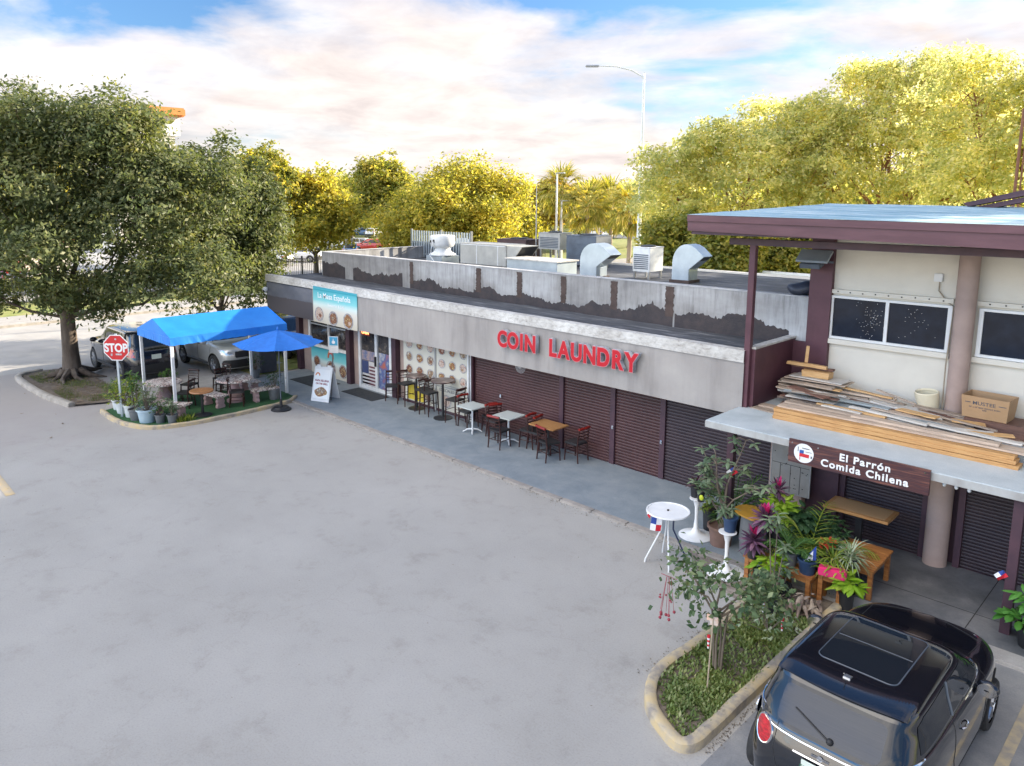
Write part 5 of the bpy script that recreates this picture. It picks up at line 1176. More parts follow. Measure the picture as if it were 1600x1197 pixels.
# --- the black hatchback in the near stall (nose towards the building)
mini = [(.15, .14, 3.66, .76, 6, 5), (.22, .05, 3.74, .83, 6, 5), (.40, .0, 3.80, .865, 5.5, 4.5), (.58, .0, 3.80, .87, 5.5, 4.2), (.74, .03, 3.76, .868, 5, 4), (.86, .075, 3.66, .855, 5, 3.8),
        (.92, .10, 3.46, .84, 5, 3.6), (.955, .125, 3.10, .825, 5, 3.8), (.985, .15, 2.84, .81, 5.5, 5), (1.02, .18, 2.70, .79, 6, 6), (1.12, .25, 2.54, .755, 6, 6), (1.22, .33, 2.36, .72, 6, 6),
        (1.31, .40, 2.20, .70, 6.5, 6), (1.365, .45, 2.09, .675, 6.5, 6), (1.392, .52, 1.99, .635, 6, 5), (1.405, .66, 1.86, .54, 5, 4), (1.412, .86, 1.66, .34, 3, 3), (1.414, 1.1, 1.45, .12, 2.5, 2.5)]
m_cb = paint('gloss_black', (.006, .0075, .012), .12)
k = Car('parked_car', 'glossy black three-door hatchback parked nose-in beside the planter', mini, m_cb, 3.8, 2.48, 3.06, .315, .86, (-2.46, 6.96, 0), 0, N=112, sub=4)
k.decal('sunroof', rp(-.40, .40, .84, 1.96, .09), 'top', m_cglass, .006, .07, trim=mat('trim_grey', (.07, .085, .11), (.07, .085, .11), .3, 3, bmp=0), tr=.007)
k.line('sunroof_seam', [(-.38, 1.42), (.38, 1.42)], 'top', MATS['trim_grey'], .004, off=.007)
k.decal('windshield', [(-.62, 2.20), (.62, 2.20), (.71, 2.62), (.45, 2.70), (-.45, 2.70), (-.71, 2.62)], 'top', m_cglass, .004, .07)
rw = k.decal('rear_window', [(-.60, 1.30), (.60, 1.30), (.66, 1.02), (.60, .955), (.3, .93), (-.3, .93), (-.60, .955), (-.66, 1.02)], 'rear', m_cglass, .005, .06)
dm = mat('demister', (.07, .08, .10), (.07, .08, .10), .3, 3, bmp=0)
k.decal('rear_window_band', rp(-.50, .50, .965, 1.27, .06), 'rear', mat('demister_field', (.025, .032, .045), (.035, .042, .056), .2, 3, (1, 1, 60), bmp=0, spec=.4), .007, .06, par=rw)
k.line('chrome_line', [(-.78, 1.0), (-.70, .93), (-.5, .895), (-.2, .88), (.2, .88), (.5, .895), (.70, .93), (.78, 1.0)], 'rear', m_chrome, .011, h=.03)
for sd_, sg in (('right', 1), ('left', -1)):
    k.decal('door_window', [(1.42, 1.03), (2.44, 1.03), (2.16, 1.28), (2.04, 1.315), (1.46, 1.325)], sd_, m_cglass, .004, .07)
    k.decal('side_window', [(.50, 1.04), (1.34, 1.03), (1.38, 1.325), (.72, 1.31), (.58, 1.26)], sd_, m_cglass, .004, .07)
    k.line('belt_trim', [(.24, 1.0), (1.0, .995), (2.0, .995), (2.72, .99)], sd_, m_chrome, .009)
    k.line('door_seam', [(1.36, 1.0), (1.30, .60), (1.42, .34), (2.44, .32), (2.56, .6), (2.58, .98)], sd_, m_rubber, .004, off=.001)
    k.line('pillar_trim', [(1.40, 1.02), (1.42, 1.34)], sd_, mat('pillar_grey', (.10, .12, .15), (.1, .12, .15), .25, 3, bmp=0), .014)
    for y in k.ax:
        q = M(); wr = .315
        for a in range(25):
            A = a*pi/24; P = []
            for rr in (wr+.045, wr+.115):
                yy, z2_ = y+rr*math.cos(A), wr+rr*math.sin(A); h_, n_ = k.hit(yy, max(z2_, .2), sd_); P.append((h_.x+sg*.012, yy, z2_))
            q.v += P
        q.f = [(2*a, 2*a+1, 2*a+3, 2*a+2) for a in range(24)]; q.mi = [0]*24
        q.build('wheel_arch', m_blackp, k.root, smooth=60)
    h_, n_ = k.hit(1.60, .84, sd_); M().tube([(h_.x+sg*.008, 1.52, .84), (h_.x+sg*.03, 1.56, .845), (h_.x+sg*.03, 1.66, .845), (h_.x+sg*.008, 1.70, .84)], .013, 8).build('door_handle', m_chrome, k.root, smooth=60)
    mi_ = M().ball((sg*.93, 2.22, .99), 1, 18, 12, (.115, .07, .085)).tube([(sg*.80, 2.26, .94), (sg*.88, 2.24, .97)], .03, 8).build('side_mirror', m_cb, k.root, smooth=60)
    M().lathe([(.0, .0), (.075, .0)], 20, cap=False).build('mirror_glass', m_chrome, mi_).matrix_local = Matrix.Translation((sg*.935, 2.152, .99)) @ Matrix.Rotation(pi/2, 4, 'X') @ Matrix.Diagonal((1.25, 1, 1, 1))
    tl = k.decal('tail_light', [(sg*(.60+.10*math.cos(a)*1.0), .80+.125*math.sin(a)) for a in [2*pi*q_/20 for q_ in range(20)]], 'rear', m_tail, .012, .03, trim=m_chrome, tr=.013)
q = M(); sp_pts = []
for j in range(49):
    u = j/48*2-1; x = .63*u; yb = .33+.09*u*u; za_ = k.hit(x, .78, 'top')[0].z+.010; zt = za_-.018-.012*u*u
    sp_pts.append([(x, .78, za_), (x, yb+.20, (za_+zt)/2+.010), (x, yb+.04, zt+.002), (x, yb, zt-.012), (x, yb+.03, zt-.032), (x, .66, zt-.05)])
for a_, b_ in zip(sp_pts[:-1], sp_pts[1:]): q.add(a_+b_, [(i, (i+1) % 6, 6+(i+1) % 6, 6+i) for i in range(6)])
q.add(sp_pts[0], [(0, 1, 2, 3, 4, 5)]); q.add(sp_pts[-1], [(5, 4, 3, 2, 1, 0)]); q.build('spoiler', m_cb, k.root, smooth=50)
q = M(); q.prism([(.60, 1.405), (.72, 1.412), (.66, 1.44), (.61, 1.44)], -.035, .035, 'x').tube([(0, .63, 1.43), (0, .52, 1.53)], .006, 6); q.build('antenna', m_steel, k.root, bevel=.005)
h1, n_ = k.hit(.05, .99, 'rear'); h2, n_ = k.hit(-.34, 1.12, 'rear'); q = M(); q.tube([h1+Vector((0, -.03, 0)), h2+Vector((0, -.02, 0))], .009, 6).ball(h1+Vector((0, -.02, 0)), .035, 12, 8); q.build('rear_wiper', m_blackp, k.root, smooth=60)
h1, n_ = k.hit(0, .68, 'rear')
pl = M().cbox((0, h1.y-.012, .68), (.32, .012, .16)).build('number_plate', mat('plate', (.62, .68, .60), (.56, .62, .55), .4, 6, bmp=0), k.root, bevel=.004)
text('plate_text', '57A 4WX', .085, mat('plate_ink', (.02, .09, .05), (.02, .09, .05), .5, 3, bmp=0), pl, FRONT(0, h1.y-.0195, .645), .001, .001)
h1, n_ = k.hit(0, .82, 'rear'); q = M(); q.lathe([(.026, 0), (.03, .006), (.0, .012)], 18)
for sg in (-1, 1):
    for z in (-.010, 0, .010): q.cbox((sg*.058, z, .004), (.06, .004, .006))
T = Matrix.Translation((0, h1.y-.004, .82)) @ Matrix.Rotation(pi/2, 4, 'X'); q.v = [tuple(T @ Vector(v)) for v in q.v]; q.build('emblem', m_chrome, k.root)
q = k.line('tailgate_handle', [(-.26, .775), (.26, .775)], 'rear', m_chrome, .012, off=.006)
k.line('tailgate_seam', [(-.46, .98), (-.47, .70), (-.40, .52), (.40, .52), (.47, .70), (.46, .98)], 'rear', m_rubber, .0035, off=.001)
k.line('bonnet_seam', [(-.6, 2.82), (-.62, 3.3), (0, 3.62), (.62, 3.3), (.6, 2.82)], 'top', m_rubber, .0035, off=.001)
h_, n_ = k.hit(.42, .82, 'left'); M().lathe([(.0, 0), (.085, 0), (.09, .012), (.075, .02), (0, .024)], 24, cap=False).build('fuel_cap', m_chrome, k.root, smooth=50).matrix_local = Matrix.Translation((h_.x+.004, .42, .83)) @ Matrix.Rotation(-pi/2, 4, 'Y')

# --- SUVs and cars parked beyond
def suv_secs(L, H, W, hood=1.0, wf=.55, rear=.16, roof_f=.40):
    hw = W/2; B = .58*H
    return [(.24, .12, L-.12, hw*.90, 6, 5), (.32, .03, L-.03, hw*.97, 6, 5), (.55, .0, L, hw, 5.5, 4.6), (.80, .03, L-.02, hw, 5.5, 4.4), (B, .08, L-.10, hw*.985, 5, 4), (B+.06, .10, L-.35, hw*.97, 5, 4), (B+.10, .13, L-hood*.8, hw*.95, 5, 5), (B+.14, .16, L-hood, hw*.93, 6, 6),
            (B+.26, .22, L-hood-.25, hw*.88, 6, 6), (H-.12, .22+rear, L-hood-wf-.15, hw*.80, 6, 6), (H-.05, .28+rear, L-hood-wf-.28, hw*.75, 5, 5), (H-.015, .42+rear, L-hood-wf-.5, hw*.62, 4, 4), (H, .9+rear, L-hood-wf-.9, hw*.3, 3, 3)]
def dress(c, L, H, W, hood, wf, plate=True, lights='both', rails=False):
    B = .58*H+.16; hw = W/2; T_ = H-.11; xr = L-hood
    c.decal('rear_window', [(-hw*.78, B+.03), (hw*.78, B+.03), (hw*.68, T_), (-hw*.68, T_)], 'rear', m_cglass, .005, .12)
    c.decal('windshield', [(-hw*.80, B+.02), (hw*.80, B+.02), (hw*.70, T_), (-hw*.70, T_)], 'front', m_cglass, .005, .12)
    for sd_ in ('right', 'left'):
        c.decal('side_window', [(.50, B+.02), (1.10, B+.02), (1.16, T_), (.72, T_)], sd_, m_cglass, .004, .14)
        c.decal('side_window', [(1.18, B+.01), (xr-1.10, B+.0), (xr-1.12, T_), (1.24, T_)], sd_, m_cglass, .004, .14)
        c.decal('side_window', [(xr-1.02, B+.0), (xr-.16, B+.0), (xr-wf-.12, T_), (xr-1.04, T_)], sd_, m_cglass, .004, .14)
        c.line('door_seam', [(xr-1.06, T_+.02), (xr-1.06, .42), (xr-.10, .42), (xr-.02, B)], sd_, m_rubber, .006, off=.001)
        c.line('lower_trim', [(c.ax[0]+.45, .36), (c.ax[1]-.45, .36)], sd_, m_blackp, .05, off=.0)
        sg = 1 if sd_ == 'right' else -1
        M().ball((sg*(hw+.08), xr-.35, B-.02), 1, 14, 10, (.13, .07, .09)).build('side_mirror', c.body.data.materials[0], c.root, smooth=60)
        h_, n_ = c.hit(xr-.95, B-.14, sd_); M().cbox((h_.x+sg*.02, xr-.95, B-.14), (.03, .18, .03)).build('door_handle', m_blackp, c.root, bevel=.008)
    for sg in (-1, 1):
        c.decal('tail_light', [(sg*hw*.72, B-.30), (sg*hw*.95, B-.30), (sg*hw*.93, B+.06), (sg*hw*.80, B+.0)][::sg], 'rear', m_tail, .008, .08)
        c.decal('headlight', [(sg*hw*.52, B-.42), (sg*hw*.90, B-.36), (sg*hw*.90, B-.20), (sg*hw*.60, B-.28)][::sg], 'front', m_headl, .010, .06)
    c.decal('grille', rp(-hw*.48, hw*.48, B-.48, B-.26, .04), 'front', m_blackp, .010, .1)
    c.decal('front_bumper', rp(-hw*.86, hw*.86, .30, B-.55, .08), 'front', m_blackp, .012, .1)
    c.decal('rear_bumper', rp(-hw*.86, hw*.86, .32, .62, .08), 'rear', m_blackp, .012, .1)
    if plate:
        h1, n_ = c.hit(0, .86, 'rear'); M().cbox((0, h1.y-.012, .86), (.32, .015, .16)).build('number_plate', MATS['plate'], c.root)
sc_ = suv_secs(4.7, 1.75, 1.86, 1.05, .55)
b = Car('parked_car', 'black sport utility car seen from behind under the tree beside the tent', sc_, paint('suv_black', (.010, .012, .018), .15), 4.7, 2.75, 3.75, .37, .93, (-26.3, 9.75, 0), pi/2, 'cars parked by the tent')
dress(b, 4.7, 1.75, 1.86, 1.05, .55)
s2 = suv_secs(4.35, 1.68, 1.82, 1.0, .62)
c2_ = Car('parked_car', 'silver compact utility car with black bumpers facing the tent', s2, paint('suv_silver', (.46, .47, .46), .3, .3), 4.35, 2.63, 3.5, .35, .91, (-29.4, 12.45, 0), -pi/2, 'cars parked by the tent')
dress(c2_, 4.35, 1.68, 1.82, 1.0, .62)
c3_ = Car('parked_car', 'dark grey car half hidden behind the blue umbrella and the litter bin', suv_secs(4.4, 1.50, 1.80, 1.1, .6), paint('car_dark', (.02, .022, .028), .2), 4.4, 2.65, 3.5, .33, .90, (-29.9, 15.6, 0), -pi/2, 'cars parked by the tent')
dress(c3_, 4.4, 1.50, 1.80, 1.1, .6)
fs2 = suv_secs(4.5, 1.52, 1.80, 1.1, .6)
far = []
for nm, col in (('far_red', (.45, .02, .02)), ('far_silver', (.50, .52, .54)), ('far_white', (.72, .73, .74)), ('far_blue', (.05, .12, .25))):
    c = Car('parked_car', 'x', fs2, paint(nm, col, .25), 4.5, 2.65, 3.55, .33, .90, (0, 0, 0), 0, 'cars parked in the far lots', N=40, sub=1); dress(c, 4.5, 1.52, 1.80, 1.1, .6, False); far.append(c.root)
spots = [(0, at(607, 88), 2.3, 'red car in the far car park beyond the low roof, right end of the row'), (1, at(578, 90), 2.2, 'pale silver car beside the red car in the far car park'), (2, at(556, 92), 2.2, 'white car left of the silver car in the far car park'),
         (3, at(545, 78), 1.0, 'dark blue car in front of the far row by the parapet'), (1, at(575, 118), .6, 'small silver car deep under the far trees'), (2, at(452, 70), 2.2, 'white car behind the iron fence beside the tree trunk'),
         (1, at(428, 72), 2.2, 'silver car behind the iron fence, left of the trunk'), (3, at(585, 122), 2.4, 'distant blue car seen between two yellow-green trees'), (2, at(500, 74), 2.2, 'white car mostly hidden by the low yellow-green crown'),
         (1, at(930, 118), .5, 'distant silver car on the road behind the palms'), (2, at(950, 116), .6, 'distant white car on the road behind the palms'), (0, at(12, 56), 1.6, 'red pickup-coloured car at the gate on the far left edge'), (2, at(385, 66), 2.2, 'white car between the dark tree and the fence')]
used = set()
for i, (ci, p_, rz, lab) in enumerate(spots):
    p_ = Vector((p_.x, p_.y, .03))
    if ci in used: dup(far[ci], p_, rz, lab)
    else: used.add(ci); far[ci].location = p_; far[ci].rotation_euler.z = rz; far[ci]['label'] = lab
# ------------------------------------------------------------------ foliage helpers
def leaf_mesh(name, pos, nrm, L, W, seed, m_):
    """one small folded leaf per position"""
    g = np.random.default_rng(seed); n = len(pos); pos = np.asarray(pos); nrm = nrm/np.maximum(np.linalg.norm(nrm, axis=1, keepdims=True), 1e-6)
    a = g.normal(size=(n, 3)); t = np.cross(nrm, a); t /= np.maximum(np.linalg.norm(t, axis=1, keepdims=True), 1e-6); b = np.cross(nrm, t)
    s = g.uniform(.5, 1.6, (n, 1)); l = t*L*.5*s; w_ = b*W*.5*s; up = nrm*W*.12
    V = np.stack([pos-l, pos+w_*1.0+up-l*.1, pos+l, pos-w_+up-l*.1], 1).reshape(-1, 3)
    me = bpy.data.meshes.new(name); me.vertices.add(n*4); me.vertices.foreach_set('co', V.astype(np.float32).ravel())
    me.loops.add(n*4); me.loops.foreach_set('vertex_index', np.arange(n*4, dtype=np.int32)); me.polygons.add(n)
    me.polygons.foreach_set('loop_start', np.arange(0, n*4, 4, dtype=np.int32)); me.update(calc_edges=True); me.materials.append(m_); return me
def crown_pts(lobes, nclump, per, rc, seed, shell=.62, flat=.6):
    g = np.random.default_rng(seed); lob = np.array(lobes, float); wt = (lob[:, 3]*lob[:, 4]+lob[:, 4]*lob[:, 5]+lob[:, 3]*lob[:, 5]); wt /= wt.sum()
    k = g.choice(len(lob), nclump, p=wt); d = g.normal(size=(nclump, 3)); d /= np.linalg.norm(d, axis=1, keepdims=True)
    d[:, 2] = np.where((d[:, 2] < -.3) & (g.random(nclump) < .5), -d[:, 2], d[:, 2])
    r = shell+(1-shell)*g.random(nclump)**.6; r = np.where(g.random(nclump) < .22, g.uniform(.2, .8, nclump), r)
    rr = 1+.13*np.sin(d[:, 0]*5+k*2)+.11*np.sin(d[:, 1]*7+k)+.07*np.sin(d[:, 2]*9+k*3)
    c = lob[k, :3]+d*lob[k, 3:6]*(r*rr)[:, None]
    size = rc*g.uniform(.55, 1.45, nclump); P = np.repeat(c, per, 0); o = g.normal(size=(nclump*per, 3))*.5
    o[:, 2] *= flat; P = P+o*np.repeat(size, per)[:, None]; N = np.repeat(d, per, 0)*.55+g.normal(size=(nclump*per, 3))*.55+np.array([0, 0, .45])
    keep = P[:, 2] > .3
    return P[keep], N[keep], c, k
def limbs(m, base, h0, lobes, r0, seed, centres=None, twigs=60, lean=(0, 0)):
    g = random.Random(seed); b = Vector(base); fork = b+Vector((lean[0], lean[1], h0))
    m.tube([b-Vector((0, 0, .2)), b+Vector((0, 0, .12)), b+Vector((lean[0]*.2, lean[1]*.2, h0*.35)), fork], [r0*1.7, r0*1.22, r0, r0*.82], 14)
    ends = []
    for lb_ in lobes:
        if lb_[2] < h0*1.45 and len(lobes) > 12: continue
        c = Vector(lb_[:3]); mid = fork.lerp(c, .5)+Vector((g.uniform(-.4, .4), g.uniform(-.4, .4), -.12*(c-fork).length)); rr = r0*.36*min(1, (lb_[3]/3))
        m.tube([fork-Vector((0, 0, .3)), fork.lerp(mid, .5)+Vector((g.uniform(-.2, .2),)*3), mid, c], [rr*1.2, rr, rr*.75, rr*.35], 8); ends.append((mid, c, rr))
    if centres is not None:
        for i in range(twigs):
            t_ = Vector(centres[g.randrange(len(centres))]); mid, c, rr = min(ends, key=lambda e: (e[1]-t_).length); s_ = mid.lerp(c, g.uniform(.2, 1)); q = s_.lerp(t_, .5)+Vector((g.uniform(-.3, .3),)*3)
            m.tube([s_, q, t_], [rr*.28, rr*.16, .01], 5, False)
def make_tree(name, label, base, h0, lobes, r0, nclump, per, rc, L, W, lm, bm_, seed, group=None, twigs=60, shell=.62, flat=.6, lean=(0, 0), cat='tree'):
    t_ = thing(name, label, cat, base, 0, group)
    P, N, c, k_ = crown_pts(lobes, nclump, per, rc, seed, shell, flat); me = leaf_mesh('crown', P, N, L, W, seed+1, lm)
    o = bpy.data.objects.new('crown', me); C.objects.link(o); o.parent = t_
    m = M(); limbs(m, (0, 0, 0), h0, lobes, r0, seed, c, twigs, lean); m.build('trunk', bm_, t_, smooth=50); return t_
L_dark = leafmat('leaf_dark', (.092, .122, .055), (.15, .18, .08), .45, (.24, .24, .12), warm=(1.25, 1.25, .65))
L_yel = leafmat('leaf_yellow', (.23, .26, .055), (.44, .41, .085), .64, (.62, .53, .14), warm=(1.32, 1.24, .62))
L_yel2 = leafmat('leaf_olive', (.15, .20, .045), (.32, .33, .09), .62, (.50, .44, .14))
L_pale = leafmat('leaf_pale', (.40, .44, .16), (.66, .63, .31), .74, (.84, .76, .48), warm=(1.22, 1.22, .88))
L_mid = leafmat('leaf_mid', (.06, .10, .03), (.12, .15, .05), .45, (.2, .2, .07))
def RF(a, b, c): # offset in (right, forward, up) of the street frame
    return (.6989*a-.7152*b, .7152*a+.6989*b, c)
def lob(a, b, c, rx, ry, rz): x, y, z = RF(a, b, c); return (x, y, z, rx, ry, rz)
# big dark tree on the left island
A = [lob(-.5, 0, 6.3, 3.2, 3.2, 2.3), lob(-3.6, .8, 6.0, 2.8, 2.6, 2.2), lob(2.4, .6, 5.4, 2.4, 2.4, 1.9), lob(-1.5, .5, 8.4, 2.6, 2.4, 1.5), lob(1.5, 1.0, 7.9, 2.1, 2.0, 1.4), lob(-3.8, 1, 8.5, 2.0, 2, 1.3), lob(-2.6, -1, 3.9, 1.5, 1.5, 1.1),
     lob(4.3, .6, 3.7, 2.1, 1.7, 1.3), lob(2.6, -.4, 3.4, 1.3, 1.2, .8), lob(0.2, -1.6, 4.5, 1.8, 1.3, 1.2), lob(0.1, -.6, 3.1, .95, .9, .85), lob(-1.9, -.6, 2.7, .8, .7, .5), lob(1.3, -.3, 2.5, .7, .7, .6), lob(4.7, 1.6, 6.3, 1.7, 1.7, 1.3)]
make_tree('shade_tree', 'big dark green shade tree with thick trunk on the island beside the stop sign', (-28.85, 7.75, .05), 2.4, A+[lob(1.9, .3, 8.5, 1.8, 1.7, 1.2), lob(3.3, .6, 6.9, 1.5, 1.5, 1.1)], .27, 2500, 52, .52, .145, .065, L_dark, m_bark, 1, twigs=150, shell=.55)
rt_ = M(); r_ = random.Random(3)
for k_ in range(9):
    a = 2*pi*k_/9+r_.uniform(-.2, .2); L_ = r_.uniform(.7, 1.5); rt_.tube([(-29.1+.3*math.cos(a), 7.5+.3*math.sin(a), .28), (-29.1+.6*L_*math.cos(a), 7.5+.6*L_*math.sin(a), .13), (-29.1+L_*math.cos(a+.2), 7.5+L_*math.sin(a+.2), .03)], [.14, .08, .02], 7)
tr_ = [o for o in C.objects if o.name == 'shade_tree'][0]
rt_.v = [(x+.25, y+.25, z) for x, y, z in rt_.v]; rt_.build('roots', m_bark, tr_, True, smooth=50)
def simple_lobes(w_, h, base_h, seed, n=9, dome=.9):
    g = random.Random(seed); o = [lob(0, 0, base_h+(h-base_h)*.52, w_*.62, w_*.6, (h-base_h)*.46)]
    for i in range(n):
        a = 2*pi*i/n+g.uniform(-.3, .3); rr = w_*g.uniform(.45, .68); z = base_h+(h-base_h)*g.uniform(.28, .62)
        o.append(lob(rr*math.cos(a), rr*math.sin(a), z, w_*g.uniform(.30, .44), w_*g.uniform(.30, .44), (h-base_h)*g.uniform(.22, .34)))
    for i in range(4): o.append(lob(w_*g.uniform(-.35, .35), w_*g.uniform(-.35, .35), base_h+(h-base_h)*g.uniform(.66, .78), w_*.32, w_*.32, (h-base_h)*.2))
    return o
def T(name, label, px, d, top_py, hw_px, base_h, lm, bm_, seed, ncl=900, per=34, L=.26, W=.13, rc=.8, h0=None, r0=.22, n=9, group=None, shell=.6, flat=.65):
    h = 6.3+(308-top_py)*d/1197; w_ = hw_px*d/1197
    return make_tree(name, label, at(px, d), h0 or max(base_h, 1.4), simple_lobes(w_, h*.97, base_h, seed, n), r0, ncl, per, rc*w_/5, L, W, lm, bm_, seed, group, twigs=50, shell=shell, flat=flat)
G1 = 'trees behind the low roof'
T('shade_tree', 'dark green rounded tree behind the tent, right of the big dark tree', 335, 34, 214, 118, .9, L_dark, m_bark, 11, 2000, 40, .17, .08, .62, r0=.2, group='dark trees on the left')
T('shade_tree', 'yellow-lit tree showing through the crown of the big dark tree at the left edge', 10, 52, 200, 120, 3, L_yel, m_bark, 12, 700, 30, .26, .14, group=G1)
T('shade_tree', 'yellow-green tree with thick brown trunk beside the iron fence', 412, 58, 225, 62, 4.5, L_yel2, m_bark, 13, 800, 30, .26, .13, r0=.42, h0=3, group=G1)
T('shade_tree', 'bushy yellow-green tree with thin leaning trunk right of the brown trunk', 490, 60, 262, 80, 1.6, L_yel, m_bark, 14, 1000, 32, .26, .14, r0=.18, h0=2, group=G1)
T('shade_tree', 'taller olive-tinted tree behind and between the yellow crowns', 600, 80, 236, 55, 3, L_yel2, m_bark, 15, 900, 30, .32, .16, group=G1)
T('shade_tree', 'olive tree at the left of the gap above the parked cars', 548, 92, 272, 60, 2.5, L_yel2, m_bark, 16, 700, 30, .36, .18, group=G1)
T('shade_tree', 'broad bright yellow-green dome-shaped tree behind the exhaust fan', 712, 60, 243, 122, .6, L_yel, m_bark, 17, 2900, 30, .23, .12, .62, n=12, group=G1)
T('shade_tree', 'smaller yellow crown at the right of the dome-shaped tree', 790, 70, 290, 55, 1, L_yel, m_bark, 18, 700, 30, .3, .15, group=G1)
T('shade_tree', 'rusty-toned rounded tree behind the pale lamp posts', 868, 84, 272, 42, 2.5, leafmat('leaf_rust', (.20, .19, .04), (.38, .30, .07), .55, (.50, .36, .12)), m_bark, 19, 600, 30, .34, .17, group=G1)
T('shade_tree', 'low yellow tree just left of the palm row behind the thin mast', 832, 88, 282, 42, 1, L_yel, m_bark, 20, 600, 30, .3, .15, group=G1)
T('shade_tree', 'soft pale tree filling the space behind the palm row', 908, 98, 290, 50, 1, L_pale, m_bark, 21, 700, 30, .34, .17, group=G1)
T('shade_tree', 'soft pale tree behind the street lamp between the palms and the large right trees', 985, 96, 282, 52, 1, L_pale, m_bark, 22, 800, 30, .34, .17, group=G1)
# large pale trees on the right
H1 = [lob(0, 0, 7.6, 4.6, 4, 2.6), lob(-4.4, 0, 6.2, 2.9, 2.8, 2.3), lob(-5.6, -.5, 8.3, 1.5, 1.5, 1.0), lob(3.8, 0, 8.6, 3.6, 3.4, 2.6), lob(-2.2, 0, 9.3, 2.4, 2.4, 1.4), lob(1.8, .5, 10.6, 2.6, 2.6, 1.6), lob(-3.4, -1, 4.2, 2.6, 2.2, 1.7), lob(2.8, -1.5, 5.4, 3.0, 2.4, 1.8)]
make_tree('shade_tree', 'wide pale yellow-green tree with reddish trunk behind the silver vents', at(1170, 47), 3.4, H1, .34, 2100, 26, .58, .21, .11, L_pale, m_barkr, 31, group=G1, twigs=140, shell=.72)
H2 = [lob(0, 0, 9.2, 4.6, 4.2, 3.0), lob(-3.8, .5, 10.4, 2.8, 2.6, 1.9), lob(3.4, 0, 10.6, 3.4, 3.2, 2.6), lob(0, .5, 12.6, 3.0, 2.8, 1.7), lob(2.6, .4, 13.6, 1.7, 1.7, 1.1), lob(-1.6, .3, 13.2, 1.6, 1.6, 1.0), lob(-4.6, -1, 7.4, 2.4, 2.2, 1.7), lob(4.8, -1, 7.4, 3, 2.6, 2), lob(0.3, -2.4, 6.6, 2.4, 1.8, 1.4)]
make_tree('shade_tree', 'tallest pale yellow-green tree with red-brown limbs above the restaurant roof', at(1385, 46), 4.6, H2, .38, 2200, 26, .58, .20, .105, L_pale, m_barkr, 32, group=G1, twigs=160)
H3 = [lob(0, 0, 9.0, 4.2, 4, 3.2), lob(-2.6, .4, 11.8, 2.6, 2.4, 1.8), lob(2.6, 0, 11.4, 3.0, 3, 2.2), lob(-3.4, -1, 7.2, 2.2, 2.2, 1.8), lob(3.5, -1, 8, 3, 3, 2.4)]
make_tree('shade_tree', 'pale yellow-green tree at the right edge behind the railing', at(1590, 39), 4, H3, .34, 1800, 26, .56, .19, .10, L_pale, m_barkr, 33, group=G1, twigs=100)
for px, d, tp, hw, lab, sd_ in ((1062, 41, 330, 55, 'dense darker shrub mass at the foot of the right-hand trees, leftmost', 41), (1140, 38, 345, 50, 'low dense shrub behind the lone silver vent', 42), (1230, 40, 335, 60, 'low pale shrub seen between the plum post and the corner column', 43)):
    h = 6.3+(308-tp)*d/1197; w_ = hw*d/1197
    s_ = thing('shrub', lab, 'shrub', at(px, d), 0, 'shrubs behind the low roof'); lb2 = [lob(0, 0, h*.45, w_, w_*.8, h*.5), lob(-w_*.5, 0, h*.6, w_*.6, w_*.6, h*.35), lob(w_*.5, 0, h*.62, w_*.6, w_*.6, h*.32)]
    P, N, c, _k = crown_pts(lb2, 620, 32, .5, sd_); me = leaf_mesh('foliage', P, N, .22, .12, sd_, L_yel2); o = bpy.data.objects.new('foliage', me); C.objects.link(o); o.parent = s_
    m = M(); limbs(m, (0, 0, 0), h*.3, lb2, .06, sd_, c, 20); m.build('stem', m_stem, s_)
# unseen trees added right of frame to block sun from the car park
for i, (x, y, h, w_) in enumerate(((-3.7, 38.0, 16, 3.3), (-1.0, 33, 15, 4.8), (7, 33, 15, 6), (16, 31, 15, 7))):
    P, N, c, _k = crown_pts(simple_lobes(w_, h, 2, 60+i), 1500, 26, .9, 60+i); t_ = thing('shade_tree', ['slim pale tree just right of the railing behind the restaurant', 'pale tree well right of the railing, behind the restaurant', 'pale tree further right behind the restaurant', 'pale tree standing furthest right of the restaurant'][i], 'tree', (x, y, 0), 0, G1)
    o = bpy.data.objects.new('crown', leaf_mesh('crown', P, N, .24, .13, 60+i, L_pale)); C.objects.link(o); o.parent = t_
    m = M(); limbs(m, (0, 0, 0), 3, simple_lobes(w_, h, 2, 60+i), .3, 60+i, None); m.build('trunk', m_barkr, t_)
# far-off wood that closes the horizon
g = np.random.default_rng(5); Lb = []
for i in range(70):
    px = -350+i*33+g.uniform(-12, 12); d = g.uniform(125, 185); q = at(px, d); h = g.uniform(6.5, 9.5) if 820 < px < 1030 else g.uniform(7.5, 11.5); Lb.append((q.x, q.y, h*.5, 5.5, 5.5, h*.55))
P, N, c, _k = crown_pts(Lb, 6000, 12, 2.0, 77, flat=.8); o = bpy.data.objects.new('far_wood', leaf_mesh('far_wood', P, N, .8, .5, 7, L_yel2)); C.objects.link(o); o['kind'] = 'stuff'
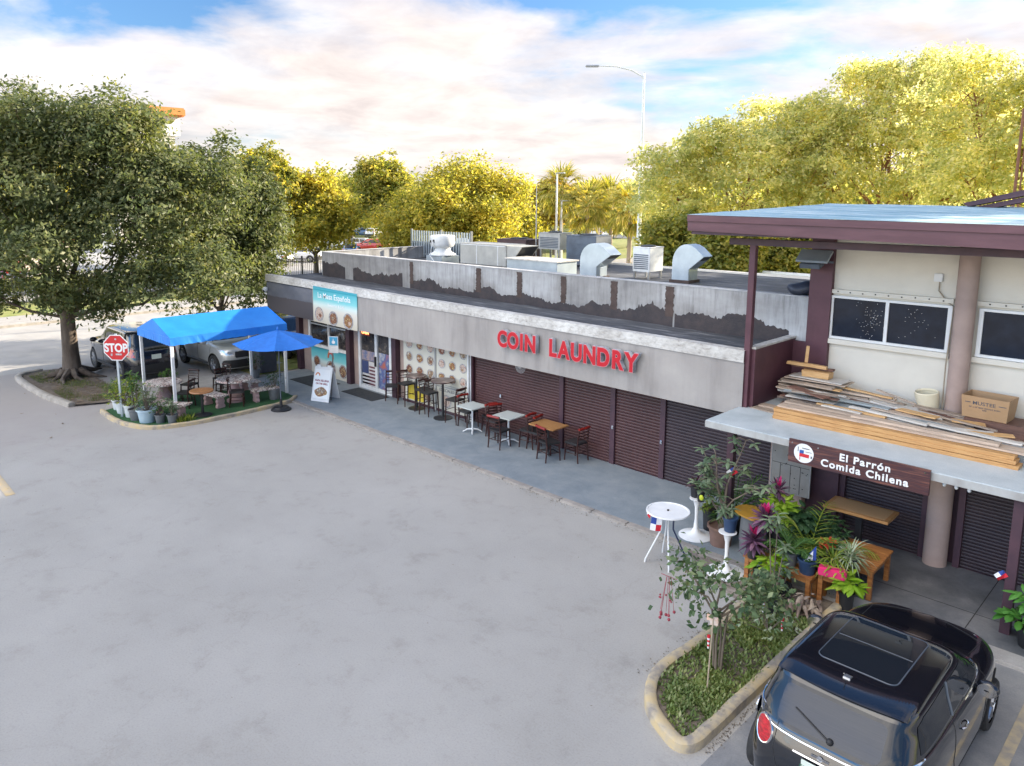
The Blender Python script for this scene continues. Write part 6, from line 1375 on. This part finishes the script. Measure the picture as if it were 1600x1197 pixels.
# ------------------------------------------------------------------ blades, palms and potted plants
def blade(m, p, az, el, L, W, droop=1.0, n=6, fold=.25, wp=None, twist=0):
    p = Vector(p); d = Vector((math.cos(az)*math.cos(el), math.sin(az)*math.cos(el), math.sin(el))); side = Vector((-math.sin(az), math.cos(az), 0)); o = len(m.v); pts = []
    for i in range(n+1):
        t_ = i/n; w_ = W*(wp(t_) if wp else math.sin(pi*min(1, .12+.88*t_))**.7)*.5; up = side.cross(d).normalized(); sd_ = side*math.cos(twist*t_)+up*math.sin(twist*t_)
        m.v += [tuple(p-sd_*w_+up*w_*fold), tuple(p), tuple(p+sd_*w_+up*w_*fold)]
        d = (d+Vector((0, 0, -droop/n))).normalized(); p = p+d*L/n
    for i in range(n):
        a = o+i*3; m.f += [(a, a+1, a+4, a+3), (a+1, a+2, a+5, a+4)]; m.mi += [m.cur]*2
    return m
def frond(m, p, az, el, L, droop, lw, ll, n=16, up=.5, r=None):
    r = r or random; p = Vector(p); d = Vector((math.cos(az)*math.cos(el), math.sin(az)*math.cos(el), math.sin(el))); pts = [p.copy()]; side = Vector((-math.sin(az), math.cos(az), 0))
    for i in range(n):
        d = (d+Vector((0, 0, -droop/n))).normalized(); p = p+d*L/n; pts.append(p.copy())
        if i > 1:
            k = math.sin(pi*(i+1)/(n+1.5))**.6
            for s_ in (-1, 1):
                q = side*s_*.75+d*.65+Vector((0, 0, up*.35)); q.normalize(); az2 = math.atan2(q.y, q.x); el2 = math.asin(max(-1, min(1, q.z))); blade(m, p, az2+r.uniform(-.1, .1), el2+r.uniform(-.1, .1), ll*k, lw, .7, 3, .1)
    m.tube(pts, [.010]*(len(pts)-1)+[.003], 4, False)
def pot(par, r=.16, h=.26, m_=None, z=0):
    m = M().lathe([(r*.74, 0), (r*.92, h*.88), (r*1.05, h*.88), (r*1.05, h), (r*.93, h), (r*.90, h*.86), (0, h*.85)], 22, (0, 0, z)); o = m.build('pot', m_ or m_black, par, smooth=35); return o
def plant(kind, label, loc, pr=.16, ph=.26, pm_=None, sz=.5, seed=1, lm=None, cat='potted plant', group=None, leafs=None, lift=0):
    r = random.Random(seed); s_ = thing('potted_plant', label, cat, loc, r.uniform(0, 6), group)
    if pr: pot(s_, pr, ph, pm_)
    m = M(); st_ = M(); z0 = ph*.85 if pr else 0
    if kind == 'rosette':      # cordyline: stem and broad strappy leaves
        if lift: st_.tube([(0, 0, z0), (.02, .01, z0+lift*.5), (0, 0, z0+lift)], [.016, .014, .012], 6)
        for k_ in range(leafs or 34):
            t_ = k_/(leafs or 34); m.cur = 1 if t_ > .87 else 0; blade(m, (0, 0, z0+lift+t_*.12), k_*2.4, -.15+1.5*t_+r.uniform(-.1, .1), sz*(1-.35*t_)*r.uniform(.85, 1.1), sz*.20, .9*(1-t_)+.15, 6, .3)
    elif kind == 'spider':
        for k_ in range(leafs or 60): blade(m, (r.uniform(-.03, .03), r.uniform(-.03, .03), z0), r.uniform(0, 6.3), r.uniform(.4, 1.4), sz*r.uniform(.7, 1.2), sz*.05, 1.8, 7, .2)
    elif kind == 'palm':
        for k_ in range(leafs or 9): frond(m, (0, 0, z0), k_*2.4+r.uniform(-.3, .3), r.uniform(.85, 1.35), sz*r.uniform(.8, 1.15), 1.5, .022, sz*.34, 16, r=r)
    elif kind in ('bush', 'broad', 'small'):
        n = leafs or 70; bw = {'bush': .05, 'broad': .10, 'small': .035}[kind]
        for k_ in range(n):
            a, e_ = r.uniform(0, 6.3), r.uniform(.1, 1.5); rr = sz*r.uniform(.25, .62); q = Vector((math.cos(a)*math.cos(e_)*rr, math.sin(a)*math.cos(e_)*rr, z0+math.sin(e_)*rr*1.35+lift))
            if k_ % 3 == 0: st_.tube([(0, 0, z0), q*.55+Vector((0, 0, z0*.3)), q], [.009, .006, .003], 4, False)
            for j in range(3): blade(m, q+Vector((r.uniform(-.03, .03),)*3), a+r.uniform(-1.2, 1.2), r.uniform(-.3, .9), bw*2.1*r.uniform(.8, 1.2), bw, .8, 4, .3)
    elif kind == 'cane':       # bare canes with leaf tufts (ti plants, schefflera)
        for k_ in range(leafs or 5):
            a = k_*1.5; top = Vector((.12*math.cos(a), .12*math.sin(a), z0+sz*r.uniform(.7, 1.3))); st_.tube([(0.02*math.cos(a), .02*math.sin(a), z0), top*.6, top], [.012, .010, .006], 5)
            for j in range(16): blade(m, top-Vector((0, 0, .012*j)), j*2.4, r.uniform(-.2, .9), .17, .05, 1.0, 4, .3)
    if st_.v: st_.build('stem', m_stem, s_)
    lms = lm if isinstance(lm, list) else [lm or L_p]
    if kind == 'rosette' and len(lms) == 1: lms = lms*2
    m.build('foliage', lms, s_, recalc=False); return s_
L_p = leafmat('plant_green', (.035, .09, .02), (.07, .16, .035), .3, (.12, .22, .06))
L_pl = leafmat('plant_lime', (.20, .38, .02), (.32, .50, .04), .4, (.42, .55, .08))
L_py = leafmat('plant_yellowgreen', (.12, .22, .03), (.25, .32, .05), .4, (.40, .42, .10))
L_pp = leafmat('plant_purple', (.07, .03, .07), (.17, .08, .15), .25, (.32, .16, .24))
L_pk = leafmat('plant_magenta', (.50, .02, .14), (.65, .03, .20), .35, (.42, .05, .15))
L_pg = leafmat('plant_greygreen', (.09, .14, .08), (.16, .22, .13), .3, (.26, .32, .20))
L_pv = leafmat('plant_variegated', (.18, .28, .13), (.42, .48, .33), .3, (.52, .55, .42))
L_pd = leafmat('plant_deep', (.02, .055, .025), (.04, .09, .035), .25, (.07, .13, .06))
m_terra = mat('pot_brown', (.20, .12, .095), (.15, .09, .07), .7, 5); m_navyp = mat('pot_navy', (.02, .045, .10), (.03, .06, .13), .4, 5); m_pgrey = mat('pot_grey', (.16, .17, .18), (.12, .13, .14), .6, 5)
m_pwht = mat('pot_white', (.66, .70, .72), (.55, .58, .60), .5, 4); m_pinkp = mat('pot_pink', (.75, .04, .18), (.65, .03, .15), .4, 5); m_ppale = mat('pot_pale_blue', (.45, .58, .66), (.38, .50, .58), .5, 4)
# cluster by the restaurant
plant('rosette', 'black pot with few dark purple leaves on the left tulip pedestal', (-6.84, 12.14, .79), .11, .22, m_black, .26, 1, [leafmat('plant_dusk', (.07, .04, .055), (.12, .07, .08), .2), L_pp], leafs=11)
plant('cane', 'black pot with yellow tag and bare-stemmed cutting on the left tulip pedestal', (-6.66, 12.02, .79), .085, .20, m_black, .48, 2, L_pg, leafs=2)
o = M().ball((0, 0, 0), .045, 10, 8, (1, .5, 1.2)).build('plant_tag', mat('tag_yellow', (.62, .68, .03), (.5, .58, .03), .5, 5), None, smooth=50); o.location = (-6.60, 11.925, .90); tag(o, 'round yellow tag hanging on the black pot', 'tag')
# small frangipani-like tree in the brown pot
ft = thing('potted_tree', 'tall potted tree with bare twisting branches and grey-green leaf tufts under the slab corner', 'potted tree', (-6.28, 12.12, .02))
pot(ft, .24, .40, m_terra); m = M(); lf = M(); r = random.Random(12)
for (a, h, b_) in ((0.2, 2.0, .35), (2.4, 1.75, .55), (4.2, 1.9, .45), (5.4, 1.35, .75), (3.3, 1.2, .5)):
    P = [Vector((.03*math.cos(a), .03*math.sin(a), .33))]
    for i in range(1, 7): t_ = i/6; P.append(Vector((b_*t_*t_*math.cos(a+.6*t_), b_*t_*t_*math.sin(a+.6*t_), .33+(h-.33)*t_))+Vector((r.uniform(-.03, .03), r.uniform(-.03, .03), 0)))
    m.tube(P, [.032, .028, .022, .018, .014, .011, .008], 7)
    for s_ in range(7):
        q = P[r.choice((3, 4, 5, 6, 6))]; az = r.uniform(0, 6.3); e_ = q+Vector((math.cos(az)*.22, math.sin(az)*.22, r.uniform(-.02, .12))); m.tube([q, q.lerp(e_, .5)+Vector((0, 0, .03)), e_], [.009, .007, .005], 5)
        if e_.z > 2.02: e_.z = 2.0
        for j in range(6): blade(lf, e_, j*1.05+az, r.uniform(-.3, .8), .16*r.uniform(.8, 1.2), .065, .9, 5, .25)
m.build('trunk', m_stem, ft, smooth=50); lf.build('crown', L_pg, ft, recalc=False)
for i in range(2):
    a = 2.9 if i == 0 else 1.1
plant('palm', 'slender potted palm with arching feathery fronds behind the brown pot', (-6.35, 12.75, .05), .18, .34, m_black, .95, 5, L_p, leafs=13)
plant('small', 'small bright green potted bush in a black pot left of the brown pot', (-6.75, 12.55, .05), .15, .42, m_black, .34, 6, L_py, leafs=60)
plant('cane', 'dark blue pot with thin stems on the right tulip pedestal', (-5.70, 11.30, .765), .125, .24, m_navyp, .22, 7, L_pg, leafs=2)
# mustard leaf-shaped table top on a dark drum
yt = thing('side_table', 'mustard-yellow leaf-shaped table top on a dark drum base amid the plants', 'side table', (-5.72, 12.22, .05), -.5)
n = 18; o_ = [(.42*math.cos(2*pi*a/n)*(1-.0*a), .26*math.sin(2*pi*a/n)*(1-.25*math.cos(2*pi*a/n))) for a in range(n)]
M().prism(o_, .70, .73).build('tabletop', mat('mustard', (.50, .27, .035), (.38, .20, .03), .5, 4, bmp=.1), yt, bevel=.006); M().lathe([(.22, 0), (.24, .3), (.22, .699)], 20).build('base', m_pgrey, yt, smooth=40)
plant('rosette', 'tall purple cordyline with a bright magenta heart in the middle of the cluster', (-5.12, 11.35, .03), .14, .22, m_black, .34, 8, [L_pp, L_pk], lift=.88, leafs=46)
plant('rosette', 'dark purple cordyline with magenta centre standing on the left pine stand', (-5.22, 11.20, .49), .12, .18, m_black, .33, 9, [L_pp, L_pk], lift=.08, leafs=46)
plant('rosette', 'small crimson-hearted cordyline at the back beside the mustard table', (-5.55, 12.75, .05), .12, .2, m_black, .28, 10, [L_pp, L_pk], lift=.85, leafs=30)
plant('broad', 'lime-green pothos mound in front of the pinkish pilaster', (-5.42, 12.55, .05), .2, .5, m_black, .48, 13, L_pl, leafs=70, lift=.18)
plant('broad', 'dark green broad-leaved plant beside the lime pothos', (-5.0, 12.62, .05), .2, .45, m_black, .50, 14, L_pd, leafs=110, lift=.12)
plant('palm', 'areca palm with one tall curved frond at the centre of the cluster', (-4.72, 12.20, .05), .18, .36, m_black, 1.0, 15, L_py, leafs=8)
plant('bush', 'dark leafy plant with white flower buds near the low pine table', (-4.60, 12.75, .05), .18, .42, m_black, .50, 16, L_pd, leafs=110, lift=.12)
plant('palm', 'small feathery palm in a grey pot on the middle pine stand', (-4.72, 11.46, .45), .12, .22, m_pgrey, .50, 17, L_p, leafs=9)
plant('small', 'navy pot with cloth tucked in on the middle pine stand', (-4.42, 11.40, .45), .15, .24, m_navyp, .16, 18, L_p, leafs=14)
o = M().add([(0, 0, 0), (.20, 0, .05), (.19, .02, .28)], [(0, 1, 2)]).add([(0.02, -.008, 0.005), (.15, -.008, .045), (.15, .01, .20)], [(0, 1, 2)]).build('folded_flag', [mf[1]], None); o.data.materials.append(mf[2]); o.data.polygons[0].material_index = 1
o.location = (-4.47, 11.30, .66); o.rotation_euler.z = .4; tag(o, 'folded navy and white cloth pennant sticking out of the navy pot', 'pennant')
plant('spider', 'green spider plant spilling over the pink planter', (-4.12, 11.62, .55), .13, .16, m_black, .42, 19, L_py, leafs=80)
plant('spider', 'pale variegated spider plant right of the green spider plant', (-3.92, 11.78, .60), .12, .16, m_black, .40, 20, L_pv, leafs=90)
plant('small', 'red-flowered plant behind the spider plants', (-4.28, 11.78, .45), .12, .2, m_black, .26, 21, [leafmat('petal_red', (.55, .04, .02), (.65, .08, .04), .3)], leafs=10, lift=.12)
pk = thing('planter_box', 'bright pink oblong planter on the right pine stand', 'planter', (-4.02, 11.36, .55), .2); M().box(-.20, .20, -.08, .08, 0, .14).build('planter', m_pinkp, pk, bevel=.02)
q = M(); r = random.Random(2)
for k_ in range(20): blade(q, (r.uniform(-.17, .17), r.uniform(-.05, .05), .12), r.uniform(0, 6.3), r.uniform(.3, 1.2), .22, .03, 1.8, 5)
q.build('foliage', L_pl, pk, recalc=False)
plant('broad', 'bright green heart-leaved plant hanging at the right pine stand', (-3.82, 11.45, .05), .12, .3, m_black, .24, 22, L_pl, leafs=18, lift=.1)
plant('broad', 'green elephant-ear plant low between the two pine stands', (-4.92, 11.18, .05), .13, .2, m_black, .32, 23, L_pl, leafs=20, lift=.18)
plant('bush', 'leggy grey-green plant in front of the middle pine stand', (-4.62, 10.98, .08), .14, .26, m_black, .42, 24, L_pg, leafs=32, lift=.05)
plant('bush', 'leafy mound filling the corner below the left pine stand', (-4.85, 10.75, .08), .12, .20, m_black, .30, 25, L_pg, leafs=26)
plant('rosette', 'striped dark bromeliad near the low pine table', (-4.10, 12.05, .05), .14, .4, m_black, .34, 26, [leafmat('plant_striped', (.10, .06, .06), (.22, .18, .13), .2), L_pk], leafs=26, lift=.05)
plant('broad', 'dark round-leaved plant between the areca palm and the spider plants', (-4.38, 12.08, .05), .16, .42, m_black, .40, 27, L_p, leafs=70)
plant('broad', 'large heart-leaved plant at the foot of the right canopy post', (-1.62, 12.30, .05), .2, .3, m_black, .62, 28, leafmat('plant_pad', (.06, .20, .03), (.10, .28, .05), .35, (.16, .34, .09)), leafs=46, lift=.1)
# driftwood and dry leaves
dw = M(); r = random.Random(6)
for k_ in range(5): a = r.uniform(-.8, .8); dw.tube([(0, 0, .02), (.18*math.cos(a), .22*math.sin(a), .12), (.42*math.cos(a), .45*math.sin(a), .05)], [.045, .035, .012], 7)
for k_ in range(26): blade(dw, (r.uniform(-.15, .3), r.uniform(-.25, .25), r.uniform(.02, .3)), r.uniform(0, 6.3), r.uniform(-.5, .9), .24, .055, 1.4, 5)
o = dw.build('driftwood', mat('dry_wood', (.36, .29, .22), (.16, .11, .09), .9, 6, bmp=.4), None, recalc=False); o.location = (-4.28, 10.92, .09); o.rotation_euler.z = -.9; tag(o, 'weathered driftwood and dry striped leaves at the head of the planter bed', 'driftwood')
# shrub tree in the bed with its stake
sb = [(-.30, -.1, 1.05, .34, .32, .22), (.30, .35, 1.0, .36, .34, .22), (0, .1, 1.22, .34, .32, .22), (-.55, .30, 1.15, .32, .3, .2), (.15, .75, .95, .35, .35, .2), (-.72, .1, 1.25, .2, .2, .16), (.45, .65, .95, .25, .25, .18), (.05, -.2, .88, .22, .22, .16)]
st_ = thing('young_tree', 'young multi-stemmed tree with sparse grey-green leaves in the planter bed', 'tree', (-4.42, 8.62, .07))
P, N, c, _k = crown_pts(sb, 100, 9, .20, 90, .35, .9); o = bpy.data.objects.new('crown', leaf_mesh('crown', P, N, .085, .052, 91, leafmat('leaf_greygreen', (.05, .10, .045), (.11, .17, .08), .3, (.24, .29, .16)))); C.objects.link(o); o.parent = st_
m = M(); g = random.Random(9)
for a in range(4):
    an_ = a*1.6; m.tube([(.05*math.cos(an_), .05*math.sin(an_), 0), (.07*math.cos(an_), .07*math.sin(an_), .45), (.10*math.cos(an_+.5), .10*math.sin(an_+.5), .85)], [.018, .015, .012], 7)
for lb_ in sb:
    e_ = Vector(lb_[:3]); s0_ = Vector((.08*g.uniform(-1, 1), .08*g.uniform(-1, 1), .8)); m.tube([s0_, s0_.lerp(e_, .5)+Vector((0, 0, .1)), e_], [.016, .012, .006], 6)
for i in range(70): t_ = Vector(c[g.randrange(len(c))]); lb_ = min(sb, key=lambda q: (Vector(q[:3])-t_).length); m.tube([Vector(lb_[:3]), t_], [.005, .002], 4, False)
m.build('trunk', m_stem, st_, smooth=50)
o = M().tube([(0, 0, 0), (.02, .03, 1.0)], .010, 6).build('stake', mat('stake_wood', (.45, .36, .26), (.35, .28, .2), .8, 5)); o.location = (-4.30, 8.15, .07); tag(o, 'thin wooden stake supporting the young tree', 'stake')
o = M().cbox((0, 0, 0), (.10, .04, .09), rz=.5).cbox((-.07, .01, .02), (.06, .03, .07), rz=.3).build('clip', mat('tag_orange', (.62, .36, .22), (.66, .62, .58), .6, 12, bmp=0)); o.location = (-4.28, 8.2, 1.02); tag(o, 'small orange and white tie block at the top of the stake', 'tie')
rb = M(); r = random.Random(4)
for k_ in range(7):
    x, y = r.uniform(-.10, .10), r.uniform(-.10, .10); rb.tube([(x*.3, y*.3, 0), (x, y, -.45-r.uniform(0, .12))], .003, 4)
    rb.ball((x, y, -.5-r.uniform(0, .1)), .022, 8, 6).ball((x*1.3, y, -.3), .014, 8, 6)
rb.tube([(-.12, 0, 0), (.12, 0, 0)], .005, 5); o = rb.build('wind_chime', mat('chime_red', (.30, .04, .06), (.25, .03, .05), .5, 5)); o.location = (-5.10, 8.45, 1.22); tag(o, 'red beaded wind chime hanging from the left twigs of the young tree', 'wind chime')
for (x, y, z, lab) in ((-3.98, 9.55, .62, 'red and white striped candy ornament hanging over the bed'), (-4.34, 8.2, .80, 'red bow tied to the stake of the young tree'), (-4.35, 9.75, .66, 'small red ornament hanging in the leafy branch')):
    q = M()
    for k_ in range(6): q.cur = k_ % 2; q.tube([(0, 0, -.03*k_), (0, 0, -.03*k_-.029)], .022-.002*k_, 8)
    o = q.build('ornament', [mf[0], mf[1]]); o.location = (x, y, z); tag(o, lab, 'ornament')
# second leafy sapling right behind
plant('small', 'tall leafy sapling with pale leaves between the young tree and the pots', (-4.35, 9.95, .08), 0, 0, None, .65, 31, L_pv, 'shrub', leafs=36)
plant('cane', 'two bare-stemmed ti plants rising from the head of the bed', (-4.55, 10.5, .08), .14, .25, m_black, 1.1, 32, L_pg, leafs=3)
# ground cover of the bed
gm = M(); r = random.Random(15)
while len(gm.f) < 17000:
    x, y = r.uniform(-5.0, -3.95), r.uniform(7.15, 10.7)
    xmin = -4.9 if y > 8.2 else -4.9+.78*((8.2-y)/1.05)**2
    if x < xmin: continue
    if math.sin(x*5+1)*math.sin(y*3.3)+.5*math.sin(x*11+y*7) > .0: 
        if r.random() < .84: continue
    a = r.uniform(0, 6.3); L_ = r.uniform(.03, .085); p0 = Vector((x, y, .075)); t_ = Vector((math.cos(a)*L_*.7, math.sin(a)*L_*.7, L_*r.uniform(.3, 1))); s_ = Vector((-math.sin(a), math.cos(a), 0))*L_*.22
    gm.add([p0, p0+t_*.55-s_, p0+t_, p0+t_*.55+s_], [(0, 1, 2, 3)])
o = gm.build('ground_cover', leafmat('ground_leaf', (.10, .15, .035), (.17, .24, .07), .3, (.33, .35, .17)), None, recalc=False); o['kind'] = 'stuff'
# dry leaf litter under the big tree and along kerbs
gm = M()
for k_ in range(1060):
    if k_ < 1000: x, y = r.uniform(-30, -24.6), r.uniform(6.7, 8.3)
    else: x, y = r.uniform(-30, -21), r.uniform(4.6, 7.0)
    if k_ >= 1000 and r.random() < .85: continue
    a = r.uniform(0, 6.3); L_ = r.uniform(.03, .07); z = .075 if k_ < 1000 else .012; gm.add([(x+L_*math.cos(a+q*pi/2)*(1 if q % 2 else .45), y+L_*math.sin(a+q*pi/2)*(1 if q % 2 else .45), z+.01*(q % 2)) for q in range(4)], [(0, 1, 2, 3)])
o = gm.build('leaf_litter', mat('litter', (.14, .09, .05), (.28, .21, .14), .9, 3, bmp=0), None, recalc=False); o['kind'] = 'stuff'
gm = M()      # grit, leaf scraps and dirt gathered along kerbs and over the car park
for k_ in range(1700):
    q_ = r.random()
    if q_ < .34: t_ = r.random(); x, y = -20.0+14*t_, 11.59-abs(r.gauss(0, .10)); 
    elif q_ < .40: x, y = -5.10-abs(r.gauss(0, .06)), r.uniform(7.9, 10.9)
    elif q_ < .62: x, y = -3.80+abs(r.gauss(0, .05)), r.uniform(7.2, 11.4)
    elif q_ < .80: x, y = r.uniform(-6.9, -3.9), r.uniform(10.6, 12.3)
    elif q_ < .84: x, y = r.uniform(-24, -14), r.uniform(2.5, 8)
    elif q_ < .87: x, y = r.uniform(-20, -5), r.uniform(2.5, 11.4)
    else: continue
    z = .062 if y > 11.62 else .011
    a = r.uniform(0, 6.3); L_ = r.uniform(.005, .022)*(.9 if q_ > .8 else 1); gm.add([(x+L_*math.cos(a+w_*pi/2)*(1 if w_ % 2 else .5), y+L_*math.sin(a+w_*pi/2)*(1 if w_ % 2 else .5), z+.004*(w_ % 2)) for w_ in range(4)], [(0, 1, 2, 3)])
o = gm.build('debris', mat('grit', (.10, .08, .06), (.22, .18, .14), .9, 3, bmp=0), None, recalc=False); o['kind'] = 'stuff'
# grass tufts on the tree island
gm = M()
for k_ in range(9000):
    x, y = r.uniform(-30.2, -24.7), r.uniform(6.6, 8.3)
    if math.sin(x*2.1)*math.sin(y*4)+r.uniform(-.6, .6) < .15: continue
    a = r.uniform(0, 6.3); h = r.uniform(.03, .09); gm.add([(x, y, .065), (x+.012*math.cos(a), y+.012*math.sin(a), .065), (x+.03*math.sin(a), y+.03*math.cos(a), .065+h)], [(0, 1, 2)])
o = gm.build('grass', leafmat('grass_leaf', (.08, .13, .03), (.16, .19, .05), .3), None, recalc=False); o['kind'] = 'stuff'
# potted plants at the end of the tent patio
for i, (x, y, pr, ph, pm_, kind, sz, lm, lab, n_) in enumerate((
    (-23.35, 7.42, .17, .30, m_pwht, 'small', .75, L_p, 'white pot with leafy bush, leftmost of the row by the stop sign', 90),
    (-22.85, 7.40, .23, .32, m_pwht, 'bush', .85, L_py, 'wide white pot with tall yellow-green croton, second from the left', 100),
    (-22.28, 7.42, .20, .36, m_pwht, 'bush', .95, L_py, 'white pot with the tallest yellowish bush, third from the left', 110),
    (-21.84, 7.40, .20, .32, m_pgrey, 'cane', .9, L_p, 'dark grey pot with upright stems in the row of pots', 5),
    (-21.42, 7.55, .27, .38, m_ppale, 'small', .85, L_pg, 'large pale blue pot with grey-green bush at the kerb corner', 120),
    (-21.08, 7.78, .15, .24, m_pgrey, 'small', .42, L_p, 'small dark pot with low plant right of the pale blue pot', 40),
    (-20.82, 8.02, .15, .24, m_pgrey, 'cane', .45, L_pg, 'small dark pot with thin stems nearest the front tent post', 4),
    (-21.15, 11.35, .20, .34, m_pgrey, 'small', .60, L_pd, 'dark grey pot with a dark bush behind the umbrella pole', 70),
    (-24.2, 12.3, .18, .3, m_pgrey, 'small', .6, L_pd, 'low dark bush beside the litter bin', 70),
    (-24.0, 9.2, .18, .3, m_terra, 'bush', .55, L_p, 'green bush behind the left stone table', 60))):
    plant(kind, lab, (x, y, .05), pr, ph, pm_, sz, 50+i, lm, leafs=n_, lift=.1, group='potted plants of the tent patio')
gm = M()
for k_ in range(120): blade(gm, (r.uniform(-20.95, -20.6), r.uniform(8.1, 8.6), .05), r.uniform(0, 6.3), r.uniform(.7, 1.4), .22, .02, 1.0, 4)
o = gm.build('grass_tuft', L_py, None, recalc=False); tag(o, 'loose tuft of tall grass at the inner side of the yellow kerb', 'grass')
# ------------------------------------------------------------------ palms far behind
def fan_palm(label, p, h, cr, seed, skirt=True, nf=34):
    r = random.Random(seed); s_ = thing('fan_palm', label, 'palm', p, 0, 'fan palms behind the low roof'); m = M().tube([(0, 0, 0), (.05, 0, h*.5), (0, 0, h)], [.22, .17, .15], 10); m.build('trunk', mat('palm_trunk', (.42, .34, .26), (.30, .24, .18), .9, 4, (1, 1, .3), bmp=.5), s_, smooth=50)
    f = M()
    for k_ in range(nf):
        az = k_*2.4; el = r.uniform(-1.1, 1.35) if skirt else r.uniform(-.3, 1.4); d = Vector((math.cos(az)*math.cos(el), math.sin(az)*math.cos(el), math.sin(el))); hub = Vector((0, 0, h))+d*cr*.55
        f.tube([(0, 0, h), hub], .018, 4, False)
        for j in range(12):
            a2 = (j/11-.5)*2.3; side = d.cross(Vector((0, 0, 1))); side = side.normalized() if side.length > .01 else Vector((1, 0, 0)); q = d*math.cos(a2)+side*math.sin(a2); blade(f, hub, math.atan2(q.y, q.x), math.asin(max(-.99, min(.99, q.z))), cr*.55*r.uniform(.8, 1.1), .12, .9, 4, .2)
    f.build('crown', leafmat('palm_leaf', (.22, .25, .05), (.40, .38, .10), .5, (.58, .50, .20)), s_, recalc=False)
for i, (px, d, tp, cr, lab) in enumerate(((877, 74, 278, 2.9, 'tallest fan palm with spiky head above the others, left of the street lamp'), (918, 66, 300, 2.6, 'shaggy fan palm just left of the lamp, first in the palm row'), (955, 70, 296, 2.7, 'full-skirted fan palm in the middle of the palm row'), (985, 64, 304, 2.6, 'fan palm close beside the street lamp pole'), (935, 80, 290, 2.4, 'fan palm standing behind the palm row'))):
    h = 6.3+(308-tp)*d/1197-1.2; fan_palm(lab, at(px, d), h, cr, 70+i, nf=64)
# iron fence, cream wall, gate buildings
fe = thing('iron_fence', 'black iron picket fence along the far car park', 'fence', at(430, 56))
dirv = Vector((0, 1, 0)); q = M(); base = at(430, 56); y = -46
while y < 30: q.box(-.012, .012, y-.012, y+.012, 0, 1.75); y += .16
q.build('pickets', m_black, fe); q = M(); q.box(.014, .045, -46, 30, .2, .24).box(.014, .045, -46, 30, 1.5, 1.54); q.build('rails', m_black, fe)
q = M(); y = -46
while y < 31: q.box(-.05, .05, y-.05, y+.05, 0, 1.9); y += 3
q.build('posts', m_black, fe)
wl = thing('garden_wall', 'cream boundary wall lit by the sun behind the restaurant', 'wall', at(1260, 36)); M().box(-9, 12, -.12, .12, 0, 2.6).build('wall', m_cream, wl); M().box(-9.05, 12.05, -.16, .16, 2.602, 2.7).build('coping', m_white, wl)
# tower block whose orange-capped top shows over the big tree
bt = thing('apartment_tower', 'white tower block with orange flat cap showing above the big dark tree', 'building', at(246, 92))
hB = 6.3+(308-186)*92/1197
M().box(-5, 1.4, -5, 2.0, 0, hB-2.2).build('wall', m_cream, bt); M().box(-2.2, 1.6, -2.2, 2.6, hB-2.198, hB).build('stair_tower', m_white, bt)
M().box(-2.6, 2.4, -2.6, 3.1, hB+.002, hB+1.0).build('roof', mat('orange_roof', (.62, .22, .05), (.55, .18, .04), .6, 3), bt, bevel=.15)
for i in range(4):
    for j in range(3): M().box(1.402, 1.45, -4+j*2.1, -2.9+j*2.1, 1.4+i*3.2, 2.8+i*3.2).build('window', m_darkglass, bt)
hh = thing('gatehouse', 'low pale gatehouse with a reddish awning at the far left edge', 'building', at(18, 60)); M().box(-3, 3, -3, 3, 0, 2.8).build('wall', m_cream, hh); M().box(-3.4, 3.4, -3.4, 3.4, 2.802, 3.1).build('roof', mat('awning_red', (.42, .13, .07), (.34, .10, .06), .7, 3), hh)
q = M()
for k_ in (-1.4, 1.4): q.box(3.002, 3.04, k_-.6, k_+.6, 1.0, 2.2)
q.build('window', m_darkglass, hh)
hg = thing('hedge', 'clipped hedge with white fence behind at the far left', 'hedge', at(75, 50)); P, N, c, _k = crown_pts([(0, i*1.2-3, .6, .7, .8, .6) for i in range(6)], 300, 24, .3, 95); o = bpy.data.objects.new('foliage', leaf_mesh('foliage', P, N, .14, .08, 96, L_mid)); C.objects.link(o); o.parent = hg
wf_ = thing('picket_fence', 'white picket fence above the hedge at the far left', 'fence', at(75, 52)); q = M()
for k_ in range(40): q.box(-.03, .03, -5+k_*.25, -4.93+k_*.25, 0, 1.5)
q.box(.032, .06, -5, 5, .4, .5).box(.032, .06, -5, 5, 1.2, 1.3); q.build('pickets', m_white, wf_)
rl = thing('railing', 'thin rust-coloured railing of upright rods at the upper right edge', 'railing', (-3.2, 24.5, 0)); q = M()
for k_ in range(12): q.tube([(k_*.32-1.5, 0, 5.6), (k_*.32-1.5, 0, 8.6)], .022, 6)
q.build('rods', mat('rust', (.22, .10, .06), (.15, .07, .04), .8, 6), rl); q = M(); q.tube([(-1.6, -.02, 8.6), (2.2, -.02, 8.6)], .03, 6).tube([(-1.6, -.05, 0), (-1.6, -.05, 8.6)], .04, 6).tube([(2.2, -.05, 0), (2.2, -.05, 8.6)], .04, 6).tube([(-1.6, -.02, 5.6), (2.2, -.02, 5.6)], .03, 6); q.build('frame', MATS['rust'], rl)
bpy.context.view_layer.update()
